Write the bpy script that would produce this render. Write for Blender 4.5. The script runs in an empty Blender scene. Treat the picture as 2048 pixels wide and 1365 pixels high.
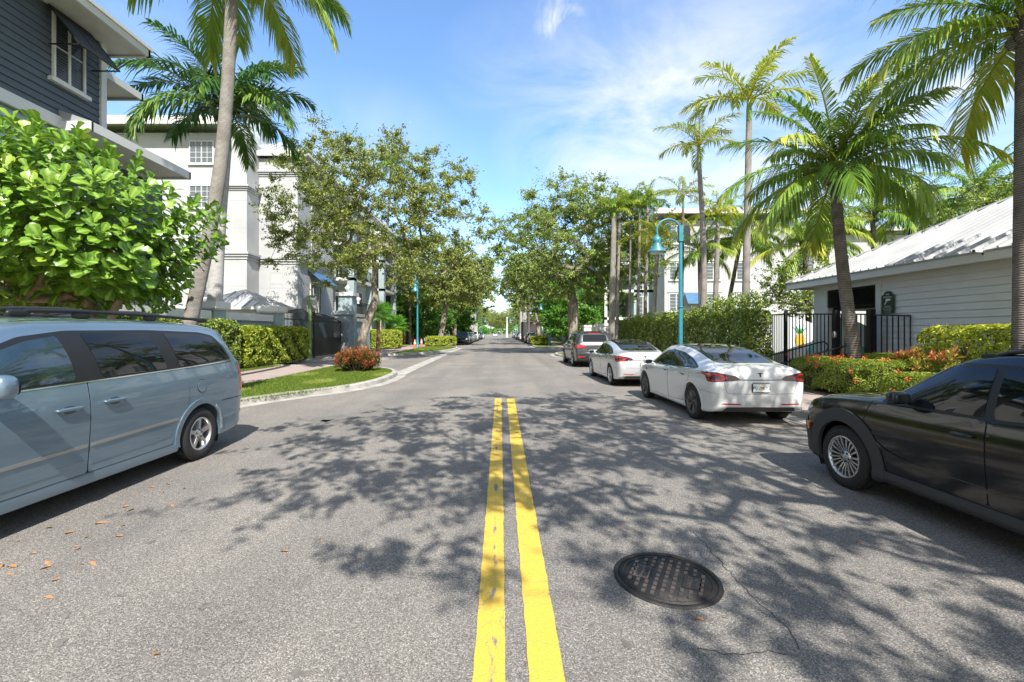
import bpy, bmesh, math, random
import numpy as np
from mathutils import Vector, Matrix, Euler
from mathutils.bvhtree import BVHTree
from mathutils.geometry import delaunay_2d_cdt
R = math.radians
PI = math.pi
random.seed(7)
RNG = np.random.default_rng(7)
sc = bpy.context.scene
C = sc.collection

# ---------------------------------------------------------------- camera, sky, sun, exposure
cam = bpy.data.objects.new('camera', bpy.data.cameras.new('camera'))
C.objects.link(cam)
cam.location = (0, 0, 1.7)
cam.rotation_euler = (R(90), 0, 0)
cam.data.sensor_width = 36
cam.data.lens = 16
cam.data.shift_x = 0.0127
cam.data.shift_y = -0.00854
cam.data.clip_start = 0.05
cam.data.clip_end = 3000
sc.camera = cam

SUN_AZ, SUN_EL = 14.0, 47.0           # from behind the camera, a little to its right
sun_dir = Vector((math.sin(R(SUN_AZ)) * math.cos(R(SUN_EL)), -math.cos(R(SUN_AZ)) * math.cos(R(SUN_EL)), math.sin(R(SUN_EL))))
sl = bpy.data.lights.new('sun', 'SUN')
sl.energy = 4.9
sl.angle = R(0.45)
sl.color = (1.0, 0.955, 0.88)
so = bpy.data.objects.new('sun', sl)
C.objects.link(so)
so.location = (0, -20, 40)
so.rotation_euler = sun_dir.to_track_quat('Z', 'Y').to_euler()

w = bpy.data.worlds.new('World')
sc.world = w
w.use_nodes = True
nt = w.node_tree
nt.nodes.clear()
def N(t, **k):
    n = nt.nodes.new(t)
    for a, b in k.items():
        setattr(n, a, b)
    return n
sky = N('ShaderNodeTexSky', sky_type='NISHITA')
sky.sun_disc = False
sky.sun_elevation = R(SUN_EL)
sky.sun_rotation = R(180 - SUN_AZ)
sky.air_density = 1.0
sky.dust_density = 0.6
sky.ozone_density = 2.2
bg = N('ShaderNodeBackground')
bg.inputs['Strength'].default_value = 0.142
out = N('ShaderNodeOutputWorld')
tc = N('ShaderNodeTexCoord')
L = nt.links.new
def math_(op, a, b=None, c=None, clamp=False):
    n = N('ShaderNodeMath', operation=op)
    n.use_clamp = clamp
    for i, v in enumerate((a, b, c)):
        if v is None:
            continue
        if isinstance(v, (int, float)):
            n.inputs[i].default_value = v
        else:
            L(v, n.inputs[i])
    return n.outputs[0]
# wisps: cloud banks at given sky directions, broken up by noise
nz = N('ShaderNodeTexNoise')
nz.inputs['Scale'].default_value = 3.4
nz.inputs['Detail'].default_value = 9
nz.inputs['Roughness'].default_value = 0.62
nz.inputs['Distortion'].default_value = 0.5
mp = N('ShaderNodeMapping')
mp.inputs['Scale'].default_value = (1, 1, 2.2)
mp.inputs['Rotation'].default_value = (0, R(14), 0)
L(tc.outputs['Generated'], mp.inputs['Vector'])
L(mp.outputs[0], nz.inputs['Vector'])
def skydir(px, py):
    return Vector(((px - 998) / 910, 1, (665 - py) / 910)).normalized()
nf = N('ShaderNodeTexNoise')
nf.inputs['Scale'].default_value = 11
nf.inputs['Detail'].default_value = 8
nf.inputs['Roughness'].default_value = 0.65
nf.inputs['Distortion'].default_value = 0.8
L(tc.outputs['Generated'], nf.inputs['Vector'])
fine = math_('MULTIPLY_ADD', nf.outputs['Fac'], 3.2, -1.15, True)
acc = None
small = None
for px, py, rad, amp, st in ((1330, 255, .36, 1.0, 1.6), (1170, 140, .30, .42, 2.2), (1600, 340, .42, .85, 1.8), (1930, 180, .2, 1.5, 2.2),
                             (1122, 34, .055, .9, 1.1), (1100, 50, .04, .7, 1.4), (1450, 130, .28, .6, 1.6), (700, 330, .3, .35, 1.8), (300, 150, .3, .28, 2.0), (1840, 330, .28, .55, 2.), (1200, 30, .2, .25, 1.4)):
    d = skydir(px, py)
    sub = N('ShaderNodeVectorMath', operation='SUBTRACT')
    L(tc.outputs['Generated'], sub.inputs[0])
    sub.inputs[1].default_value = d
    ml = N('ShaderNodeVectorMath', operation='MULTIPLY')
    L(sub.outputs[0], ml.inputs[0])
    ml.inputs[1].default_value = (1, 1, st)
    ln = N('ShaderNodeVectorMath', operation='LENGTH')
    L(ml.outputs[0], ln.inputs[0])
    m = math_('MULTIPLY_ADD', ln.outputs['Value'], -1 / rad, 1.0, True)
    m = math_('MULTIPLY', m, amp)
    if rad < .1:
        small = m if small is None else math_('MAXIMUM', small, m)
        continue
    acc = m if acc is None else math_('MAXIMUM', acc, m)
nn = math_('MULTIPLY_ADD', nz.outputs['Fac'], 3.4, -1.15, True)
fac = math_('MAXIMUM', math_('MULTIPLY', acc, nn), math_('MULTIPLY', math_('MULTIPLY', small, 1.3, None, True), fine))
sx = N('ShaderNodeSeparateXYZ')
L(tc.outputs['Generated'], sx.inputs[0])
hz = math_('MULTIPLY_ADD', sx.outputs['Z'], -2.1, 0.62, True)   # pale air low over the horizon
hz = math_('MULTIPLY', hz, 0.9)
fac = math_('MAXIMUM', math_('MULTIPLY', fac, 1.15, None, True), hz)
# unseen broken cloud added behind the camera to brighten and neutralise the ambient light
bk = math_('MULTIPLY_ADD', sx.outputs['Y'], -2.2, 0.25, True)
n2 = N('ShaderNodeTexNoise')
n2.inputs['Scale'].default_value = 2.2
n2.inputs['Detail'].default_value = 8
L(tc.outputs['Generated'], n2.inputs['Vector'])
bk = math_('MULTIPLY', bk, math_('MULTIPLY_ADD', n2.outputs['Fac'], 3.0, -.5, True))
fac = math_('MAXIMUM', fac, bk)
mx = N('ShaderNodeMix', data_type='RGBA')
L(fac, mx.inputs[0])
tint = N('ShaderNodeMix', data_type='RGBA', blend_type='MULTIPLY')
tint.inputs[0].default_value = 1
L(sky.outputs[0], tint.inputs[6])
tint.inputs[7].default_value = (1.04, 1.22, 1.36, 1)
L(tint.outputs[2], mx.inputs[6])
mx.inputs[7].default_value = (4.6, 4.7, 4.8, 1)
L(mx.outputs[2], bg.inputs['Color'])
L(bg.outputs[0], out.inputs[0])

sc.view_settings.view_transform = 'Standard'
sc.view_settings.look = 'None'
sc.view_settings.gamma = 1
sc.view_settings.exposure = 0.82
sc.cycles.max_bounces = 6
sc.cycles.transparent_max_bounces = 12
sc.cycles.caustics_reflective = False
sc.cycles.caustics_refractive = False

# ---------------------------------------------------------------- helpers
def G(px, py):                       # ground point seen at a pixel of the 2048 wide photograph
    d = 1547.0 / (py - 665)
    return ((px - 998) / (py - 665) * 1.7, d)
def PX(px, d):
    return (px - 998) * d / 910.0
def PZ(py, d):
    return 1.7 + (665 - py) * d / 910.0

MATS = {}
def mat(name, col, rough=.7, metal=0., col2=None, vs=3., vdet=6, lo=.35, hi=.65, bump=0., bs=30., coat=0., spec=.5, stretch=(1, 1, 1), bdist=.02):
    if name in MATS:
        return MATS[name]
    m = bpy.data.materials.new(name)
    MATS[name] = m
    m.use_nodes = True
    t = m.node_tree
    p = t.nodes['Principled BSDF']
    p.inputs['Base Color'].default_value = (*col, 1)
    p.inputs['Roughness'].default_value = rough
    p.inputs['Metallic'].default_value = metal
    p.inputs['Specular IOR Level'].default_value = spec
    p.inputs['Coat Weight'].default_value = coat
    p.inputs['Coat Roughness'].default_value = .03
    tc = t.nodes.new('ShaderNodeTexCoord')
    mp = t.nodes.new('ShaderNodeMapping')
    mp.inputs['Scale'].default_value = stretch
    t.links.new(tc.outputs['Object'], mp.inputs['Vector'])
    if col2:
        n = t.nodes.new('ShaderNodeTexNoise')
        n.inputs['Scale'].default_value = vs
        n.inputs['Detail'].default_value = vdet
        t.links.new(mp.outputs[0], n.inputs['Vector'])
        r = t.nodes.new('ShaderNodeValToRGB')
        r.color_ramp.elements[0].position = lo
        r.color_ramp.elements[1].position = hi
        r.color_ramp.elements[0].color = (*col, 1)
        r.color_ramp.elements[1].color = (*col2, 1)
        t.links.new(n.outputs['Fac'], r.inputs[0])
        t.links.new(r.outputs[0], p.inputs['Base Color'])
    if bump:
        n = t.nodes.new('ShaderNodeTexNoise')
        n.inputs['Scale'].default_value = bs
        n.inputs['Detail'].default_value = 5
        t.links.new(mp.outputs[0], n.inputs['Vector'])
        b = t.nodes.new('ShaderNodeBump')
        b.inputs['Strength'].default_value = bump
        b.inputs['Distance'].default_value = bdist
        t.links.new(n.outputs['Fac'], b.inputs['Height'])
        t.links.new(b.outputs[0], p.inputs['Normal'])
    return m

def leafmat(name, cols, rough=.5, trans=.35, spec=.35, veins=False):
    m = bpy.data.materials.new(name)
    MATS[name] = m
    m.use_nodes = True
    t = m.node_tree
    p = t.nodes['Principled BSDF']
    p.inputs['Roughness'].default_value = rough
    p.inputs['Specular IOR Level'].default_value = spec
    a = t.nodes.new('ShaderNodeAttribute')
    a.attribute_name = 'tint'
    cols = [tuple(min(.8, v * 1.75) for v in c) for c in cols]
    r = t.nodes.new('ShaderNodeValToRGB')
    e = r.color_ramp.elements
    e[0].position = 0
    e[0].color = (*cols[0], 1)
    e[1].position = 1
    e[1].color = (*cols[-1], 1)
    for i, c in enumerate(cols[1:-1]):
        x = e.new((i + 1) / (len(cols) - 1))
        x.color = (*c, 1)
    t.links.new(a.outputs['Fac'], r.inputs[0])
    colout = r.outputs[0]
    if veins:
        uv = t.nodes.new('ShaderNodeAttribute')
        uv.attribute_name = 'vein'
        mxn = t.nodes.new('ShaderNodeMix')
        mxn.data_type = 'RGBA'
        t.links.new(uv.outputs['Fac'], mxn.inputs[0])
        t.links.new(colout, mxn.inputs[6])
        mxn.inputs[7].default_value = (.36, .52, .10, 1)
        colout = mxn.outputs[2]
    t.links.new(colout, p.inputs['Base Color'])
    tr = t.nodes.new('ShaderNodeBsdfTranslucent')
    t.links.new(colout, tr.inputs[0])
    mx = t.nodes.new('ShaderNodeMixShader')
    mx.inputs[0].default_value = trans
    t.links.new(p.outputs[0], mx.inputs[1])
    t.links.new(tr.outputs[0], mx.inputs[2])
    t.links.new(mx.outputs[0], t.nodes['Material Output'].inputs[0])
    return m

def tag(o, label=None, cat=None, group=None, kind=None):
    if label: o['label'] = label
    if cat: o['category'] = cat
    if group: o['group'] = group
    if kind: o['kind'] = kind
    return o
def thing(name, label, cat, loc=(0, 0, 0), rz=0., group=None):
    o = bpy.data.objects.new(name, None)
    C.objects.link(o)
    o.location = loc
    o.rotation_euler = (0, 0, rz)
    o.empty_display_size = .3
    return tag(o, label, cat, group)
def link(name, me, parent=None, m=None, local=True):
    """link a mesh; parts built in world coordinates (local=False) are moved into their thing's frame"""
    o = bpy.data.objects.new(name, me)
    C.objects.link(o)
    if m is not None and not me.materials:
        me.materials.append(m)
    if parent is not None:
        o.parent = parent
        if not local:
            o.location = -Vector(parent.location) if parent.type == 'EMPTY' and parent.parent is None else Vector((0, 0, 0))
    return o
def copy_tree(o, parent=None):
    c = o.copy()
    C.objects.link(c)
    if parent is not None:
        c.parent = parent
    for ch in list(o.children):
        copy_tree(ch, c)
    return c
def relabel(o, label, group=None):
    o['label'] = label
    if group: o['group'] = group
    return o

def np_mesh(name, V, F, m=None, tint=None, smooth=False, vein=None):
    V = np.asarray(V, dtype=np.float32)
    F = np.asarray(F, dtype=np.int32)
    me = bpy.data.meshes.new(name)
    n, k = F.shape
    me.vertices.add(len(V))
    me.vertices.foreach_set('co', V.ravel())
    me.loops.add(n * k)
    me.loops.foreach_set('vertex_index', F.ravel())
    me.polygons.add(n)
    me.polygons.foreach_set('loop_start', np.arange(0, n * k, k, dtype=np.int32))
    me.polygons.foreach_set('use_smooth', np.full(n, smooth, dtype=bool))
    me.update(calc_edges=True)
    if tint is not None:
        at = me.attributes.new('tint', 'FLOAT', 'POINT')
        at.data.foreach_set('value', np.asarray(tint, dtype=np.float32))
    if vein is not None:
        at = me.attributes.new('vein', 'FLOAT', 'POINT')
        at.data.foreach_set('value', np.asarray(vein, dtype=np.float32))
    if m: me.materials.append(m)
    return me

class MB:
    def __init__(s):
        s.v = []; s.f = []; s.sm = []
    def add(s, vs, fs, smooth=False):
        b = len(s.v)
        s.v += [tuple(v) for v in vs]
        s.f += [tuple(i + b for i in f) for f in fs]
        s.sm += [smooth] * len(fs)
        return s
    def box(s, x0, x1, y0, y1, z0, z1):
        if x0 > x1: x0, x1 = x1, x0
        if y0 > y1: y0, y1 = y1, y0
        if z0 > z1: z0, z1 = z1, z0
        return s.add([(x0, y0, z0), (x1, y0, z0), (x1, y1, z0), (x0, y1, z0), (x0, y0, z1), (x1, y0, z1), (x1, y1, z1), (x0, y1, z1)],
                     [(0, 3, 2, 1), (4, 5, 6, 7), (0, 1, 5, 4), (1, 2, 6, 5), (2, 3, 7, 6), (3, 0, 4, 7)])
    def bar(s, a, b, w, h=None, up=(0, 0, 1)):
        h = h or w
        a = Vector(a); b = Vector(b)
        d = (b - a).normalized()
        u = Vector(up)
        if abs(d.dot(u)) > .98: u = Vector((1, 0, 0))
        sd = d.cross(u).normalized()
        u = sd.cross(d)
        vs = []
        for p in (a, b):
            for i, j in ((-1, -1), (1, -1), (1, 1), (-1, 1)):
                vs.append(p + sd * (i * w / 2) + u * (j * h / 2))
        return s.add(vs, [(0, 1, 2, 3), (7, 6, 5, 4), (0, 4, 5, 1), (1, 5, 6, 2), (2, 6, 7, 3), (3, 7, 4, 0)])
    def tube(s, pts, rad, n=8, cap=True):
        pts = [Vector(p) for p in pts]
        if not hasattr(rad, '__len__'): rad = [rad] * len(pts)
        vs = []; fs = []
        ref = None
        for i, p in enumerate(pts):
            d = (pts[min(i + 1, len(pts) - 1)] - pts[max(i - 1, 0)]).normalized()
            if ref is None:
                ref = Vector((1, 0, 0)) if abs(d.x) < .8 else Vector((0, 1, 0))
            ref = (ref - d * ref.dot(d)).normalized()
            o = d.cross(ref)
            for k in range(n):
                a = 2 * PI * k / n
                vs.append(p + (ref * math.cos(a) + o * math.sin(a)) * rad[i])
        for i in range(len(pts) - 1):
            for k in range(n):
                fs.append((i * n + k, i * n + (k + 1) % n, (i + 1) * n + (k + 1) % n, (i + 1) * n + k))
        s.add(vs, fs, True)
        if cap:
            s.add([vs[k] for k in range(n)], [tuple(range(n - 1, -1, -1))])
            s.add([vs[-n + k] for k in range(n)], [tuple(range(n))])
        return s
    def lathe(s, prof, c=(0, 0, 0), n=24, axis='z', smooth=True):
        vs = []; fs = []
        for r, h in prof:
            for k in range(n):
                a = 2 * PI * k / n
                x, y = r * math.cos(a), r * math.sin(a)
                if axis == 'z': vs.append((c[0] + x, c[1] + y, c[2] + h))
                elif axis == 'y': vs.append((c[0] + x, c[1] + h, c[2] - y))
                else: vs.append((c[0] + h, c[1] + x, c[2] + y))
        m = len(prof)
        for i in range(m - 1):
            for k in range(n):
                fs.append((i * n + k, i * n + (k + 1) % n, (i + 1) * n + (k + 1) % n, (i + 1) * n + k))
        return s.add(vs, fs, smooth)
    def prism(s, pts, h0, h1, axis='z'):
        """extrude a 2D outline: axis z -> (x,y); axis x -> (y,z); axis y -> (x,z)"""
        n = len(pts)
        def P(p, h):
            return {'z': (p[0], p[1], h), 'x': (h, p[0], p[1]), 'y': (p[0], h, p[1])}[axis]
        vs = [P(p, h0) for p in pts] + [P(p, h1) for p in pts]
        fs = [tuple(range(n - 1, -1, -1)), tuple(range(n, 2 * n))]
        fs += [(i, (i + 1) % n, n + (i + 1) % n, n + i) for i in range(n)]
        return s.add(vs, fs)
    def sq(s, c, r, e=.45, n=16, m=10):
        """rounded box"""
        def sg(v, p): return math.copysign(abs(v) ** p, v)
        vs = []; fs = []
        for i in range(m + 1):
            a = -PI / 2 + PI * i / m
            for k in range(n):
                b = 2 * PI * k / n
                vs.append((c[0] + r[0] * sg(math.cos(a), e) * sg(math.cos(b), e), c[1] + r[1] * sg(math.cos(a), e) * sg(math.sin(b), e), c[2] + r[2] * sg(math.sin(a), e)))
        for i in range(m):
            for k in range(n):
                fs.append((i * n + k, i * n + (k + 1) % n, (i + 1) * n + (k + 1) % n, (i + 1) * n + k))
        return s.add(vs, fs, True)
    def quad(s, *p):
        return s.add(p, [tuple(range(len(p)))])
    def xf(s, M):
        s.v = [tuple(M @ Vector(v)) for v in s.v]
        return s
    def mesh(s, name, m=None):
        me = bpy.data.meshes.new(name)
        me.from_pydata(s.v, [], s.f)
        me.polygons.foreach_set('use_smooth', s.sm)
        bm = bmesh.new()
        bm.from_mesh(me)
        bmesh.ops.recalc_face_normals(bm, faces=bm.faces)
        bm.to_mesh(me)
        bm.free()
        if m: me.materials.append(m)
        return me
    def build(s, name, m, parent=None, local=True):
        return link(name, s.mesh(name, m), parent, None, local)

def text_mesh(txt, size, m, extrude=.003, align='CENTER'):
    cu = bpy.data.curves.new('text', 'FONT')
    cu.body = txt
    cu.size = size
    cu.extrude = extrude
    cu.align_x = align
    cu.align_y = 'CENTER'
    cu.resolution_u = 2
    o = bpy.data.objects.new('text', cu)
    C.objects.link(o)
    dg = bpy.context.evaluated_depsgraph_get()
    me = bpy.data.meshes.new_from_object(o.evaluated_get(dg))
    bpy.data.objects.remove(o)
    me.materials.clear()
    me.materials.append(m)
    return me

# ---------------------------------------------------------------- materials
stucco = mat('stucco white', (.385, .39, .395), .9, col2=(.455, .46, .465), vs=.6, bump=.25, bs=60)
stucco_grey = mat('stucco blue grey', (.27, .34, .36), .9, col2=(.33, .40, .42), vs=1.5, bump=.25, bs=60)
trim_w = mat('trim white', (.62, .62, .61), .6)
soffit_m = mat('soffit', (.62, .62, .60), .8, col2=(.55, .54, .5), vs=2)
roof_metal = mat('roof metal', (.42, .43, .44), .42, .35, col2=(.52, .53, .54), vs=.8)
roof_light = mat('roof metal pale', (.40, .405, .41), .45, .2, col2=(.50, .50, .50), vs=.9)
glass = mat('window glass', (.035, .045, .05), .06, spec=.9)
blinds = mat('window blinds', (.10, .12, .135), .25, spec=.8)
black_iron = mat('black iron', (.012, .012, .013), .45)
siding_dark = mat('siding dark grey', (.075, .093, .115), .7, col2=(.09, .108, .13), vs=2, stretch=(1, 1, 8))
siding_white = mat('siding white', (.62, .625, .635), .6, col2=(.68, .68, .685), vs=2, stretch=(1, 1, 8))
siding_sage = mat('siding sage', (.36, .46, .48), .7)
dark_metal = mat('dark metal', (.03, .03, .032), .4, .5)
concrete = mat('concrete', (.28, .265, .24), .9, col2=(.43, .41, .37), vs=2.2, bump=.4, bs=50)
bark = mat('oak bark', (.16, .13, .10), .95, col2=(.33, .29, .24), vs=6, lo=.4, hi=.62, bump=.9, bs=18, stretch=(1, 1, .35), bdist=.05)
twig = mat('twig', (.10, .08, .055), .9)
teal = mat('teal paint', (.03, .19, .26), .38, col2=(.04, .23, .30), vs=4, coat=.3)
rubber = mat('tyre rubber', (.018, .018, .018), .8, bump=.3, bs=90)
well_m = mat('wheel well', (.006, .006, .006), .95)
chrome = mat('chrome', (.75, .75, .76), .12, 1.)
alloy = mat('alloy', (.55, .56, .58), .28, .9)
lampglass = mat('lamp glass', (.7, .72, .7), .2)
red_lens = mat('red lens', (.45, .008, .012), .12, coat=1.)
dark_lens = mat('smoked lens', (.05, .01, .012), .08, coat=1.)
clear_lens = mat('clear lens', (.62, .64, .66), .1, coat=1.)
amber = mat('amber lens', (.85, .22, .01), .2, coat=1.)
cladding = mat('grey cladding', (.045, .045, .047), .75, bump=.1, bs=200)
black_plastic = mat('black plastic', (.015, .015, .016), .45)
seam_m = mat('panel seam', (.008, .009, .01), .8)
white_paint = mat('plate white', (.75, .76, .76), .4)
car_glass = mat('car glass tinted', (.006, .008, .010), .02, spec=.5, coat=0.)

def ring_trunk(name, c1, c2, scale=9., noise=.6):
    m = mat(name, c1, .95, col2=c2, vs=3, bump=0)
    t = m.node_tree
    p = t.nodes['Principled BSDF']
    tc = t.nodes.new('ShaderNodeTexCoord')
    wv = t.nodes.new('ShaderNodeTexWave')
    wv.bands_direction = 'Z'
    wv.inputs['Scale'].default_value = scale
    wv.inputs['Distortion'].default_value = 2.5
    wv.inputs['Detail'].default_value = 3
    wv.inputs['Detail Scale'].default_value = 2.
    t.links.new(tc.outputs['Object'], wv.inputs['Vector'])
    b = t.nodes.new('ShaderNodeBump')
    b.inputs['Strength'].default_value = .55
    b.inputs['Distance'].default_value = .03
    t.links.new(wv.outputs['Fac'], b.inputs['Height'])
    t.links.new(b.outputs[0], p.inputs['Normal'])
    mx = t.nodes.new('ShaderNodeMix')
    mx.data_type = 'RGBA'
    mx.blend_type = 'MULTIPLY'
    mx.inputs[0].default_value = .55
    src = p.inputs['Base Color'].links[0].from_socket
    t.links.new(src, mx.inputs[6])
    t.links.new(wv.outputs['Color'], mx.inputs[7])
    t.links.new(mx.outputs[2], p.inputs['Base Color'])
    return m
palm_bark = ring_trunk('palm bark', (.30, .27, .24), (.44, .41, .37))
palm_bark_dark = ring_trunk('palm bark dark', (.16, .13, .11), (.27, .24, .22), 7)
royal_bark = mat('royal palm bark', (.34, .33, .32), .9, col2=(.46, .45, .43), vs=4, bump=.3, bs=20, stretch=(1, 1, 3))
shaft_green = mat('crownshaft green', (.13, .22, .05), .45, col2=(.2, .3, .07), vs=3)

leaf_oak = leafmat('oak leaves', [(.075, .10, .022), (.15, .18, .04), (.26, .28, .065)], .45, .3, .5)
leaf_oak2 = leafmat('oak leaves green', [(.07, .11, .025), (.14, .19, .045), (.25, .30, .07)], .45, .3, .5)
leaf_fig = leafmat('fiddle leaves', [(.018, .055, .004), (.042, .115, .008), (.10, .185, .014), (.24, .26, .03)], .32, .25, .5, veins=True)
leaf_palm = leafmat('palm fronds', [(.045, .11, .018), (.12, .20, .025), (.34, .32, .04)], .42, .3, .5)
leaf_royal = leafmat('royal fronds', [(.02, .06, .014), (.045, .105, .018), (.13, .19, .028)], .42, .3, .5)
leaf_yellow = leafmat('yellow palm fronds', [(.14, .19, .025), (.26, .28, .03), (.42, .34, .03)], .42, .35, .5)
leaf_hedge = leafmat('hedge leaves', [(.065, .105, .01), (.19, .235, .022), (.38, .37, .05)], .4, .3, .5)
leaf_green = leafmat('green leaves', [(.03, .09, .012), (.08, .2, .02), (.16, .32, .04)], .4, .3, .5)
leaf_fence = leafmat('fence hedge leaves', [(.045, .075, .015), (.12, .17, .03), (.34, .38, .06)], .4, .3, .5)
leaf_croton = leafmat('croton leaves', [(.05, .09, .012), (.12, .08, .02), (.23, .045, .02), (.29, .095, .035), (.30, .22, .05)], .4, .3, .5)
leaf_ixora = leafmat('ixora leaves', [(.022, .06, .006), (.055, .115, .010), (.14, .185, .018), (.17, .20, .022), (.18, .21, .022), (.34, .07, .012)], .4, .3, .5)
leaf_dry = mat('dry leaf', (.30, .12, .045), .7, col2=(.38, .24, .10), vs=4)
grass_blade = leafmat('grass blades', [(.05, .085, .012), (.10, .145, .02), (.22, .23, .06)], .6, .35, .2)
# ---------------------------------------------------------------- ground, road, kerbs, pavements
def asphalt():
    m = bpy.data.materials.new('asphalt')
    m.use_nodes = True
    t = m.node_tree
    p = t.nodes['Principled BSDF']
    p.inputs['Roughness'].default_value = .9
    p.inputs['Specular IOR Level'].default_value = .25
    tc = t.nodes.new('ShaderNodeTexCoord')
    def noise(s, d=5, r=.6):
        n = t.nodes.new('ShaderNodeTexNoise')
        n.inputs['Scale'].default_value = s
        n.inputs['Detail'].default_value = d
        n.inputs['Roughness'].default_value = r
        t.links.new(tc.outputs['Object'], n.inputs['Vector'])
        return n
    vo = t.nodes.new('ShaderNodeTexVoronoi')
    vo.inputs['Scale'].default_value = 160
    t.links.new(tc.outputs['Object'], vo.inputs['Vector'])
    r1 = t.nodes.new('ShaderNodeValToRGB')           # aggregate: each stone its own grey
    e = r1.color_ramp.elements
    e[0].position = 0; e[0].color = (.10, .094, .087, 1)
    e[1].position = 1; e[1].color = (.42, .40, .37, 1)
    x = e.new(.45); x.color = (.195, .183, .168, 1)
    x = e.new(.8); x.color = (.258, .243, .224, 1)
    sp = t.nodes.new('ShaderNodeSeparateColor')
    t.links.new(vo.outputs['Color'], sp.inputs[0])
    t.links.new(sp.outputs[0], r1.inputs[0])
    n2 = noise(.55, 6)
    r2 = t.nodes.new('ShaderNodeValToRGB')
    r2.color_ramp.elements[0].position = .3
    r2.color_ramp.elements[0].color = (.80, .80, .80, 1)
    r2.color_ramp.elements[1].position = .7
    r2.color_ramp.elements[1].color = (1.12, 1.10, 1.07, 1)
    t.links.new(n2.outputs['Fac'], r2.inputs[0])
    mx = t.nodes.new('ShaderNodeMix'); mx.data_type = 'RGBA'; mx.blend_type = 'MULTIPLY'; mx.inputs[0].default_value = 1
    t.links.new(r1.outputs[0], mx.inputs[6]); t.links.new(r2.outputs[0], mx.inputs[7])
    n3 = noise(3.1, 8, .7)                            # small oil spots and stains
    r3 = t.nodes.new('ShaderNodeValToRGB')
    r3.color_ramp.elements[0].position = .27
    r3.color_ramp.elements[0].color = (.5, .48, .45, 1)
    r3.color_ramp.elements[1].position = .36
    r3.color_ramp.elements[1].color = (1, 1, 1, 1)
    t.links.new(n3.outputs['Fac'], r3.inputs[0])
    m2 = t.nodes.new('ShaderNodeMix'); m2.data_type = 'RGBA'; m2.blend_type = 'MULTIPLY'; m2.inputs[0].default_value = .8
    t.links.new(mx.outputs[2], m2.inputs[6]); t.links.new(r3.outputs[0], m2.inputs[7])
    # worn lanes run along the road
    mpn = t.nodes.new('ShaderNodeMapping'); mpn.inputs['Scale'].default_value = (.9, .05, 1)
    t.links.new(tc.outputs['Object'], mpn.inputs['Vector'])
    n4 = t.nodes.new('ShaderNodeTexNoise'); n4.inputs['Scale'].default_value = 1.2; n4.inputs['Detail'].default_value = 3
    t.links.new(mpn.outputs[0], n4.inputs['Vector'])
    r4 = t.nodes.new('ShaderNodeValToRGB')
    r4.color_ramp.elements[0].position = .35; r4.color_ramp.elements[0].color = (.86, .86, .87, 1)
    r4.color_ramp.elements[1].position = .65; r4.color_ramp.elements[1].color = (1.08, 1.07, 1.05, 1)
    t.links.new(n4.outputs['Fac'], r4.inputs[0])
    m3 = t.nodes.new('ShaderNodeMix'); m3.data_type = 'RGBA'; m3.blend_type = 'MULTIPLY'; m3.inputs[0].default_value = 1
    t.links.new(m2.outputs[2], m3.inputs[6]); t.links.new(r4.outputs[0], m3.inputs[7])
    t.links.new(m3.outputs[2], p.inputs['Base Color'])
    b = t.nodes.new('ShaderNodeBump'); b.inputs['Strength'].default_value = .55; b.inputs['Distance'].default_value = .006
    t.links.new(vo.outputs['Distance'], b.inputs['Height'])
    b.invert = True
    t.links.new(b.outputs[0], p.inputs['Normal'])
    MATS['asphalt'] = m
    return m
asph = asphalt()
lawn = mat('lawn', (.075, .12, .018), .9, col2=(.17, .19, .04), vs=2.5, bump=.6, bs=120)
soil = mat('soil', (.10, .065, .04), .95, col2=(.16, .11, .07), vs=5, bump=.6, bs=40)

def pavers(name, c1, c2, c3):
    m = mat(name, c1, .85)
    t = m.node_tree
    p = t.nodes['Principled BSDF']
    tc = t.nodes.new('ShaderNodeTexCoord')
    br = t.nodes.new('ShaderNodeTexBrick')
    br.inputs['Scale'].default_value = 4.5
    br.inputs['Color1'].default_value = (*c1, 1)
    br.inputs['Color2'].default_value = (*c2, 1)
    br.inputs['Mortar'].default_value = (*c3, 1)
    br.inputs['Mortar Size'].default_value = .02
    t.links.new(tc.outputs['Object'], br.inputs['Vector'])
    n = t.nodes.new('ShaderNodeTexNoise'); n.inputs['Scale'].default_value = 1.5; n.inputs['Detail'].default_value = 6
    t.links.new(tc.outputs['Object'], n.inputs['Vector'])
    mx = t.nodes.new('ShaderNodeMix'); mx.data_type = 'RGBA'; mx.blend_type = 'OVERLAY'; mx.inputs[0].default_value = .35
    t.links.new(br.outputs['Color'], mx.inputs[6]); t.links.new(n.outputs['Color'], mx.inputs[7])
    hs = t.nodes.new('ShaderNodeHueSaturation'); hs.inputs['Saturation'].default_value = .85
    t.links.new(mx.outputs[2], hs.inputs['Color'])
    t.links.new(hs.outputs[0], p.inputs['Base Color'])
    return m
pav_m = pavers('pink pavers', (.42, .31, .27), (.34, .25, .225), (.2, .17, .15))

def struct(o, kind='structure'):
    o['kind'] = kind
    return o
def sheet(name, pts, z, m):
    b = MB()
    b.quad(*[(x, y, z) for x, y in pts])
    return struct(b.build(name, m))
sheet('ground', [(-900, -300), (900, -300), (900, 1500), (-900, 1500)], -.03, lawn)
sheet('road', [(-34, -30), (34, -30), (34, 420), (-34, 420)], 0, asph)

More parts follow.
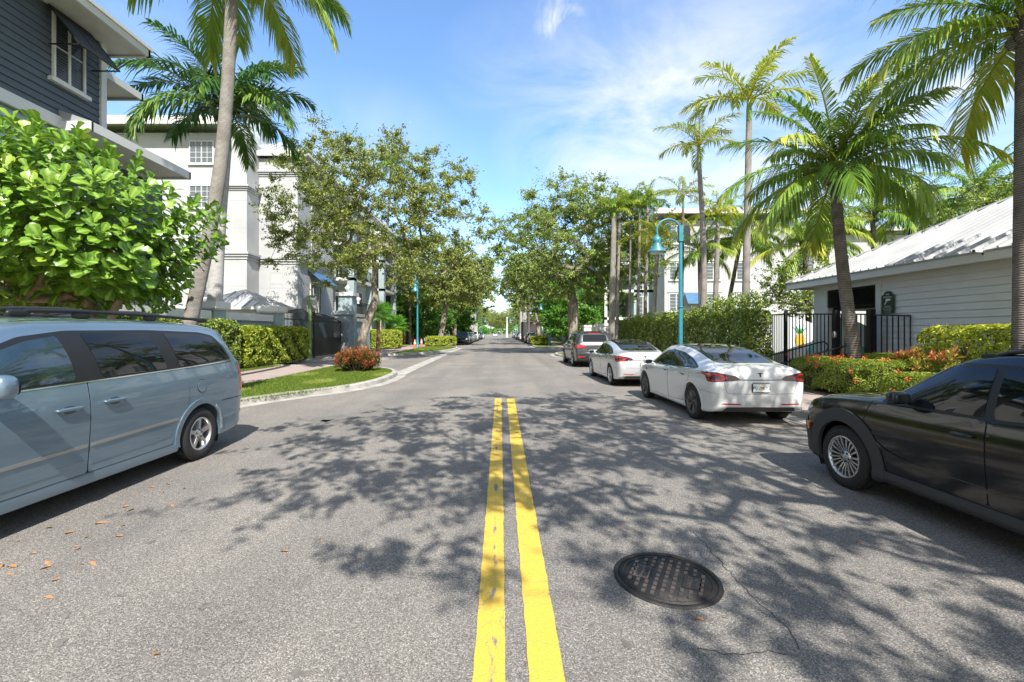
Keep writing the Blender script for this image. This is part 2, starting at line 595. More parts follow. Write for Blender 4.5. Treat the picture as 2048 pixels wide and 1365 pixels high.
def smooth_line(pts, n=6):
    P = [Vector((p[0], p[1], 0)) for p in pts]
    outp = []
    for i in range(len(P) - 1):
        a = P[max(i - 1, 0)]; b = P[i]; c = P[i + 1]; d = P[min(i + 2, len(P) - 1)]
        k = n if (c - b).length < 8 else 1
        sl = (c - b).length
        if (a - b).length > sl: a = b + (a - b).normalized() * sl
        if (d - c).length > sl: d = c + (d - c).normalized() * sl
        for j in range(k):
            t = j / k
            if k == 1:
                outp.append(b.copy()); continue
            outp.append(.5 * ((2 * b) + (c - a) * t + (2 * a - 5 * b + 4 * c - d) * t * t + (3 * b - a - 3 * c + d) * t ** 3))
    outp.append(P[-1])
    return [(v.x, v.y) for v in outp]
def offset_line(pts, d):
    o = []
    for i, p in enumerate(pts):
        a = Vector(pts[max(i - 1, 0)]); b = Vector(pts[min(i + 1, len(pts) - 1)])
        t = (b - a).normalized()
        o.append((p[0] - t.y * d, p[1] + t.x * d))
    return o
def kerb_land(name, edge, back, side):
    """edge: road side polyline; back: closing points; side: +1 when land lies left of the edge direction"""
    e = smooth_line(edge)
    inn = offset_line(e, .21 * side)
    b = MB()
    n = len(e)
    vs = [(x, y, -.02) for x, y in e] + [(x, y, .125) for x, y in offset_line(e, .02 * side)] + [(x, y, .15) for x, y in offset_line(e, .055 * side)] + [(x, y, .15) for x, y in inn] + [(x, y, .05) for x, y in inn]
    fs = [(r * n + i, r * n + i + 1, (r + 1) * n + i + 1, (r + 1) * n + i) for i in range(n - 1) for r in range(4)]
    b.add(vs, fs)
    struct(b.build('kerb', concrete))
    g = MB()
    g.quad(*[(x, y, .112) for x, y in inn + back])
    struct(g.build(name, lawn))
    gu = MB()                                    # gutter pan
    o2 = offset_line(e, -.32 * side)
    gu.add([(x, y, .006) for x, y in e] + [(x, y, .006) for x, y in o2], [(i, i + 1, n + i + 1, n + i) for i in range(n - 1)])
    struct(gu.build('gutter', MATS['concrete']))
    return inn
kerb_land('verge', [(-6.1, -25), (-6.1, 8), (-6.05, 10.3), (-5.4, 11.7), (-4.5, 13.1), (-4.02, 14.6), (-3.9, 16.5), (-4.1, 18.4), (-4.9, 20.1), (-6.3, 21.2), (-8.2, 21.8), (-11.6, 22.2), (-11.9, 25.6), (-33, 25.6)], [(-60, 25.6), (-60, -25)], 1)
kerb_land('verge', [(-33, 33.4), (-12, 33.4), (-9.5, 33), (-7.3, 33.6), (-5.4, 36.5), (-4.5, 41.5), (-4.2, 46), (-4.5, 49), (-5.6, 50.6), (-6.1, 53), (-6.1, 70), (-6.1, 400)], [(-60, 400), (-60, 33.4)], 1)
kerb_land('verge', [(6.0, -25), (6.0, 24), (5.9, 28.2), (4.9, 29.6), (4.25, 31.2), (4.1, 33.5), (4.6, 35.8), (6.2, 37.2), (9, 37.6), (33, 37.6)], [(60, 37.6), (60, -25)], -1)
kerb_land('verge', [(33, 45.5), (9, 45.5), (6, 45.8), (4.6, 47), (4.1, 49.5), (4.05, 57), (4.7, 59.8), (6.0, 61.2), (6.0, 80), (6.0, 400)], [(60, 400), (60, 45.5)], -1)
# valley gutter across the driveway mouth
b = MB()
b.quad((-4.35, 18.6, .008), (-3.75, 18.2, .008), (-4.0, 47, .008), (-4.5, 46.5, .008))
struct(b.build('gutter', concrete))
sheet('pavement', [(-10.3, -20), (-7.75, -20), (-7.75, 21.6), (-10.3, 21.9)], .118, pav_m)
sheet('pavement', [(-10.6, 33.4), (-8.3, 33.3), (-8.3, 300), (-10.6, 300)], .118, pav_m)
sheet('pavement', [(6.2, -20), (8.15, -20), (8.15, 37.2), (6.2, 37.0)], .118, pav_m)
sheet('pavement', [(6.4, 45.8), (8.4, 45.6), (8.4, 300), (6.4, 300)], .118, pav_m)
sheet('driveway', [(-33, 25.7), (-12.1, 25.7), (-11.8, 22.4), (-6.5, 21.5), (-7.4, 33.3), (-12, 33.2), (-33, 33.2)], .004, mat('driveway concrete', (.24, .22, .2), .9, col2=(.32, .3, .27), vs=2, bump=.3, bs=50))
sheet('planting_bed', [(-11.8, 9), (-10.35, 9), (-10.35, 22), (-11.8, 22)], .120, soil)
sheet('planting_bed', [(8.2, 2), (11.9, 2), (11.9, 13.4), (10.3, 16.4), (10.3, 34), (8.2, 34)], .120, soil)
sheet('planting_bed', [(-6.85, 17.6), (-4.75, 17.6), (-4.85, 19.3), (-6.85, 19.7)], .120, soil)

# double yellow line, worn and cracked
def line_paint():
    m = mat('yellow line paint', (.74, .44, .035), .75)
    t = m.node_tree
    p = t.nodes['Principled BSDF']
    tc = t.nodes.new('ShaderNodeTexCoord')
    mp = t.nodes.new('ShaderNodeMapping'); mp.inputs['Scale'].default_value = (1, .35, 1)
    t.links.new(tc.outputs['Object'], mp.inputs['Vector'])
    n = t.nodes.new('ShaderNodeTexNoise'); n.inputs['Scale'].default_value = 9; n.inputs['Detail'].default_value = 10; n.inputs['Roughness'].default_value = .75
    t.links.new(mp.outputs[0], n.inputs['Vector'])
    # the left line is worn most along its middle
    sx = t.nodes.new('ShaderNodeSeparateXYZ'); t.links.new(tc.outputs['Object'], sx.inputs[0])
    d = t.nodes.new('ShaderNodeMath'); d.operation = 'ABSOLUTE'
    a = t.nodes.new('ShaderNodeMath'); a.operation = 'ADD'; a.inputs[1].default_value = .035
    t.links.new(sx.outputs['X'], a.inputs[0]); t.links.new(a.outputs[0], d.inputs[0])
    ml = t.nodes.new('ShaderNodeMath'); ml.operation = 'MULTIPLY_ADD'; ml.inputs[1].default_value = -3.6; ml.inputs[2].default_value = .17; ml.use_clamp = True
    t.links.new(d.outputs[0], ml.inputs[0])
    ad = t.nodes.new('ShaderNodeMath'); ad.operation = 'ADD'
    t.links.new(n.outputs['Fac'], ad.inputs[0]); t.links.new(ml.outputs[0], ad.inputs[1])
    r = t.nodes.new('ShaderNodeValToRGB')
    r.color_ramp.elements[0].position = .655; r.color_ramp.elements[0].color = (0, 0, 0, 1)
    r.color_ramp.elements[1].position = .72; r.color_ramp.elements[1].color = (1, 1, 1, 1)
    t.links.new(ad.outputs[0], r.inputs[0])
    vo = t.nodes.new('ShaderNodeTexVoronoi'); vo.feature = 'DISTANCE_TO_EDGE'; vo.inputs['Scale'].default_value = 3.2
    mp2 = t.nodes.new('ShaderNodeMapping'); mp2.inputs['Scale'].default_value = (.7, 1.3, 1)
    nd = t.nodes.new('ShaderNodeTexNoise'); nd.inputs['Scale'].default_value = 20
    t.links.new(tc.outputs['Object'], nd.inputs['Vector'])
    vm = t.nodes.new('ShaderNodeVectorMath'); vm.operation = 'MULTIPLY_ADD'; vm.inputs[1].default_value = (.08, .08, .08)
    t.links.new(nd.outputs['Color'], vm.inputs[0]); t.links.new(tc.outputs['Object'], vm.inputs[2])
    t.links.new(vm.outputs[0], mp2.inputs['Vector']); t.links.new(mp2.outputs[0], vo.inputs['Vector'])
    lt = t.nodes.new('ShaderNodeMath'); lt.operation = 'LESS_THAN'; lt.inputs[1].default_value = .006
    t.links.new(vo.outputs['Distance'], lt.inputs[0])
    mxm = t.nodes.new('ShaderNodeMath'); mxm.operation = 'MAXIMUM'
    l2 = t.nodes.new('ShaderNodeMath'); l2.operation = 'MULTIPLY'; l2.inputs[1].default_value = .6
    t.links.new(lt.outputs[0], l2.inputs[0]); t.links.new(l2.outputs[0], mxm.inputs[0]); t.links.new(r.outputs[0], mxm.inputs[1])
    mx = t.nodes.new('ShaderNodeMix'); mx.data_type = 'RGBA'
    t.links.new(mxm.outputs[0], mx.inputs[0])
    n5 = t.nodes.new('ShaderNodeTexNoise'); n5.inputs['Scale'].default_value = 130; n5.inputs['Detail'].default_value = 2
    t.links.new(tc.outputs['Object'], n5.inputs['Vector'])
    rr = t.nodes.new('ShaderNodeValToRGB')
    rr.color_ramp.elements[0].position = .35; rr.color_ramp.elements[0].color = (.50, .33, .04, 1)
    rr.color_ramp.elements[1].position = .65; rr.color_ramp.elements[1].color = (.68, .46, .07, 1)
    t.links.new(n5.outputs['Fac'], rr.inputs[0])
    t.links.new(rr.outputs[0], mx.inputs[6])
    mx.inputs[7].default_value = (.17, .165, .15, 1)
    t.links.new(mx.outputs[2], p.inputs['Base Color'])
    bp = t.nodes.new('ShaderNodeBump'); bp.inputs['Strength'].default_value = .4; bp.inputs['Distance'].default_value = .004
    t.links.new(n5.outputs['Fac'], bp.inputs['Height']); t.links.new(bp.outputs[0], p.inputs['Normal'])
    return m
lp = line_paint()
def ragged(x0a, x0b, x1a, x1b, y0, y1, n=160):
    b = MB()
    rr = random.Random(3)
    vs = []; fs = []
    for i in range(n + 1):
        t = i / n
        y = y0 + (y1 - y0) * t
        vs += [(x0a + (x1a - x0a) * t + rr.uniform(-.004, .004), y, .006), (x0b + (x1b - x0b) * t + rr.uniform(-.004, .004), y, .006)]
    fs = [(2 * i, 2 * i + 1, 2 * i + 3, 2 * i + 2) for i in range(n)]
    b.add(vs, fs)
    return struct(b.build('road_marking', lp))
ragged(-.155, .004, -.100, .066, -6, 11.65)
ragged(.098, .262, .205, .396, -6, 11.65)
# sealed cracks in the asphalt
crack_m = mat('crack', (.035, .033, .03), .95)
def crack(pts, wd):
    b = MB()
    rr = random.Random(5)
    P = []
    for i in range(len(pts) - 1):
        (x0, y0), (x1, y1) = pts[i], pts[i + 1]
        k = max(2, int(math.hypot(x1 - x0, y1 - y0) / .04))
        for j in range(k):
            t = j / k
            P.append((x0 + (x1 - x0) * t + rr.uniform(-.012, .012), y0 + (y1 - y0) * t + rr.uniform(-.012, .012)))
    Lf = offset_line(P, wd / 2); Rt = offset_line(P, -wd / 2)
    n = len(P)
    b.add([(x, y, .0045) for x, y in Lf] + [(x, y, .0045) for x, y in Rt], [(i, i + 1, n + i + 1, n + i) for i in range(n - 1)])
    return struct(b.build('road_crack', crack_m))
crack([G(*p) for p in ((1385, 1065), (1420, 1100), (1455, 1140), (1490, 1180), (1540, 1225), (1590, 1275), (1605, 1310))], .0045)
crack([G(*p) for p in ((1395, 1300), (1450, 1310), (1540, 1305), (1600, 1312))], .005)
crack([G(*p) for p in ((800, 850), (860, 862), (900, 858))], .01)

# grass blades on the near islands (nobody could count them)
def blades(poly, n, z, h=.06, seed=1):
    from mathutils.geometry import intersect_point_tri_2d
    r = np.random.default_rng(seed)
    xs = [p[0] for p in poly]; ys = [p[1] for p in poly]
    px = r.uniform(min(xs), max(xs), n * 3); py = r.uniform(min(ys), max(ys), n * 3)
    ins = np.zeros(len(px), bool)
    j = len(poly) - 1
    for i in range(len(poly)):
        xi, yi = poly[i]; xj, yj = poly[j]
        c = ((yi > py) != (yj > py)) & (px < (xj - xi) * (py - yi) / (yj - yi + 1e-9) + xi)
        ins ^= c
        j = i
    px = px[ins][:n]; py = py[ins][:n]
    n = len(px)
    a = r.uniform(0, 2 * PI, n); hh = h * r.uniform(.5, 1.3, n); wd = .006 + .006 * r.random(n)
    lean = r.normal(0, .5, (n, 2)) * hh[:, None]
    V = np.zeros((n, 3, 3))
    V[:, 0] = np.c_[px - np.cos(a) * wd, py - np.sin(a) * wd, np.full(n, z)]
    V[:, 1] = np.c_[px + np.cos(a) * wd, py + np.sin(a) * wd, np.full(n, z)]
    V[:, 2] = np.c_[px + lean[:, 0], py + lean[:, 1], z + hh]
    patch = .5 + .5 * np.sin(px * 2.1 + 1) * np.cos(py * 1.3)
    tint = np.clip(r.normal(.32, .2, n) + .45 * (patch > .8), 0, 1)
    return np_mesh('grass', V.reshape(-1, 3), np.arange(n * 3).reshape(n, 3), grass_blade, np.repeat(tint, 3))
isl = [(-7.7, 10.2), (-6.0, 10.5), (-5.2, 11.9), (-4.4, 13.3), (-4.15, 15), (-4.1, 17), (-4.4, 18.8), (-5.2, 20), (-7.7, 21.2)]
tag(link('grass', blades(isl, 60000, .11)), 'short mown grass on the kerbed island beside the silver-blue van', 'grass', kind='stuff')
tag(link('grass', blades([(-11.6, 15), (-10.35, 15), (-10.35, 21.8), (-11.4, 22)], 12000, .118)), 'grass strip between the brick path and the clipped hedge', 'grass', kind='stuff')
tag(link('grass', blades([(-8.1, 34), (-5.6, 37), (-4.7, 42), (-4.4, 47), (-5, 50), (-8.1, 50)], 14000, .11, .07)), 'grass around the foot of the teal lamp past the driveway', 'grass', kind='stuff')

# manhole cover
mx_, my_ = G(1333, 1157)
mh = thing('manhole_cover', 'round black cast-iron manhole cover with rows of square studs in the asphalt', 'manhole cover', (mx_, my_, 0), R(-28))
iron = mat('cast iron', (.028, .027, .027), .5, .6, col2=(.05, .045, .04), vs=9, bump=.3, bs=120)
b = MB(); b.lathe([(.325, .0), (.325, .012), (.335, .013), (.352, .011), (.356, .0)], n=64); b.build('frame', iron, mh)
b = MB(); b.lathe([(0.0001, .006), (.322, .006), (.324, -.01)], n=64); b.lathe([(.288, .006), (.288, .010), (.294, .010), (.294, .006)], n=64); b.build('lid', iron, mh)
stud_m = mat('worn stud', (.16, .12, .10), .45, .5, col2=(.07, .065, .06), vs=14)
b = MB()
for i in range(-5, 6):
    for j in range(-5, 6):
        x, y = i * .056, j * .060
        if math.hypot(x, y) > .268 or (-.22 < x < -.09 and abs(y) < .10) or (.09 < x < .22 and abs(y) < .10):
            continue
        b.box(x - .012, x + .012, y - .02, y + .02, .006, .0125)
b.build('stud', stud_m, mh)['kind'] = 'stuff'
for k, sx_ in enumerate((-.165, .165)):
    b = MB(); b.box(sx_ - .055, sx_ + .055, -.085, .085, .006, .0125)
    pl = b.build('nameplate', stud_m if k == 0 else iron, mh)
    for q, tx in enumerate(('STORM', 'SEWER')):
        me = text_mesh(tx, .045, iron if k == 0 else stud_m, .001)
        o = link('lettering', me, pl)
        o.location = (sx_ + (-.02 if q == 0 else .028), 0, .0133)
        o.rotation_euler = (0, 0, R(-90))

# fallen leaves along the left gutter
def leaf_shape(seed):
    r = random.Random(seed)
    b = MB()
    n = 7
    vs = [(0, 0, .004)]
    for i in range(n + 1):
        t = i / n
        wd = .014 * math.sin(PI * t) ** .7
        vs += [(t * .075, wd, .006 + .012 * math.sin(3 * t + seed)), (t * .075, 0, .002), (t * .075, -wd, .006 + .01 * math.cos(2 * t + seed))]
    fs = []
    for i in range(n):
        o = 1 + 3 * i
        fs += [(o, o + 3, o + 4, o + 1), (o + 1, o + 4, o + 5, o + 2)]
    b.add(vs, fs, True)
    return b.mesh('fallen_leaf', leaf_dry)
lmesh = [leaf_shape(i) for i in range(3)]
rr = random.Random(11)
lpos = [(340, 970), (342, 1012), (372, 978), (245, 1017), (268, 1020), (208, 1045), (190, 1050), (160, 1098), (90, 1127), (102, 1134), (148, 1096), (168, 1130), (103, 1165), (90, 1197), (320, 1312), (577, 1104), (105, 1057), (40, 1084), (15, 1135), (5, 1131), (205, 1033), (170, 1078), (328, 985), (275, 990), (300, 975), (445, 910), (418, 905), (1390, 1240), (1715, 1085), (355, 1003), (232, 1075), (180, 1128), (12, 1150), (60, 1110), (645, 1080), (250, 1052), (130, 1070)]
for i, (px, py) in enumerate(lpos):
    x, y = G(px, py)
    o = link('fallen_leaf', lmesh[i % 3])
    o.location = (x, y, .002)
    o.rotation_euler = (0, 0, rr.uniform(0, 6.28))
    s = rr.uniform(.5, .95)
    o.scale = (s, s, s)
    tag(o, 'small dry orange-brown leaf lying on the asphalt', 'leaf', 'dry leaves on the road')

# dark worn patches and oil spots left on the asphalt
stain_m = mat('old asphalt stain', (.11, .104, .094), .9, col2=(.19, .18, .165), vs=14, bump=.4, bs=120)
def blot(px, py, rx, ry, seed):
    x, y = G(px, py)
    rr = random.Random(seed)
    k = 22
    ph = [rr.uniform(0, 6.28) for _ in range(4)]
    pts = []
    for i in range(k):
        a = 2 * PI * i / k
        q = 1 + .28 * math.sin(2 * a + ph[0]) + .2 * math.sin(3 * a + ph[1]) + .16 * math.sin(5 * a + ph[2]) + .1 * math.sin(9 * a + ph[3])
        pts.append((x + rx * q * math.cos(a), y + ry * q * math.sin(a)))
    b = MB(); b.quad(*[(p[0], p[1], .0035) for p in pts])
    return struct(b.build('road_stain', stain_m))
for i, a_ in enumerate(((650, 838, .30, .35), (665, 842, .16, .2), (365, 1062, .022, .03), (300, 1085, .03, .03), (412, 1213, .03, .04), (120, 1286, .035, .03), (470, 1250, .03, .03), (600, 1348, .04, .03), (415, 1347, .03, .02), (890, 1090, .02, .02), (1255, 1290, .03, .03), (540, 1000, .02, .02), (130, 1231, .03, .03), (1040, 775, .12, .1), (1180, 770, .1, .12), (930, 745, .25, .12), (245, 1190, .02, .03), (855, 1280, .018, .02), (1150, 900, .06, .05), (1500, 960, .04, .06))):
    blot(*a_, i)
# ---------------------------------------------------------------- vehicles
def pchip(xs, ys):
    xs = np.array(xs, float); ys = np.array(ys, float)
    o = np.argsort(xs); xs = xs[o]; ys = ys[o]
    h = np.diff(xs); d = np.diff(ys) / h
    m = np.zeros_like(ys)
    m[0] = d[0]; m[-1] = d[-1]
    for i in range(1, len(xs) - 1):
        if d[i - 1] * d[i] > 0:
            w1 = 2 * h[i] + h[i - 1]; w2 = h[i] + 2 * h[i - 1]
            m[i] = (w1 + w2) / (w1 / d[i - 1] + w2 / d[i])
    def f(x):
        x = min(max(x, xs[0]), xs[-1])
        i = min(int(np.searchsorted(xs, x, 'right')) - 1, len(xs) - 2)
        t = (x - xs[i]) / h[i]
        return float(ys[i] * (1 + 2 * t) * (1 - t) ** 2 + h[i] * m[i] * t * (1 - t) ** 2 + ys[i + 1] * t * t * (3 - 2 * t) + h[i] * m[i + 1] * t * t * (t - 1))
    return f
def cr(P, k):
    outp = []
    for i in range(len(P) - 1):
        a = P[max(i - 1, 0)]; b = P[i]; c = P[i + 1]; d = P[min(i + 2, len(P) - 1)]
        for j in range(k):
            t = j / k
            outp.append(tuple(.5 * (2 * b[q] + (c[q] - a[q]) * t + (2 * a[q] - 5 * b[q] + 4 * c[q] - d[q]) * t * t + (3 * b[q] - a[q] - 3 * c[q] + d[q]) * t ** 3) for q in (0, 1)))
    outp.append(P[-1])
    return outp
def tab(rows):
    return pchip([r[0] for r in rows], [r[1] for r in rows])
def rounded(pts, r, k=5):
    if not hasattr(r, '__len__'): r = [r] * len(pts)
    o = []
    n = len(pts)
    for i in range(n):
        a = Vector(pts[i - 1]); b = Vector(pts[i]); c = Vector(pts[(i + 1) % n])
        q = min(r[i], (a - b).length * .45, (c - b).length * .45)
        p0 = b + (a - b).normalized() * q; p1 = b + (c - b).normalized() * q
        for j in range(k + 1):
            t = j / k
            o.append(tuple(p0 * (1 - t) ** 2 + b * 2 * t * (1 - t) + p1 * t * t))
    return o
def band(pts, wd, k=6):
    """closed outline around a polyline"""
    P = cr(pts, k) if len(pts) > 2 else pts
    return offset_line(P, wd / 2) + offset_line(P, -wd / 2)[::-1]
def circ(cx, cy, r, n=28, a0=0, a1=360):
    return [(cx + r * math.cos(R(a0 + (a1 - a0) * i / n)), cy + r * math.sin(R(a0 + (a1 - a0) * i / n))) for i in range(n + (0 if a1 - a0 == 360 else 1))]

class Skin:
    """a lofted car body and panels laid onto it"""
    def __init__(s, sp):
        s.sp = sp
        W = tab(sp['W']); zb = tab(sp['zb']); zs = tab(sp['zs']); zr = tab(sp['zr']); wr = tab(sp['wr'])
        x0, x1 = sp['W'][0][0], sp['W'][-1][0]
        xs = set(np.linspace(x0, x1, 120).tolist())
        for e, sg in ((x0, 1), (x1, -1)):
            for k in range(14): xs.add(e + sg * .30 * (k / 14) ** 2)
        xs = sorted(xs)
        rows = []
        for x in xs:
            w_, b_, t_ = W(x), zb(x), zr(x)
            sh = min(zs(x), t_ - .03)
            g = min(max((t_ - sh) / (sp.get('gh', .45)), 0), 1)
            Wr = w_ * (.90 * (1 - g) + wr(x) * g)
            rail = sh + (t_ - sh) * (.45 * (1 - g) + sp.get('rail', .86) * g)
            gb = w_ * sp.get('gb', .945)
            bl = sp.get('bulge', .012)
            hh = sh - b_
            pts = [(0, b_), (w_ * .78, b_), (w_ * sp.get('tuck', .93), b_ + .015), (w_ * .965, b_ + .16 * hh), (w_ * sp.get('m1', .985), b_ + .42 * hh), (w_ * 1.0, b_ + .66 * hh),
                   (w_ * .995, b_ + .84 * hh), (w_ * .972, sh - .012), (gb, sh + .018 * min(1, g * 4) + .001)]
            for u in (.33, .66):
                pts.append((gb + (Wr - gb) * u + bl * g, sh + .018 * g + (rail - sh) * u))
            pts += [(Wr, rail), (Wr - .045 - .05 * (1 - g), rail + (t_ - rail) * .55), (Wr * .72, rail + (t_ - rail) * .86), (Wr * .36, t_ - .003), (0, t_)]
            rows.append(cr(pts, 4))
        m = len(rows[0])
        vs = []
        for x, r in zip(xs, rows):
            ring = [(x, p[0], p[1]) for p in r] + [(x, -p[0], p[1]) for p in r[-2:0:-1]]
            vs += ring
        k = 2 * m - 2
        fs = [(i * k + j, i * k + (j + 1) % k, (i + 1) * k + (j + 1) % k, (i + 1) * k + j) for i in range(len(xs) - 1) for j in range(k)]
        c0 = len(vs); vs.append((xs[0] - .004, 0, sum(v[2] for v in vs[:k]) / k))
        c1 = len(vs); vs.append((xs[-1] + .004, 0, sum(v[2] for v in vs[(len(xs) - 1) * k:len(xs) * k]) / k))
        fs += [(c0, (j + 1) % k, j) for j in range(k)]
        o = (len(xs) - 1) * k
        fs += [(c1, o + j, o + (j + 1) % k) for j in range(k)]
        s.V, s.F = vs, fs
        s.bvh = BVHTree.FromPolygons([Vector(v) for v in vs], fs)
        s.W = W
    def body(s, m, name='body'):
        b = MB().add(s.V, s.F, True)
        me = b.mesh(name, m)
        o = bpy.data.objects.new(name, me)
        C.objects.link(o)
        for x in s.sp['axles']:
            for sg in (1, -1):
                cb = MB()
                cb.lathe([(0.0001, 0), (s.sp['arch'], 0), (s.sp['arch'], .6), (0.0001, .6)], (0, 0, 0), 48, 'y', False)
                cme = cb.mesh('cut')
                co = bpy.data.objects.new('cut', cme)
                C.objects.link(co)
                co.location = (x, s.sp['track'] - .30 if sg > 0 else -s.sp['track'] + .30 - .6, s.sp['tr'])
                md = o.modifiers.new('b', 'BOOLEAN'); md.operation = 'DIFFERENCE'; md.object = co; md.solver = 'EXACT'
        dg = bpy.context.evaluated_depsgraph_get()
        dg.update()
        ne = bpy.data.meshes.new_from_object(o.evaluated_get(dg))
        for md in list(o.modifiers):
            c = md.object
            o.modifiers.remove(md)
            bpy.data.objects.remove(c)
        o.data = ne
        ne.materials.clear(); ne.materials.append(m)
        return o
    def patch(s, outline, plane, off=.004, step=.045, rim=.008):
        pts = [Vector(p[:2]) for p in outline]
        dens = []
        for i, p in enumerate(pts):
            q = pts[(i + 1) % len(pts)]
            k = max(1, int((q - p).length / step))
            dens += [p.lerp(q, j / k) for j in range(k)]
        n = len(dens)
        xs = [p.x for p in dens]; ys = [p.y for p in dens]
        grid = []
        gx = np.arange(min(xs), max(xs), step); gy = np.arange(min(ys), max(ys), step)
        def inside(x, y):
            r = False
            j = n - 1
            for i in range(n):
                if (ys[i] > y) != (ys[j] > y) and x < (xs[j] - xs[i]) * (y - ys[i]) / (ys[j] - ys[i]) + xs[i]: r = not r
                j = i
            return r
        for x in gx:
            for y in gy:
                if inside(x, y) and min((x - a) ** 2 + (y - b) ** 2 for a, b in zip(xs, ys)) > (step * .4) ** 2:
                    grid.append(Vector((float(x), float(y))))
        vv, ee, ff, *_ = delaunay_2d_cdt(dens + grid, [], [list(range(n))], 1, 1e-6)
        Z = {'L': (lambda u, v: (Vector((u, 3, v)), Vector((0, -1, 0)))), 'T': (lambda u, v: (Vector((u, v, 4)), Vector((0, 0, -1)))),
             'B': (lambda u, v: (Vector((-6, u, v)), Vector((1, 0, 0)))), 'F': (lambda u, v: (Vector((6, u, v)), Vector((-1, 0, 0)))),
             # rear-left and front-left three-quarter views: u runs along the corner
             'BL': (lambda u, v: (Vector((-4 + u * .7071, 4 + u * .7071 - 4 + 0, v)) + Vector((0, 0, 0)), Vector((.7071, -.7071, 0))))}[plane]
        top = []; nor = []
        for p in vv:
            o, d = Z(p.x, p.y)
            h = s.bvh.ray_cast(o, d)
            if h[0] is None:
                h = s.bvh.find_nearest(o + d * 3.2)
            q, nn = h[0], h[1]
            if nn.dot(d) > 0: nn = -nn
            top.append(q + nn * off); nor.append(nn)
        m = len(top)
        vs = top + top + [t - a * (off + rim) for t, a in zip(top, nor)]
        fs = [tuple(f) for f in ff]
        cnt = {}
        for f in fs:
            for i in range(len(f)):
                a, b_ = f[i], f[(i + 1) % len(f)]
                cnt.setdefault((min(a, b_), max(a, b_)), []).append((a, b_))
        sides = [(a + m, b_ + m, b_ + 2 * m, a + 2 * m) for l in cnt.values() if len(l) == 1 for a, b_ in l]
        b = MB()
        b.add(vs, fs, True)
        b.f += [tuple(i for i in f) for f in sides]; b.sm += [False] * len(sides)
        return b
    def panel(s, name, outline, plane, m, parent, off=.004, step=.045, rim=.008, mirror=False, label=None):
        b = s.patch(outline, plane, off, step, rim)
        res = []
        o = link(name, b.mesh(name, m), parent)
        if label: o['label'] = label
        res.append(o)
        if mirror:
            b2 = MB(); b2.add([(v[0], -v[1], v[2]) for v in b.v], b.f); b2.sm = list(b.sm)
            res.append(link(name, b2.mesh(name, m), parent))
        return res

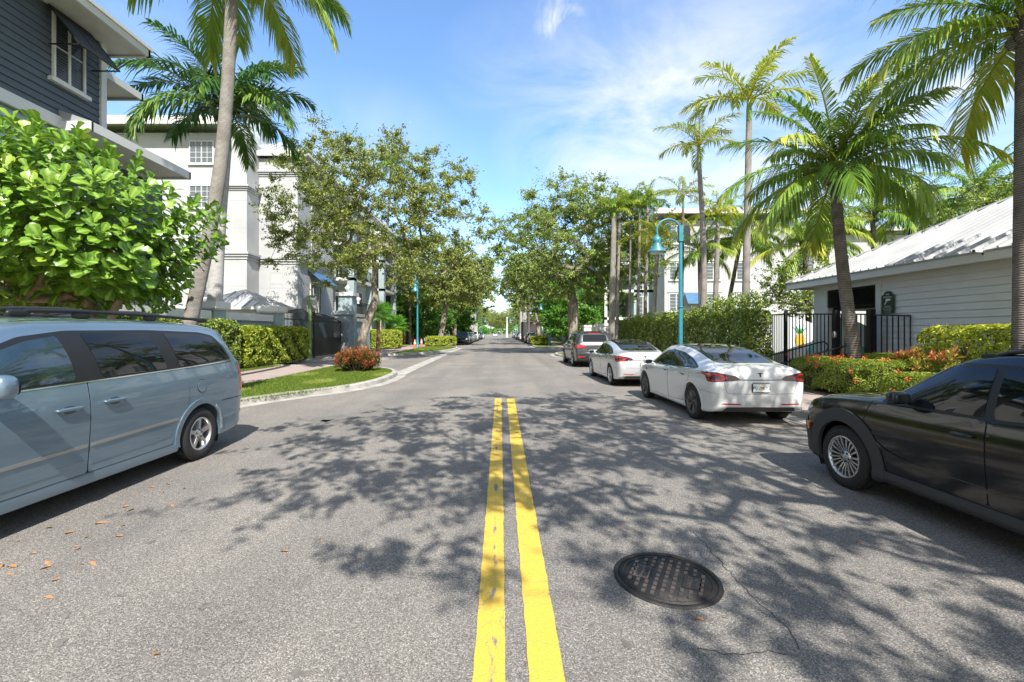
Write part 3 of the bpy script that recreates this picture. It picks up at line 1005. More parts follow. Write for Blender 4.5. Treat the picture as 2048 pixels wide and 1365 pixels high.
def wheel_meshes(tr, rr_, wd, style, rim_m):
    t = MB()
    h = wd / 2
    t.lathe([(rr_ - .01, h - .035), (rr_ + .006, h - .008), (rr_ + (tr - rr_) * .45, h), (tr - .028, h - .012), (tr - .008, h - .032), (tr, h - .05), (tr, -h + .05), (tr - .01, -h + .03), (rr_ + .01, -h + .01), (rr_ - .01, -h + .02)], n=56, axis='y')
    for k in range(70):                   # tread blocks on the shoulder
        a = 2 * PI * k / 70
        c, s_ = math.cos(a), math.sin(a)
        for y0, y1 in ((h - .062, h - .026), (h - .125, h - .08)):
            vs = []
            for da in (-.018, .018):
                ca, sa = math.cos(a + da), math.sin(a + da)
                for rad in (tr - .012, tr + .0035):
                    for y in (y0, y1):
                        vs.append((ca * rad, y, sa * rad))
            t.add(vs, [(0, 1, 3, 2), (4, 6, 7, 5), (2, 3, 7, 6), (0, 2, 6, 4), (1, 5, 7, 3)])
    tyre = t.mesh('tyre', rubber)
    r = MB()
    r.lathe([(rr_ + .004, h - .012), (rr_ - .006, h - .004), (rr_ - .016, h - .010), (rr_ - .022, h - .04), (rr_ - .04, -h + .05)], n=56, axis='y')
    def spoke(a, wi, wo, r0, r1, y0, y1, th=.03, twist=0.):
        vs = []
        for rad, ww, yy, tw in ((r0, wi, y0, 0), (r0 * .5 + r1 * .5, (wi + wo) / 2 * .9, (y0 + y1) / 2 + .006, twist * .5), (r1, wo, y1, twist)):
            an = a + tw
            c, s_ = math.cos(an), math.sin(an)
            for o_, d in ((-ww, -th), (-ww * .7, 0), (ww * .7, 0), (ww, -th)):
                vs.append((c * rad - s_ * o_, yy + d, s_ * rad + c * o_))
        fs = []
        for i in range(2):
            for j in range(3):
                fs.append((i * 4 + j, i * 4 + j + 1, i * 4 + j + 5, i * 4 + j + 4))
        r.add(vs, fs)
    e = rr_ - .012
    if style == 'five':
        for k in range(5): spoke(2 * PI * k / 5 + PI / 2, .034, .042, .05, e, h - .035, h - .028, .05)
    elif style == 'multi':
        for k in range(5):
            a = 2 * PI * k / 5 + PI / 2
            for da, q in ((-.50, .011), (-.19, .013), (.19, .013), (.50, .011)):
                spoke(a + da, q * .8, q * 1.25, .06, e, h - .045, h - .016, .035)
    elif style == 'aero':
        for k in range(5):
            a = 2 * PI * k / 5 + PI / 2
            spoke(a, .018, .035, .05, e, h - .03, h - .012, .04, .12)
            spoke(a + .36, .03, .062, .06, e, h - .045, h - .02, .02, .18)
    else:
        for k in range(10): spoke(2 * PI * k / 10 + PI / 2, .012, .013, .05, e, h - .04, h - .014, .035)
    r.lathe([(.0001, h - .028), (.032, h - .028), (.036, h - .034), (.062, h - .036), (.068, h - .06)], n=32, axis='y')
    rim = r.mesh('rim', rim_m)
    d = MB()
    d.lathe([(.0001, -.005), (rr_ * .62, -.005), (rr_ * .62, -.02)], n=40, axis='y')
    disc = d.mesh('brake_disc', mat('brake disc', (.16, .15, .14), .45, .8))
    bk = MB()
    bk.lathe([(.0001, -.03), (rr_ - .03, -.03)], n=40, axis='y')
    if style == 'multi' or style == 'five' or style == 'aero':
        for k in range(5):
            a = 2 * PI * k / 5 + (PI / 2 + (PI / 5 if style != 'five' else .0))
            bk.lathe([(.010, h - .045), (.010, h - .030), (.0001, h - .030)], (math.cos(a) * .052, 0, math.sin(a) * .052), 8, 'y')
    back = bk.mesh('hub', well_m)
    return tyre, rim, disc, back

def add_wheels(root, sp, style, rim_m):
    ms = wheel_meshes(sp['tr'], sp['rim'], sp.get('tw', .215), style, rim_m)
    for x in sp['axles']:
        for sg in (1, -1):
            t = link('wheel', ms[0], root)
            t.location = (x, sg * (sp['track'] - .11), sp['tr'])
            if sg < 0: t.rotation_euler = (0, 0, PI)
            for nm, q in (('rim', ms[1]), ('brake_disc', ms[2]), ('hub', ms[3])): link(nm, q, t)
            wl = MB()
            y1 = sp['track'] - .018; y0 = sp['track'] - .31
            wl.lathe([(.0001, y0), (sp['arch'] + .002, y0), (sp['arch'] + .002, y1)], (0, 0, 0), 40, 'y')
            wl.v = [(v[0] + x, v[1] * sg, v[2] + sp['tr']) for v in wl.v if True]
            # keep only what is above the sill line
            wl.f = [f for f in wl.f if min(wl.v[i][2] for i in f) > .12]; wl.sm = [True] * len(wl.f)
            wl.build('wheel_well', well_m, root)

def paint(name, col, metal=.0, rough=.3, col2=None, coat=1.):
    m = mat(name, col, rough, metal, col2=col2, vs=300, vdet=1, coat=coat, spec=.5)
    return m

def mirror_part(root, x, z, m, sz=(.075, .12, .075), y=.96, gl=-1):
    for sg in (1, -1):
        b = MB()
        b.sq((x, sg * (y + .09), z), sz, .62, 20, 12)
        b.tube([(x + .01, sg * (y - .06), z - .05), (x, sg * (y + .02), z - .03)], .022, 8)
        o = b.build('mirror', m, root)
        g = MB(); g.sq((x - sz[0] * .86, sg * (y + .09), z), (.02, sz[1] * .86, sz[2] * .8), .6); g.build('mirror_glass', car_glass, o)

def handle(root, x, y, z, m, ln=.095, sg=1, slope=0.):
    b = MB()
    b.sq((x, y + sg * .030, z), (ln, .014, .017), .7, 16, 8)
    b.sq((x + ln * .8, y + sg * .01, z), (.014, .018, .012), .8)
    b.sq((x - ln * .8, y + sg * .01, z), (.014, .018, .012), .8)
    b.build('door_handle', m, root)

# ---- silver-blue minivan
def minivan(loc, rz):
    root = thing('minivan', 'silver-blue minivan with black roof rack and tinted rear windows parked at the left', 'minivan', loc, rz)
    pm = paint('silver blue paint', (.185, .265, .335), .55, .32)
    sp = dict(axles=(-1.54, 1.54), tr=.345, rim=.215, arch=.405, track=.985, tw=.225, gh=.55, rail=.80, gb=.965, bulge=.02, tuck=.95,
              W=[(-2.60, .80), (-2.585, .88), (-2.52, .94), (-2.35, .975), (-2, .99), (0, 1.0), (1.6, .995), (2.1, .95), (2.4, .86), (2.53, .72)],
              zb=[(-2.60, .36), (-2.5, .29), (-2.2, .24), (-1.0, .20), (1.2, .20), (2.2, .24), (2.45, .28), (2.53, .34)],
              zs=[(-2.60, .60), (-2.54, 1.06), (-2.46, 1.24), (-2.2, 1.25), (-1.2, 1.23), (0, 1.19), (1.0, 1.13), (1.5, 1.09), (2.1, .98), (2.45, .8), (2.53, .6)],
              zr=[(-2.60, .70), (-2.585, .82), (-2.555, 1.00), (-2.50, 1.26), (-2.38, 1.58), (-2.27, 1.745), (-2.12, 1.80), (-1.6, 1.845), (-.6, 1.865), (.4, 1.845), (.75, 1.79), (1.1, 1.60), (1.5, 1.33), (1.72, 1.185), (2.1, 1.10), (2.4, .96), (2.5, .82), (2.53, .66)],
              wr=[(-2.6, .76), (-2.2, .79), (0, .82), (1.5, .80), (2.5, .8)])
    S = Skin(sp)
    body = S.body(pm); body.parent = root
    zw = lambda x: 1.222 + .022 * (-x)         # belt line falls to the front
    # black window band, one sheet behind the panes
    bandpts = [(-2.24, zw(-2.24) + .03), (-2.14, 1.50), (-1.98, 1.655), (-1.7, 1.70), (-.8, 1.725), (.2, 1.715), (.62, 1.66), (1.0, 1.51), (1.42, 1.27), (1.46, zw(1.4) + .0), (0.2, zw(.2) + .002), (-1.2, zw(-1.2))]
    S.panel('window_band', rounded(bandpts, .05), 'L', black_plastic, root, .003, mirror=True)
    panes = [[(-2.17, zw(-2.17) + .05), (-2.09, 1.48), (-1.95, 1.62), (-1.7, 1.665), (-1.03, 1.69), (-1.10, 1.5), (-1.17, zw(-1.1) + .02)],
             [(-.96, zw(-.9) + .022), (-.86, 1.5), (-.79, 1.695), (.06, 1.69), (.0, 1.5), (-.08, zw(0) + .02)],
             [(.21, zw(.2) + .022), (.24, 1.45), (.30, 1.665), (.58, 1.62), (.95, 1.49), (1.34, 1.26), (1.36, zw(1.3) + .02)]]
    glass_v = mat('van front glass', (.03, .06, .075), .03, spec=.8, coat=.5, col2=(.012, .02, .03), vs=2.2)
    for i, pn in enumerate(panes):
        S.panel('window', rounded(pn, .035), 'L', car_glass if i < 2 else glass_v, root, .0065, mirror=True)
    S.panel('rear_window', rounded([(-.68, 1.24), (-.62, 1.66), (.62, 1.66), (.68, 1.24)], .08), 'B', car_glass, root, .004)
    S.panel('windscreen', rounded([(1.58, -.66), (1.58, .66), (.84, .60), (.84, -.60)], .08), 'T', car_glass, root, .004)
    # doors: raised a hair off the body so their shut lines are real gaps
    fd = [(.112, .33), (.112, 1.0), (.114, zw(.1) - .005), (1.42, zw(1.4) - .005), (1.45, .8), (1.10, .66), (1.03, .33)]
    sd = [(-1.02, .33), (-1.26, .75), (-1.28, 1.0), (-1.26, zw(-1.2) - .005), (.100, zw(.1) - .005), (.100, .33)]
    for pn in (fd, sd):
        S.panel('door_gap', offset_poly(pn, .006), 'L', seam_m, root, .0015, mirror=True)
        for sg, o in zip((1, -1), S.panel('door', rounded(pn, .03), 'L', pm, root, .006, mirror=True)):
            x0 = max(p[0] for p in pn) - 1.22 if pn is fd else min(p[0] for p in pn) + .24
    for x, z in ((.33, .985), (-.16, 1.0)):
        for sg in (1, -1):
            S_y = S.bvh.ray_cast(Vector((x, 3 * sg, z)), Vector((0, -sg, 0)))[0].y
            cup = MB(); cup.sq((x - .01, S_y + sg * .006, z - .008), (.075, .006, .042), .9); cup.build('handle_cup', paint('handle recess', (.06, .09, .11), .5, .35), root)
            handle(root, x, S_y, z, pm, .135, sg)
    strip = paint('moulding silver', (.42, .42, .41), .7, .3)
    S.panel('side_moulding', band([(-1.10, .625), (.085, .60)], .030), 'L', strip, root, .014, mirror=True)
    S.panel('side_moulding', band([(.13, .60), (1.05, .585)], .030), 'L', strip, root, .014, mirror=True)
    S.panel('belt_trim', band([(-2.22, zw(-2.2) + .012), (-1.2, zw(-1.2) - .003), (1.44, zw(1.44) - .006)], .013), 'L', chrome, root, .010, mirror=True)
    S.panel('door_crease', band([(-1.0, .455), (.085, .435)], .05), 'L', pm, root, .010, mirror=True)
    S.panel('door_crease', band([(.13, .435), (1.03, .425)], .05), 'L', pm, root, .010, mirror=True)
    S.panel('sill', [(-1.12, .225), (-1.05, .315), (1.08, .315), (1.14, .225)], 'L', pm, root, .012, mirror=True)
    # wheel arch flares
    for ax in sp['axles']:
        S.panel('wheel_arch', circ(ax, .345, .475, 30, -8, 188) + circ(ax, .345, .402, 30, -12, 192)[::-1], 'L', pm, root, .018, .04, .02, mirror=True)
    S.panel('scraped_arch_edge', band([(-1.54 - .44 * math.cos(R(a)), .345 + .44 * math.sin(R(a))) for a in (-2, 15, 32, 50)], .035), 'L', mat('scraped paint', (.42, .42, .40), .7, col2=(.16, .22, .26), vs=30), root, .021)
    S.panel('fuel_door', circ(-1.53, .985, .083), 'L', pm, root, .007)
    S.panel('fuel_door_gap', circ(-1.53, .985, .090), 'L', seam_m, root, .0012)
    S.panel('tail_light', rounded([(-2.545, .82), (-2.52, 1.18), (-2.445, 1.2), (-2.47, .82)], .02), 'L', red_lens, root, .006, .02, mirror=True)
    S.panel('tail_light', rounded([(.74, .85), (.74, 1.22), (.86, 1.22), (.90, .85)], .02), 'B', red_lens, root, .006)
    S.panel('bumper_seam', band([(-2.585, .72), (-2.1, .73), (-1.99, .72)], .010), 'L', seam_m, root, .002, mirror=True)
    S.panel('bumper_seam', band([(-2.57, .50), (-2.05, .47)], .025), 'L', pm, root, .012, mirror=True)
    S.panel('headlight', rounded([(2.05, .76), (2.05, .9), (2.42, .82), (2.48, .68)], .03), 'L', clear_lens, root, .006, .03, mirror=True)
    mirror_part(root, 1.02, 1.27, pm, (.085, .13, .10), 1.02)
    # roof rails and crossbars
    for sg in (1, -1):
        b = MB()
        pts = [(-2.02, sg * .70, 1.845), (-1.9, sg * .70, 1.878), (-1.0, sg * .715, 1.905), (-.1, sg * .715, 1.912), (.42, sg * .71, 1.895), (.60, sg * .70, 1.845)]
        b.tube(pts, [.012, .02, .02, .02, .02, .012], 8)
        for x in (-1.95, -1.0, -.1, .5):
            b.sq((x, sg * .708, 1.868), (.10, .022, .035), .7)
        b.build('roof_rail', black_plastic, root)
    for x in (-1.15, -.15):
        b = MB()
        b.tube([(x, .70, 1.915), (x, .45, 1.945), (x, 0, 1.955), (x, -.45, 1.945), (x, -.70, 1.915)], .017, 8)
        b.build('crossbar', black_plastic, root)
    add_wheels(root, sp, 'five', paint('bright alloy', (.60, .60, .60), .9, .3))
    return root

def offset_poly(pts, d):
    n = len(pts)
    A = sum(pts[i][0] * pts[(i + 1) % n][1] - pts[(i + 1) % n][0] * pts[i][1] for i in range(n))
    sgn = 1 if A > 0 else -1
    o = []
    for i in range(n):
        a = Vector(pts[i - 1][:2]); b = Vector(pts[i][:2]); c = Vector(pts[(i + 1) % n][:2])
        e1 = (b - a).normalized(); e2 = (c - b).normalized()
        n1 = Vector((e1.y, -e1.x)) * sgn; n2 = Vector((e2.y, -e2.x)) * sgn
        nn = (n1 + n2)
        nn = nn.normalized() if nn.length > 1e-5 else n1
        k = min(1 / max(nn.dot(n1), .4), 2)
        o.append(tuple(b + nn * d * k))
    return o

# ---- crossover / suv, used for the black one on the right and, longer, for the grey one ahead
def suv(name, label, loc, rz, sp, pm, style, rim_m, clad, group=None, detail=True, lights='red', plate=True):
    root = thing(name, label, 'suv', loc, rz, group)
    S = Skin(sp)
    body = S.body(pm); body.parent = root
    X = lambda u: sp['x0'] + u * (sp['x1'] - sp['x0'])
    wz = sp['belt']; wt = sp['wtop']
    xr, xm1, xm2, xf = sp['winx']          # rear corner, rear/front split, front corner
    fr = [(xm1 + .05, wz(xm1)), (xm1 + .07, wt(xm1)), (xm2 - .02, wt(xm2)), (xf - .55, wt(xf - .55)), (xf - .30, wz(xf) + (wt(xf - .55) - wz(xf)) * .56), (xf, wz(xf) + .01)]
    bk = [(xm1 - .02, wz(xm1)), (xm1, wt(xm1)), (xr + .55, wt(xr + .55)), (xr + .22, wt(xr + .55) - .06), (xr, wz(xr) + .03)]
    S.panel('window_band', rounded(offset_poly([fr[5], fr[4], fr[3], fr[2], bk[1], bk[2], bk[3], bk[4], bk[0], fr[0]], .028), .03), 'L', black_plastic, root, .003, mirror=True)
    for pn in (fr, bk):
        S.panel('window', rounded(pn, .03), 'L', car_glass, root, .0065, mirror=True)
    S.panel('windscreen', rounded(sp['ws'], .08), 'T', car_glass, root, .004)
    S.panel('rear_window', rounded(sp['rw'], .08), 'B', car_glass, root, .004)
    zl = sp['doorz']
    fd = [(xm1 + .004, zl), (xm1 + .004, .8), (xm1 + .015, wz(xm1) - .02), (xf + .06, wz(xf) - .03), (xf + .10, .85), (xf + .06, zl)]
    rd = [(xr + .52, zl + .12), (xr + .30, .72), (xr + .33, wz(xr) - .02), (xm1 + .003, wz(xm1) - .02), (xm1 - .007, .8), (xm1 - .007, zl), (xr + .62, zl)]
    for pn in (fd, rd):
        S.panel('door_gap', offset_poly(pn, .006), 'L', seam_m, root, .0015, mirror=True)
        S.panel('door', rounded(pn, .03), 'L', pm, root, .006, mirror=True)
    if detail:
        S.panel('hood_seam', band(sp['hood'], .008), 'L', seam_m, root, .0015, mirror=True)
        S.panel('door_crease', band([(xr + .60, .475), (xm1 + .3, .475), (xf - .15, .52), (xf + .04, .60)], .035), 'L', pm, root, .016, mirror=True)
        for x in (xm1 + .17, xr + .50):
            for sg in (1, -1):
                y = S.bvh.ray_cast(Vector((x, 3 * sg, .87)), Vector((0, -sg, 0)))[0].y
                handle(root, x, y, .87, pm, .085, sg)
        S.panel('belt_trim', band([(xr + .06, wz(xr) + .0), (xm1, wz(xm1) - .012), (xf - .03, wz(xf) - .008)], .012), 'L', chrome if lights == 'suv' else black_plastic, root, .009, mirror=True)
    cm = cladding if clad else pm
    for ax in sp['axles']:
        aw = .135 if clad else .05
        S.panel('wheel_arch', circ(ax, sp['tr'], sp['arch'] + aw, 34, -16 if clad else -8, 196 if clad else 188) + circ(ax, sp['tr'], sp['arch'] - .004, 34, -16, 196)[::-1], 'L', cm, root, .020, .04, .02, mirror=True)
    S.panel('sill', [(sp['axles'][0] + sp['arch'] + .03, sp['sillz']), (sp['axles'][0] + sp['arch'] + .06, zl - .02), (sp['axles'][1] - sp['arch'] - .06, zl - .02), (sp['axles'][1] - sp['arch'] - .03, sp['sillz'])], 'L', cladding if clad else black_plastic, root, .018, mirror=True)
    for pn in sp['tail']:
        S.panel('tail_light', rounded(pn[1], .02), pn[0], red_lens, root, .007, .03, mirror=True)
    for pn in sp['head']:
        S.panel('headlight', rounded(pn[1], .02), pn[0], clear_lens, root, .007, .03, mirror=True)
    if clad:
        ax = sp['axles'][1]
        S.panel('bumper_cladding', [(ax + .40, .26), (ax + .525, .36), (ax + .53, .60), (ax + .66, .62), (ax + .72, .50), (ax + .70, .27)], 'L', cladding, root, .018, .04, .02, mirror=True)
        S.panel('side_marker', rounded([(sp['axles'][1] + .545, .62), (sp['axles'][1] + .59, .625), (sp['axles'][1] + .575, .53), (sp['axles'][1] + .55, .53)], .01), 'L', amber, root, .026, .02, mirror=True)
    mirror_part(root, xf - (.26 if clad else .14), wz(xf) + .075, pm, (.06, .085, .06), sp['track'] - .03)
    for sg in (1, -1):
        b = MB()
        r0, r1 = sp['railx']
        zt = tab(sp['zr'])
        yy = sp['raily'] * sg
        P = [(r0 + (r1 - r0) * t, yy, zt(r0 + (r1 - r0) * t) - sp['raild'] + .045 * min(1, 5 * t, 5 * (1 - t))) for t in np.linspace(0, 1, 9)]
        b.tube(P, .016, 8)
        for t in (.03, .5, .97):
            x = r0 + (r1 - r0) * t
            b.sq((x, yy, zt(x) - sp['raild'] + .01), (.07, .016, .03), .7)
        b.build('roof_rail', black_plastic, root)
    if plate:
        b = MB(); b.box(sp['x0'] - .018, sp['x0'] - .008, -.155, .155, .70, .86); b.build('licence_plate', white_paint, root)
    add_wheels(root, sp, style, rim_m)
    return root

KONA = dict(axles=(-1.30, 1.30), tr=.335, rim=.225, arch=.395, track=.90, tw=.22, gh=.38, rail=.84, gb=.955, bulge=.012, tuck=.95, x0=-2.08, x1=2.08, sillz=.20, doorz=.36,
            W=[(-2.08, .70), (-2.06, .80), (-1.95, .87), (-1.5, .905), (0, .90), (1.2, .905), (1.6, .90), (1.85, .87), (2.0, .80), (2.08, .64)],
            zb=[(-2.08, .40), (-1.9, .28), (-1, .21), (1, .21), (1.7, .22), (2.0, .26), (2.08, .36)],
            zs=[(-2.08, .62), (-1.98, 1.0), (-1.6, 1.06), (-.5, 1.01), (.5, .985), (.95, .98), (1.4, .955), (1.8, .89), (2.0, .76), (2.08, .54)],
            zr=[(-2.08, .72), (-2.05, .95), (-1.92, 1.18), (-1.7, 1.42), (-1.5, 1.52), (-.9, 1.56), (-.2, 1.555), (.1, 1.52), (.45, 1.37), (.85, 1.13), (1.05, 1.065), (1.4, 1.03), (1.75, .97), (1.95, .86), (2.05, .70), (2.08, .58)],
            wr=[(-2, .73), (-1, .76), (.5, .77), (2, .78)],
            belt=lambda x: 1.025 + .022 * max(-x, 0) - .01 * max(x, 0), wtop=lambda x: 1.415 - .09 * max(0, x) ** 2 - .03 * max(0, -x - .7),
            winx=(-1.42, -.17, .08, .80), ws=[(.90, -.62), (.90, .62), (.25, .56), (.25, -.56)], rw=[(-.52, 1.10), (-.46, 1.40), (.46, 1.40), (.52, 1.10)],
            hood=[(.93, 1.0), (.98, .88), (1.0, .80)], tail=[('L', [(-2.02, .86), (-2.0, .95), (-1.72, .93), (-1.75, .88)])],
            head=[('L', [(1.80, .80), (1.82, .825), (2.02, .74), (2.04, .70)])], railx=(-1.45, .12), raily=.60, raild=.04)
X5 = dict(axles=(-1.46, 1.47), tr=.375, rim=.25, arch=.43, track=.965, tw=.25, gh=.42, rail=.84, gb=.95, bulge=.012, tuck=.95, x0=-2.43, x1=2.43, sillz=.23, doorz=.38,
          W=[(-2.43, .78), (-2.41, .87), (-2.3, .93), (-1.8, .965), (0, .955), (1.5, .965), (1.9, .95), (2.2, .88), (2.37, .76), (2.43, .62)],
          zb=[(-2.43, .42), (-2.25, .32), (-1.3, .24), (1.3, .24), (2.1, .27), (2.43, .38)],
          zs=[(-2.43, .72), (-2.33, 1.08), (-2.0, 1.17), (-.5, 1.14), (.6, 1.10), (1.1, 1.07), (1.6, 1.02), (2.1, .93), (2.35, .78), (2.43, .60)],
          zr=[(-2.43, .84), (-2.40, 1.05), (-2.28, 1.30), (-2.13, 1.56), (-2.05, 1.66), (-1.7, 1.72), (-.9, 1.76), (0, 1.745), (.35, 1.69), (.8, 1.45), (1.15, 1.24), (1.35, 1.155), (1.8, 1.08), (2.15, .99), (2.35, .84), (2.43, .68)],
          wr=[(-2.3, .72), (-1, .77), (.5, .78), (2.4, .78)],
          belt=lambda x: 1.16 - .012 * x, wtop=lambda x: 1.60 - .07 * max(0, x) ** 2 - .03 * max(0, -x - .9),
          winx=(-1.95, -.25, .1, 1.02), ws=[(1.18, -.66), (1.18, .66), (.45, .60), (.45, -.60)], rw=[(-.60, 1.24), (-.54, 1.58), (.54, 1.58), (.60, 1.24)],
          hood=[(1.2, 1.12), (1.3, .98), (1.32, .9)],
          tail=[('L', [(-2.36, .93), (-2.34, 1.10), (-2.02, 1.08), (-2.06, .98)]), ('B', [(.50, .96), (.46, 1.06), (.80, 1.11), (.86, .94)]), ('B', [(.50, .50), (.50, .54), (.84, .56), (.84, .50)])],
          head=[('L', [(2.05, .82), (2.05, .93), (2.34, .84), (2.38, .74)])], railx=(-1.8, .25), raily=.63, raild=.03)

# ---- fastback sedan
SED = dict(axles=(-1.46, 1.42), tr=.335, rim=.235, arch=.385, track=.89, tw=.235, gh=.34, rail=.80, gb=.93, bulge=.012, tuck=.955,
           W=[(-2.30, .62), (-2.285, .73), (-2.24, .80), (-2.12, .855), (-1.8, .89), (-1.4, .90), (0, .89), (1.4, .90), (1.8, .87), (2.15, .80), (2.32, .64), (2.38, .45)],
           zb=[(-2.30, .36), (-2.2, .27), (-1.9, .215), (-1, .17), (1, .17), (1.9, .19), (2.3, .24), (2.38, .34)],
           zs=[(-2.30, .56), (-2.27, .80), (-2.2, .965), (-1.9, .985), (-1.2, .98), (-.3, .935), (.6, .91), (1.2, .89), (1.7, .83), (2.1, .72), (2.3, .60), (2.38, .48)],
           zr=[(-2.30, .78), (-2.285, .90), (-2.25, 1.035), (-2.20, 1.085), (-2.05, 1.10), (-1.85, 1.125), (-1.6, 1.185), (-1.2, 1.30), (-.7, 1.40), (-.2, 1.445), (.25, 1.425), (.6, 1.33), (1.0, 1.14), (1.25, 1.015), (1.5, .96), (1.9, .87), (2.2, .74), (2.34, .60), (2.38, .52)],
           wr=[(-2.2, .66), (-1.2, .70), (-.2, .75), (1, .76), (2.3, .8)])
def sedan(name, label, loc, rz, pm, style, rim_m, plate_txt=None, group=None, detail=True, oldplate=False):
    root = thing(name, label, 'sedan', loc, rz, group)
    sp = SED
    S = Skin(sp)
    body = S.body(pm); body.parent = root
    win = [(-1.62, 1.015), (-1.42, 1.09), (-1.08, 1.19), (-.65, 1.275), (-.15, 1.315), (.2, 1.295), (.55, 1.19), (.98, .965), (.98, .945), (0, .955), (-1.3, .985)]
    S.panel('window_band', rounded(win, .03), 'L', black_plastic, root, .003, mirror=True)
    S.panel('window', rounded([(-1.55, 1.02), (-1.38, 1.08), (-1.03, 1.175), (-.62, 1.255), (-.20, 1.29), (-.20, .985), (-1.25, 1.005)], .02), 'L', car_glass, root, .0065, mirror=True)
    S.panel('window', rounded([(-.14, .985), (-.14, 1.292), (.18, 1.272), (.50, 1.175), (.90, .972)], .03), 'L', car_glass, root, .0065, mirror=True)
    S.panel('window_trim', band([(-1.60, 1.0), (-1.25, .978), (0, .945), (.98, .932)], .012), 'L', chrome if detail else black_plastic, root, .008, mirror=True)
    # one sheet of glass from the roof down to the boot lid
    ol = [(-1.86, -.40), (-1.80, -.54), (-1.60, -.575), (-1.1, -.575), (-.2, -.60), (-.2, .60), (-1.1, .575), (-1.60, .575), (-1.80, .54), (-1.86, .40), (-1.875, 0)]
    S.panel('rear_window', rounded(ol, .05), 'T', car_glass, root, .004)
    S.panel('roof_glass', rounded([(-.17, -.60), (.30, -.59), (.30, .59), (-.17, .60)], .02), 'T', car_glass, root, .004)
    S.panel('windscreen', rounded([(1.22, -.66), (1.25, 0), (1.22, .66), (.34, .58), (.34, -.58)], .05), 'T', car_glass, root, .004)
    fd = [(-.16, .26), (-.17, .6), (-.15, .94), (1.0, .92), (1.08, .75), (1.0, .26)]
    rd = [(-.99, .30), (-1.22, .60), (-1.33, .80), (-1.30, .965), (-.19, .94), (-.20, .6), (-.19, .26)]
    if detail:
        for pn in (fd, rd):
            S.panel('door_gap', offset_poly(pn, .009), 'L', mat('light seam', (.12, .12, .12), .8), root, .0012, mirror=True)
            S.panel('door', rounded(pn, .03), 'L', pm, root, .0045, mirror=True)
        for x in (-.02, -1.03):
            for sg in (1, -1):
                y = S.bvh.ray_cast(Vector((x, 3 * sg, .84)), Vector((0, -sg, 0)))[0].y
                b = MB(); b.sq((x, y + .006 * sg, .84), (.085, .006, .012), .6); b.sq((x - .05, y + .012 * sg, .842), (.03, .005, .008), .6)
                b.build('door_handle', dark_metal, root)
        S.panel('side_camera', rounded([(1.18, .76), (1.20, .795), (1.35, .79), (1.26, .765)], .01), 'L', black_plastic, root, .005, .02, mirror=True)
    S.panel('sill', [(-1.02, .17), (-1.0, .22), (.98, .22), (.99, .17)], 'L', black_plastic if not detail else pm, root, .008, mirror=True)
    for ax in sp['axles']:
        S.panel('wheel_arch', circ(ax, .335, .415, 34, -10, 190) + circ(ax, .335, .382, 34, -12, 192)[::-1], 'L', pm, root, .010, .04, .012, mirror=True)
    # rear lamps wrap round the corner: rear piece and side piece
    for pl, pn in (('B', [(.44, .91), (.37, .855), (.42, .83), (.86, .80), (.87, .965), (.78, .975)]), ('L', [(-2.23, .80), (-2.235, .945), (-1.99, .985), (-2.03, .93), (-2.12, .82)])):
        for o in S.panel('tail_light', rounded(pn, .015), pl, dark_lens, root, .006, .025, mirror=True):
            pass
    for pl, pn in (('B', [(.70, .860), (.60, .875), (.66, .905), (.76, .935), (.885, .93)]), ('B', [(.63, .845), (.86, .828)]), ('L', [(-2.22, .825), (-2.13, .845), (-2.09, .90), (-2.15, .925), (-2.2, .92)])):
        S.panel('lamp_loop', band(pn, .022, 5), pl, red_lens, root, .0075, .015, mirror=True)
    S.panel('headlight', rounded([(1.92, .66), (1.86, .755), (2.18, .68), (2.26, .60)], .02), 'L', clear_lens, root, .006, .03, mirror=True)
    S.panel('reflector', rounded([(.36, .395), (.70, .405), (.66, .425), (.38, .418)], .006), 'B', red_lens, root, .006, .02, mirror=True)
    S.panel('diffuser', rounded([(-.66, .275), (.66, .275), (.60, .355), (-.60, .355)], .02), 'B', mat('diffuser grey', (.05, .05, .05), .6), root, .008)
    if detail:
        S.panel('boot_seam', band([(-.66, .84), (-.60, .63), (-.52, .60), (0, .59), (.52, .60), (.60, .63), (.66, .84)], .006), 'B', mat('light seam', (.12, .12, .12), .8), root, .0015, .03)
        S.panel('boot_seam', band([(-.40, .845), (0, .842), (.40, .845)], .016), 'B', mat('light seam', (.12, .12, .12), .8), root, .003, .03)
        S.panel('boot_seam', band([(-1.78, .60), (-1.95, .66), (-2.10, .70)], .006), 'T', mat('light seam', (.12, .12, .12), .8), root, .0015, .03, mirror=True)
        # T-shaped badge
        S.panel('badge', [(-.05, .955), (-.045, .965), (0, .970), (.045, .965), (.05, .955), (.014, .957), (.004, .895), (-.004, .895), (-.014, .957)], 'B', dark_metal, root, .010, .02)
        S.panel('side_seam', band([(-2.26, .60), (-1.9, .62), (-1.83, .62)], .006), 'L', mat('light seam', (.12, .12, .12), .8), root, .0015, mirror=True)
    b = MB(); b.sq((-2.315, 0, .705), (.010, .165, .09), .25); pf = b.build('plate_frame', black_plastic if not oldplate else chrome, root)
    b = MB(); b.box(-2.331, -2.326, -.152, .152, .63, .78)
    pl = b.build('licence_plate', mat('plate cream', (.70, .70, .60), .5) if oldplate else white_paint, root)
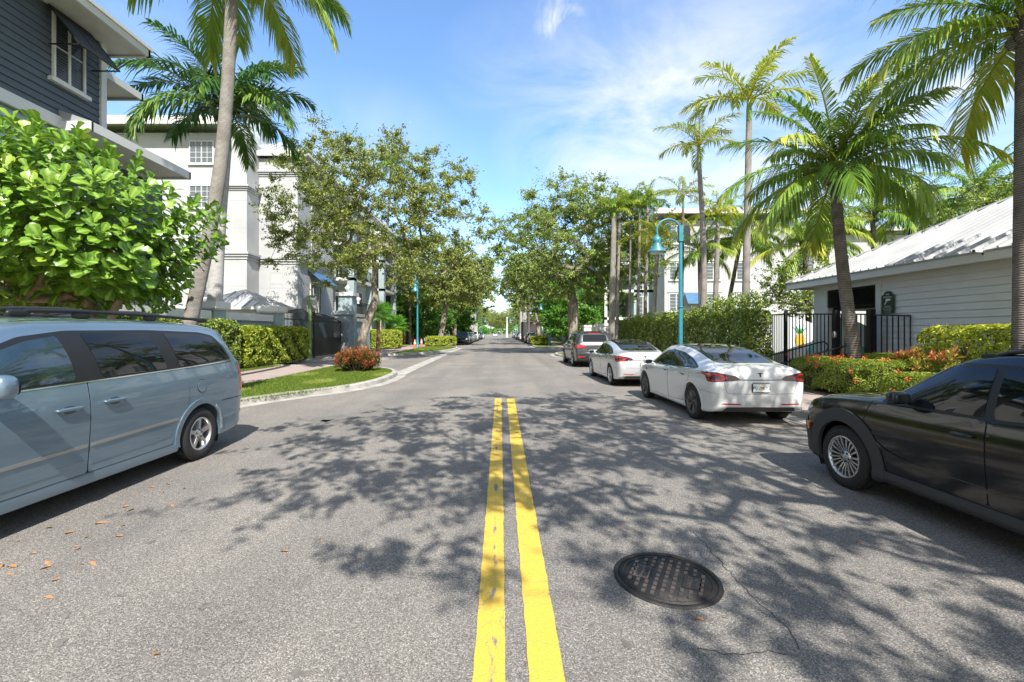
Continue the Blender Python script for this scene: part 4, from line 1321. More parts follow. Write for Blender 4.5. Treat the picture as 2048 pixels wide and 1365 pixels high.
    if plate_txt:
        tm = mat('plate green', (.02, .16, .12), .5)
        a, c = plate_txt
        for s_, yy in ((a, .085), (c, -.085)):
            o = link('lettering', text_mesh(s_, .082, tm, .001), pl)
            o.location = (-2.3325, yy, .70); o.rotation_euler = (R(90), 0, R(-90))
        if not oldplate:
            o = MB(); o.lathe([(.0001, 0), (.024, 0)], (-2.333, 0, .705), 16, 'x'); o.build('orange_emblem', mat('plate orange', (.8, .22, .02), .5), pl)
        o = link('lettering', text_mesh('FLORIDA', .026, tm, .001), pl)
        o.location = (-2.3325, 0, .762); o.rotation_euler = (R(90), 0, R(-90))
    mirror_part(root, .86, .985, pm, (.075, .10, .06), .90)
    add_wheels(root, sp, style, rim_m)
    return root

alloy_dark = paint('aero cover grey', (.11, .108, .105), .5, .4, coat=0)
silver_al = paint('silver alloy', (.52, .53, .54), .9, .25, coat=0)
pearl = paint('pearl white paint', (.62, .625, .625), .0, .25)
pearl2 = paint('silver white paint', (.50, .51, .52), .3, .25)
blackp = paint('black paint', (.004, .004, .005), .0, .14, coat=.6)
darkgrey = paint('dark grey paint', (.055, .055, .06), .6, .3)

van = minivan((-4.99, 4.57, 0), R(-90 - 1.0))
kona = suv('crossover', 'black crossover with grey plastic wheel arches and silver multi-spoke wheels at the right', (4.66, 3.69, 0), R(90), KONA, blackp, 'multi', silver_al, True)
kona['category'] = 'car'
tes1 = sedan('electric_sedan', 'white fastback sedan with dark grey aero wheel covers, nearer of the two white sedans', (4.69, 10.45, 0), R(90), pearl, 'aero', alloy_dark, ('PUZ', 'KY2'))
tes2 = sedan('electric_sedan', 'silvery white sedan with slim-spoked silver wheels between the dark suv and the other white sedan', (4.47, 16.25, 0), R(90.5), pearl2, 'ten', silver_al, ('QU4', 'MPT'), oldplate=True)
bmw = suv('dark_suv', 'dark grey suv with bright red tail lights parked ahead of the white sedans', (4.62, 24.2, 0), R(90), X5, darkgrey, 'ten', silver_al, False, lights='suv')
for pn in ([(-.30, 1.625), (-.30, 1.65), (.30, 1.65), (.30, 1.625)],):
    S_ = Skin(X5); S_.panel('brake_light', rounded(pn, .008), 'B', red_lens, bmw, .012)
b = MB()
for sg in (1, -1):
    b.lathe([(.05, -.02), (.052, .03), (.042, .03), (.042, -.02)], (0, 0, 0), 20, 'x')
    b.v[-80:] = [(v[0] - 2.44, v[1] * 1.5 + sg * .62, v[2] + .42) for v in b.v[-80:]]
b.build('exhaust_pipe', chrome, bmw)

# ---- cars further down the street: copies with their own paint
def repaint(root, pm, old):
    for ch in [root] + list(root.children_recursive):
        if ch.type == 'MESH':
            for i, sl_ in enumerate(ch.material_slots):
                if sl_.material == old:
                    sl_.link = 'OBJECT'
                    sl_.material = pm
def slim(root, keep=('body', 'window_band', 'window', 'windscreen', 'rear_window', 'tail_light', 'headlight', 'wheel', 'rim', 'sill', 'roof_glass', 'licence_plate', 'roof_rail', 'mirror', 'wheel_well')):
    for ch in list(root.children_recursive):
        if ch.name.split('.')[0] not in keep:
            bpy.data.objects.remove(ch)
    return root
far_suv = slim(suv('parked_suv', 'black suv, nearest of the cars parked along the left kerb beyond the driveway', (-5.0, 62.5, 0), R(-90), X5, blackp, 'five', silver_al, False, detail=False, group='cars parked down the street'))
far_sed = slim(sedan('parked_car', 'grey sedan parked behind the right-hand hedge island', (5.0, 65.2, 0), R(90), darkgrey, 'ten', silver_al, None, detail=False, group='cars parked down the street'))
pw = paint('white paint', (.72, .72, .72)); ps = paint('silver paint', (.40, .41, .42), .7, .3); pbl = paint('dark blue paint', (.03, .045, .08), .4); pgr = paint('mid grey paint', (.15, .155, .16), .6, .3)
pred = paint('dark red paint', (.25, .03, .02), .3)
def place(src, x, y, back, pm, old, label, rzo=0, sc_=1):
    c = copy_tree(src)
    c.location = (x, y, 0); c.rotation_euler = (0, 0, R(-90 if back else 90) + rzo)
    c.scale = (sc_,) * 3
    repaint(c, pm, old)
    relabel(c, label)
    return c
place(far_suv, -5.0, 69.5, True, pbl, blackp, 'dark blue suv right behind the black one along the left kerb')
place(far_suv, -5.0, 76, True, ps, blackp, 'silver suv third in the row of cars along the left kerb')
place(far_sed, -5.0, 83, True, blackp, darkgrey, 'black sedan just in front of the white van on the left side')['category'] = 'sedan'
place(far_suv, -5.0, 90, True, pw, blackp, 'white suv fifth in the row of cars along the left kerb', sc_=1.08)
place(far_sed, -5.0, 104, True, pgr, darkgrey, 'mid grey sedan far down the left kerb past the pale palm trunks')
place(far_suv, -5.0, 111, True, pbl, blackp, 'dark blue suv far down the left kerb, behind the mid grey sedan')
place(far_sed, -5.0, 128, True, pw, darkgrey, 'small white car farthest along the left kerb')
place(far_suv, 5.0, 72.5, False, pgr, blackp, 'mid grey suv right ahead of the grey sedan on the right')
place(far_suv, 5.0, 92, False, pw, blackp, 'white suv beyond the dark box truck on the right')
place(far_sed, 5.0, 99, False, ps, darkgrey, 'silver sedan behind the farther white suv on the right')
place(far_suv, 5.0, 107, False, blackp, blackp, 'black suv far down the right kerb, between two sedans')
place(far_sed, 5.0, 115, False, pw, darkgrey, 'white sedan far down the right kerb, ahead of the black suv')
place(far_sed, 5.0, 127, False, pgr, darkgrey, 'mid grey sedan far down the right kerb, ahead of the white sedan')
place(far_suv, 5.0, 137, False, ps, blackp, 'silver suv farthest down the right kerb')
place(far_sed, -1.6, 190, True, pw, darkgrey, 'white car coming down the middle of the street in the distance')
# dark box truck with an amber light
tk = thing('box_truck', 'dark grey box truck with amber lamp on the right kerb beyond the suvs', 'truck', (5.2, 82, 0), R(90))
tb = mat('truck grey', (.05, .05, .055), .5)
b = MB(); b.box(-3.4, 1.6, -1.2, 1.2, .9, 3.5); b.build('cargo_box', tb, tk)
b = MB(); b.prism([(1.75, .6), (1.75, 2.6), (2.6, 2.6), (3.3, 1.7), (3.6, 1.55), (3.65, .6)], -1.05, 1.05, 'y'); cb_ = b.build('cab', ps, tk)
b = MB(); b.box(-3.4, 3.5, -.45, .45, .55, .85); b.box(-3.5, -3.38, -1.1, 1.1, .5, .62); b.build('chassis', black_plastic, tk)
for sg in (1, -1):
    b = MB(); b.sq((-3.42, sg * .9, .95), (.03, .12, .08), .5); b.build('tail_light', red_lens, tk)
b = MB(); b.sq((-3.42, -.95, 3.2), (.05, .12, .08), .6); b.build('amber_lamp', amber, tk)
twm = wheel_meshes(.45, .27, .25, 'ten', alloy)
for x in (-2.2, 2.4):
    for sg in (1, -1):
        t = link('wheel', twm[0], tk); t.location = (x, sg * .95, .45)
        if sg < 0: t.rotation_euler = (0, 0, PI)
        link('rim', twm[1], t)
# ---------------------------------------------------------------- buildings
def lap_siding(parent, name, m, a, b, z0, z1, ht, out):
    """lapped boards on a vertical wall from a=(x,y) to b; out = unit outward (x,y)"""
    mb = MB()
    n = max(1, int(round((z1 - z0) / ht)))
    h = (z1 - z0) / n
    for i in range(n):
        zb, zt = z0 + i * h, z0 + (i + 1) * h
        o1 = .04; o2 = .004
        p = [(a[0] + out[0] * o1, a[1] + out[1] * o1, zb), (b[0] + out[0] * o1, b[1] + out[1] * o1, zb), (b[0] + out[0] * o2, b[1] + out[1] * o2, zt), (a[0] + out[0] * o2, a[1] + out[1] * o2, zt)]
        q = [(a[0] + out[0] * .002, a[1] + out[1] * .002, zb), (b[0] + out[0] * .002, b[1] + out[1] * .002, zb)]
        mb.add(p + q, [(0, 1, 2, 3), (4, 5, 1, 0)])
    return mb.build(name, m, parent, False)

def win_mesh(w_, h_, nx, ny, name='window', fw=.07, dep=.07, pane_m=None, frame_m=None, sill=True):
    """window in its own frame: x along the wall, z up, facing -y"""
    f = MB()
    f.box(-w_ / 2 - fw, -w_ / 2, -dep, 0, -fw, h_ + fw); f.box(w_ / 2, w_ / 2 + fw, -dep, 0, -fw, h_ + fw)
    f.box(-w_ / 2, w_ / 2, -dep, 0, -fw, 0); f.box(-w_ / 2, w_ / 2, -dep, 0, h_, h_ + fw)
    for i in range(1, nx):
        x = -w_ / 2 + w_ * i / nx
        t = .035 if (nx % 2 == 0 and i == nx // 2) else .014
        f.box(x - t, x + t, -dep * .7, -.02, 0, h_)
    for j in range(1, ny):
        z = h_ * j / ny
        f.box(-w_ / 2, w_ / 2, -dep * .62, -.025, z - .014, z + .014)
    if sill: f.box(-w_ / 2 - .16, w_ / 2 + .16, -dep - .06, 0, -fw - .10, -fw)
    p = MB(); p.box(-w_ / 2, w_ / 2, -.02, -.012, 0, h_)
    return f.mesh('window', frame_m or trim_w), p.mesh('pane', pane_m or glass)
WC = {}
def put_window(parent, x, y, z, rz, w_, h_, nx, ny, pane=None, **k):
    key = (w_, h_, nx, ny, pane.name if pane else '', str(k))
    if key not in WC: WC[key] = win_mesh(w_, h_, nx, ny, pane_m=pane, **k)
    a, b = WC[key]
    o = link('window', a, parent)
    o.location = Vector((x, y, z)) - Vector(parent.location)
    o.rotation_euler = (0, 0, rz)
    link('pane', b, o)
    return o
EAST = R(90)      # window facing +x ; rz=0 faces -y ; R(-90) faces -x
WEST = R(-90)
def cornice(mb, x0, x1, y0, y1, z, h=.5, d=.22):
    for i, (dd, hh) in enumerate(((.06, .0), (.14, .18), (.22, .34))):
        mb.box(x0 - dd, x1 + dd, y0 - dd, y1 + dd, z + hh * h / .5, z + (hh + .155) * h / .5)

def awning(parent, x, y, z, rz, w_, m, drop=1.0, outd=1.1, struts=True):
    mb = MB()
    mb.add([(-w_ / 2, 0, 0), (w_ / 2, 0, 0), (w_ / 2, -outd, -drop), (-w_ / 2, -outd, -drop), (-w_ / 2, 0, -.03), (w_ / 2, 0, -.03), (w_ / 2, -outd, -drop - .03), (-w_ / 2, -outd, -drop - .03)],
           [(0, 3, 2, 1), (4, 5, 6, 7), (0, 1, 5, 4), (1, 2, 6, 5), (2, 3, 7, 6), (3, 0, 4, 7)])
    if struts:
        for s_ in (-1, 1):
            mb.bar((s_ * w_ / 2, 0, -drop - .05), (s_ * w_ / 2, -outd, -drop - .02), .04)
    o = mb.build('awning', m, parent)
    o.location = Vector((x, y, z)) - Vector(parent.location)
    o.rotation_euler = (0, 0, rz)
    return o
blue_aw = mat('awning blue', (.035, .11, .22), .7, col2=(.05, .14, .27), vs=3)
navy_aw = mat('awning navy', (.03, .05, .10), .6)

def railing(parent, pts, z, h=1.0, step=.13, m=black_iron, name='railing'):
    mb = MB()
    for (x0, y0), (x1, y1) in zip(pts, pts[1:]):
        mb.bar((x0, y0, z + h), (x1, y1, z + h), .05, .04)
        mb.bar((x0, y0, z + .08), (x1, y1, z + .08), .035, .03)
        L_ = math.hypot(x1 - x0, y1 - y0)
        n = max(1, int(L_ / step))
        for i in range(n + 1):
            t = i / n
            x, y = x0 + (x1 - x0) * t, y0 + (y1 - y0) * t
            mb.bar((x, y, z), (x, y, z + h), .018)
    return mb.build(name, m, parent, False)

# ---- dark grey sided house, left foreground
H = thing('grey_house', 'dark grey lap-sided house with white eaves and a black bahama shutter, upper left', 'house', (-14.5, 5, 0))
b = MB(); b.box(-17.5, -11.53, -6, 13.22, 7.2, 10.35); b.box(-17.5, -13.3, 13.22, 15.4, 7.2, 10.2); b.build('upper_wall', siding_dark, H, False)
lap_siding(H, 'siding', siding_dark, (-11.53, -6), (-11.53, 13.22), 7.32, 10.35, .19, (1, 0))
b = MB(); b.box(-11.52, -11.44, 13.10, 13.28, 7.2, 10.3); b.box(-11.52, -11.43, -6, 13.28, 7.02, 7.32); b.build('trim', trim_w, H, False)
b = MB(); b.box(-17.5, -11.6, -6, 13.1, 0, 7.1); b.build('lower_wall', siding_sage, H, False)
lap_siding(H, 'lower_siding', siding_sage, (-11.6, -6), (-11.6, 13.1), 3.6, 7.02, .26, (1, 0))
b = MB(); b.box(-11.6, -11.55, -6, 13.1, 0, 3.55); b.build('ground_floor_wall', mat('ground floor render', (.42, .43, .42), .9, col2=(.48, .48, .47), vs=2), H, False)
b = MB(); b.box(-17.5, -12.2, 13.12, 16.5, 0, 7.0); b.build('side_wing_wall', mat('dark grey wall', (.10, .12, .135), .85), H, False)  # side wing in one even dark grey
# roof with deep soffit
rf = MB(); rf.prism([(-10.62, 10.12), (-10.62, 10.30), (-14.5, 12.3), (-18.4, 10.30), (-18.4, 10.12)], -7, 13.75, 'y')
ro = rf.build('roof', roof_metal, H, False)
b = MB(); b.box(-18.35, -10.66, -6.9, 13.70, 10.06, 10.14); link('soffit', b.mesh('soffit', soffit_m), ro)
b = MB(); b.box(-10.67, -10.58, -7, 13.82, 10.02, 10.27); b.box(-18.4, -10.58, 13.74, 13.82, 10.02, 10.27); b.box(-10.60, -10.53, -7, 13.86, 10.22, 10.31); link('fascia', b.mesh('fascia', trim_w), ro)
b = MB(); b.prism([(-12.6, 9.98), (-12.6, 10.12), (-15, 11.3), (-18, 11.3), (-18, 9.98)], 13.9, 16.0, 'y'); r2 = b.build('rear_roof', roof_metal, H, False)
b = MB(); b.box(-12.64, -12.55, 13.9, 16.06, 9.86, 10.08); b.box(-18, -12.55, 15.98, 16.06, 9.86, 10.08); b.box(-17.9, -12.64, 13.9, 15.98, 9.93, 9.99); link('fascia', b.mesh('fascia', trim_w), r2)
# lower skirt roof
b = MB(); b.prism([(-10.65, 7.10), (-10.65, 7.22), (-12.9, 8.0), (-14, 8.0), (-14, 7.10)], 11.9, 15.6, 'y'); r3 = b.build('porch_roof', roof_metal, H, False)
b = MB(); b.box(-10.70, -10.60, 11.85, 15.66, 6.95, 7.19); b.box(-14, -10.60, 15.58, 15.66, 6.95, 7.19); b.box(-11.6, -10.60, 11.82, 11.9, 6.95, 7.19); b.box(-14, -10.7, 11.9, 15.58, 7.0, 7.08)
link('fascia', b.mesh('fascia', trim_w), r3)
b = MB(); b.box(-14, -12.4, 13.2, 15.3, 0, 7.0); b.build('porch_wall', stucco, H, False)
# window with blinds and the propped shutter
wdw = put_window(H, -11.50, 12.15, 8.3, EAST, .80, 1.62, 2, 2, glass, fw=.055)
b = MB()
for i in range(20): b.box(-.39, .39, -.030, -.024, .04 + i * .077, .085 + i * .077)
link('blind', b.mesh('blind', mat('dark blind slat', (.05, .055, .06), .5)), wdw)
b = MB()
Wd, Ht = 1.2, 1.28
b.bar((-Wd / 2, 0, 0), (-Wd / 2, 0, -Ht), .05, .035, (0, 1, 0)); b.bar((Wd / 2, 0, 0), (Wd / 2, 0, -Ht), .05, .035, (0, 1, 0)); b.bar((0, 0, 0), (0, 0, -Ht), .04, .03, (0, 1, 0))
b.bar((-Wd / 2, 0, 0), (Wd / 2, 0, 0), .06, .035, (0, 1, 0)); b.bar((-Wd / 2, 0, -Ht), (Wd / 2, 0, -Ht), .06, .035, (0, 1, 0))
for i in range(24):
    z = -.04 - i * (Ht - .06) / 24
    b.add([(-Wd / 2, -.015, z), (Wd / 2, -.015, z), (Wd / 2, .015, z - .038), (-Wd / 2, .015, z - .038)], [(0, 1, 2, 3)])
sh = b.mesh('shutter', black_iron)
so_ = link('shutter', sh, H); so_.location = Vector((-11.42, 12.15, 10.02)) - Vector(H.location); so_.rotation_euler = (R(-38), 0, EAST)
b = MB()
for s_ in (-1, 1): b.bar((-11.42, 12.15 + s_ * .60, 9.02), (-11.42 + Ht * math.sin(R(38)), 12.15 + s_ * .60, 10 - Ht * math.cos(R(38)) + .02), .03)
b.build('shutter_prop', black_iron, H, False)
# meter box, downpipe and standpipe under the tree
gm = mat('galvanised grey', (.30, .32, .32), .5, .4)
mb_ = thing('meter_cabinet', 'grey metal meter cabinet on the wall below the fiddle-leaf tree', 'cabinet', (-11.35, 10.6, 1.4))
b = MB(); b.sq((0, 0, .55), (.14, .62, .58), .12); b.box(.14, .15, -.02, .0, .02, 1.1); b.build('case', gm, mb_)
b = MB(); b.sq((.15, .25, .55), (.012, .02, .05), .6); b.build('latch', dark_metal, mb_)
sp_ = thing('standpipe', 'grey standpipe with rounded cap in front of the house wall', 'pipe', (-10.9, 12.1, 0))
b = MB(); b.tube([(0, 0, 0), (0, 0, 2.3)], .075, 12); b.build('pipe', gm, sp_)
b = MB(); b.sq((0, 0, 2.32), (.13, .13, .10), .8); b.tube([(0, 0, 2.1), (0, -.3, 2.15), (0, -.34, 1.9)], .05, 8); b.build('valve_cap', mat('pale pipe', (.45, .46, .46), .6), sp_)
st = thing('stair_parapet', 'sloping white rendered parapet at the house wall, far left', 'parapet', (-10.9, 7, 0))
b = MB(); b.prism([(-5, 0), (-5, 3.4), (.9, 2.55), (3.6, 1.5), (3.6, 0)], -.12, .12, 'x'); b.build('wall', mat('rough white render', (.6, .6, .58), .95, bump=.8, bs=25), st)

# ---- left apartment building
LB = thing('apartment_building', 'pale grey four-storey apartment building behind the two leaning palms on the left', 'building', (-20, 40, 0))
b = MB()
b.box(-40, -19.6, 32.4, 60, 0, 15.9)            # window wall block
b.box(-19.5, -17.4, 31.4, 36, 1.2, 15.2)         # projecting bay
b.box(-17.5, -14.6, 33.0, 40, 1.2, 14.3)         # corner block
b.box(-22, -15.0, 36, 84, 0, 14.0)
b.build('wall', stucco, LB, False)
b = MB(); b.box(-19.52, -17.38, 31.38, 36, 0, 1.2); b.box(-17.5, -14.58, 32.98, 40, 0, 2.9); b.build('base_wall', stucco_grey, LB, False)
for a_ in ((-19.5, -17.4, 31.4, 36, 6.75), (-17.4, -14.6, 33.0, 40, 6.65), (-17.6, -14.6, 33.0, 40, 13.0, .4), (-19.5, -17.4, 31.4, 36, 11.5, .35)):
    b = MB(); cornice(b, *a_); b.build('belt_course', stucco, LB, False)
# joint lines scored in the render
b = MB()
groove = mat('render joint', (.40, .40, .41), .9)
for z in (4.9, 8.9, 10.8): b.box(-19.5, -17.39, 31.392, 31.398, z, z + .02); b.box(-17.4, -14.59, 32.992, 32.998, z, z + .02)
for x, zz0, zz1 in ((-16.6, 3.6, 6), (-15.7, 3.6, 6), (-16.6, 7.8, 10.2), (-15.7, 7.8, 10.2)):
    b.box(x, x + .02, 32.99, 32.996, zz0, zz1)
for zz in (3.6, 4.2, 5.2, 6.0, 7.8, 10.2): b.box(-16.6, -15.7, 32.988, 32.9965, zz, zz + .02)
b.build('joint', groove, LB, False)
# roofs and eaves
def hip_roof(parent, x0, x1, y0, y1, z, rise, over, m, name='roof', fas=.35):
    xa, xb, ya, yb = x0 - over, x1 + over, y0 - over, y1 + over
    d = min(xb - xa, yb - ya) / 2
    mb = MB()
    if xb - xa < yb - ya:
        r0, r1 = ((xa + xb) / 2, ya + d, z + rise), ((xa + xb) / 2, yb - d, z + rise)
    else:
        r0, r1 = (xa + d, (ya + yb) / 2, z + rise), (xb - d, (ya + yb) / 2, z + rise)
    A, B_, C_, D_ = (xa, ya, z), (xb, ya, z), (xb, yb, z), (xa, yb, z)
    if xb - xa < yb - ya:
        mb.add([A, B_, C_, D_, r0, r1], [(0, 1, 4), (1, 2, 5, 4), (2, 3, 5), (3, 0, 4, 5)])
    else:
        mb.add([A, B_, C_, D_, r0, r1], [(0, 1, 5, 4), (1, 2, 5), (2, 3, 4, 5), (3, 0, 4)])
    o = mb.build(name, m, parent, False)
    ribs = MB()
    # standing seams
    def seams(p0, p1, q0, q1, n):
        for i in range(1, n):
            t = i / n
            a = Vector(p0).lerp(Vector(p1), t); e = Vector(q0).lerp(Vector(q1), t)
            nrm = Vector((0, 0, 1))
            ribs.bar(a + nrm * .02, e + nrm * .02, .03, .045)
    n = int((xb - xa) / .45)
    if xb - xa < yb - ya:
        seams(B_, C_, r0, r1, int((yb - ya) / .6)) if False else None
    # ribs perpendicular to each eave
    for (P, Q, inx) in ((A, B_, (0, 1)), (B_, C_, (-1, 0)), (D_, A, (1, 0))):
        P = Vector(P); Q = Vector(Q)
        Ln = (Q - P).length
        k = int(Ln / .5)
        for i in range(1, k):
            s_ = Ln * i / k
            run = min(s_, Ln - s_, d)
            a = P + (Q - P) * (i / k)
            e = a + Vector((inx[0], inx[1], 0)) * run + Vector((0, 0, rise * run / d))
            ribs.bar(a + Vector((0, 0, .02)), e + Vector((0, 0, .02)), .03, .05)
    link('seam', ribs.mesh('seam', m), o)
    f = MB()
    f.box(xa, xb, ya - .03, ya + .04, z - fas, z + .02); f.box(xa, xb, yb - .04, yb + .03, z - fas, z + .02)
    f.box(xa - .03, xa + .04, ya, yb, z - fas, z + .02); f.box(xb - .04, xb + .03, ya, yb, z - fas, z + .02)
    link('fascia', f.mesh('fascia', trim_w), o)
    s2 = MB(); s2.box(xa + .05, xb - .05, ya + .05, yb - .05, z - .12, z - .05)
    link('soffit', s2.mesh('soffit', soffit_m), o)
    return o
hip_roof(LB, -40, -19.6, 32.4, 60, 16.6, 1.6, 1.1, roof_light, fas=.55)
hip_roof(LB, -19.5, -14.6, 33.6, 60, 14.75, 2.0, .9, roof_light)
b = MB(); b.box(-20.0, -18.8, 36, 37.6, 16, 20.6); b.build('roof_tower', stucco_grey, LB, False)
put_window(LB, -19.3, 35.99, 18.7, 0, .5, .9, 1, 2)
for zc in (14.05, 10.9, 7.7, 4.5):
    put_window(LB, PX(404, 32.4), 32.39, zc - .3, 0, 1.6, 1.5, 4, 4, blinds)
for zc in (14.3,):
    mbw = MB(); mbw.prism(circ(0, 0, .34, 24, 0, 180) + [(-.34, -.5), (.34, -.5)], -.03, 0, 'y')
    o = mbw.build('window', glass, LB); o.location = Vector((PX(262, 32.4), 32.37, zc)) - Vector(LB.location)
    mbw = MB(); oo = circ(0, 0, .44, 24, 0, 180) + [(-.44, -.6), (.44, -.6)]; mbw.prism(oo, -.02, 0, 'y')
    o = mbw.build('window_surround', trim_w, LB); o.location = Vector((PX(262, 32.4), 32.385, zc)) - Vector(LB.location)
awning(LB, -14.58, 36.2, 6.5, EAST, 3.0, blue_aw, 1.0, 1.2)
put_window(LB, -14.59, 36.2, 3.2, EAST, 2.0, 2.2, 4, 3, blinds)
put_window(LB, -14.59, 36.2, 8.0, EAST, 1.6, 1.6, 4, 3, blinds)
put_window(LB, -14.59, 36.2, 11, EAST, 1.6, 1.6, 4, 3, blinds)
# street side: bays of balconies between columns
colm = MB(); slab = MB()
dark_open = mat('balcony back wall', (.30, .32, .33), .9)
for k in range(4):
    y0 = 40.5 + k * 10.5
    for j, z in enumerate((3.4, 6.6, 9.8)):
        slab = MB(); slab.box(-15.0, -12.9, y0, y0 + 6.4, z - .28, z); slab.build('balcony_slab', trim_w, LB, False)
        railing(LB, [(-15.0, y0 + .05), (-12.95, y0 + .05), (-12.95, y0 + 6.35), (-15.0, y0 + 6.35)], z, 1.05, .16)
        put_window(LB, -14.99, y0 + 2.0, z + .06, EAST, 1.9, 2.15, 2, 1, glass, sill=False)
        put_window(LB, -14.99, y0 + 4.9, z + .06, EAST, 1.5, 2.15, 2, 3, blinds, sill=False)
    for yy in (y0 + .35, y0 + 6.05):
        colm = MB(); colm.box(-13.5, -12.9, yy - .35, yy + .35, 0, 12.6); colm.build('balcony_column', stucco_grey, LB, False)
    slab = MB(); slab.box(-15.0, -12.8, y0 - .1, y0 + 6.5, 12.6, 13.0); slab.build('balcony_roof', trim_w, LB, False)
    for z in (4.4, 7.6, 10.8): put_window(LB, -14.99, y0 + 8.5, z, EAST, 1.2, 1.5, 2, 3, glass)
    if k < 3: awning(LB, -14.98, y0 + 8.5, 13.1 - 3.2, EAST, 1.8, blue_aw, .7, .8, False)

# ---- far blocks on both sides, generic storeys
def block(name, label, x0, x1, y0, y1, zt, wm, face):
    T = thing(name, label, 'building', ((x0 + x1) / 2, y0, 0))
    b = MB(); b.box(x0, x1, y0, y1, 0, zt); b.build('wall', wm, T, False)
    hip_roof(T, x0, x1, y0, y1, zt + .3, 1.6, .8, roof_light)
    xs_ = x1 if face > 0 else x0
    y = y0 + 2.5
    k = 0
    while y < y1 - 2:
        for z in np.arange(1.0, zt - 2.2, 3.2):
            if k % 3 == 1:
                put_window(T, xs_ + face * .01, y, float(z) - .5, EAST if face > 0 else WEST, 2.2, 2.2, 2, 1, glass, sill=False)
                b = MB(); b.box(xs_, xs_ + face * 1.5, y - 1.8, y + 1.8, z - .8, z - .6); b.build('balcony_slab', trim_w, T, False)
                railing(T, [(xs_ + face * .05, y - 1.75), (xs_ + face * 1.45, y - 1.75), (xs_ + face * 1.45, y + 1.75), (xs_ + face * .05, y + 1.75)], float(z) - .6, 1.0, .22)
            else:
                put_window(T, xs_ + face * .01, y, float(z), EAST if face > 0 else WEST, 1.3, 1.5, 2, 3, glass)
        y += 3.6; k += 1
    for x in np.arange(x0 + 2, x1 - 1, 3.6):
        for z in np.arange(1.0, zt - 2.2, 3.2):
            put_window(T, float(x), y0 - .01, float(z), 0, 1.3, 1.5, 2, 3, glass)
    return T
block('apartment_building', 'white apartment block far down the left side behind the street trees', -30, -14.5, 90, 128, 13, stucco, 1)

# ---- right apartment building
RB = thing('apartment_building', 'white apartment building with balconies and metal roof behind the palm row on the right', 'building', (22, 52, 0))
b = MB()
b.box(17.6, 31.5, 48.4, 70, 0, 13.6)
b.box(31.5, 46, 51, 70, 0, 12.6)
b.box(13.4, 17.6, 56, 92, 0, 12.6)
b.build('wall', stucco, RB, False)
b = MB(); b.box(13.38, 17.6, 55.98, 92, 0, 2.6); b.box(15.2, 17.6, 51.3, 56, 0, 13.0); b.build('grey_wall', stucco_grey, RB, False)
hip_roof(RB, 17.2, 31.5, 48.4, 70, 14.6, 1.5, 1.0, roof_light, fas=.5)
hip_roof(RB, 31.5, 46, 51, 70, 13.4, 1.5, 1.0, roof_light, fas=.5)
hip_roof(RB, 13.4, 18.4, 54, 92, 13.2, 1.6, .8, roof_light, fas=.5)
for px in (1352, 1426, 1486):
    x = PX(px, 48.4)
    for z in (11.2, 7.3, 4.0, .9):
        put_window(RB, x, 48.39, z, 0, 1.35, 1.75, 2, 5, blinds)
        if z < 10:
            b = MB(); b.prism([(x - .95, z + 1.95), (x - .8, z + 2.08), (x, z + 2.2), (x + .8, z + 2.08), (x + .95, z + 1.95)], 48.30, 48.39, 'y'); b.build('lintel', trim_w, RB, False)
for sgn in (-1, 1):
    b = MB(); b.box(PX(1354, 48.4) + sgn * 1.05 - .33, PX(1354, 48.4) + sgn * 1.05 + .33, 48.3, 48.38, 11.1, 13.0); b.build('shutter', black_iron, RB, False)
for x in (34.5, 38.5):
    for z in (8.6, 5.2): put_window(RB, x, 50.99, z, 0, 1.4, 1.7, 2, 4, blinds)
b = MB(); b.box(23, 31.6, 48.2, 48.39, 4.9, 5.3); b.build('ledge', trim_w, RB, False)
awning(RB, PX(1388, 48.3), 48.3, 5.9, 0, 2.0, blue_aw, 1.2, .9)
# balconies facing the camera between x 11 and 17.6
cs = MB(); sl2 = MB()
for z in (3.4, 6.5, 9.6):
    sl2 = MB(); sl2.box(11.9, 17.5, 51.3, 56, z - .3, z); sl2.build('balcony_slab', trim_w, RB, False)
    railing(RB, [(12.0, 56), (12.0, 51.35), (17.4, 51.35)], z, 1.05, .17)
for z in (.4, 3.46, 6.56, 9.66):
    put_window(RB, 13.2, 55.97, z, 0, 2.3, 2.2, 3, 1, blinds, sill=False)
    put_window(RB, 16.2, 51.29, z, 0, 1.0, 2.2, 2, 5, blinds, sill=False)
b = MB(); b.box(11.9, 12.2, 51.3, 51.6, 0, 12.6); b.build('balcony_column', trim_w, RB, False)
for k in range(8):
    y = 59 + k * 4
    for z in (3.0, 6.2, 9.4):
        put_window(RB, 13.39, y, z, WEST, 1.3, 1.6, 2, 3, glass)
    if k in (0, 1, 3): awning(RB, 13.37, y, 5.9, WEST, 2.6, navy_aw, 1.1, 1.1)
for i, y in enumerate(np.arange(57, 90, 3.2)):
    b = MB(); b.box(13.34, 13.39, y, y + 1.5, .0, 2.6); b.build('base_panel', stucco, RB, False)
block('apartment_building', 'pale apartment block far down the right side past the green ficus', 13.6, 30, 98, 140, 13, stucco, -1)

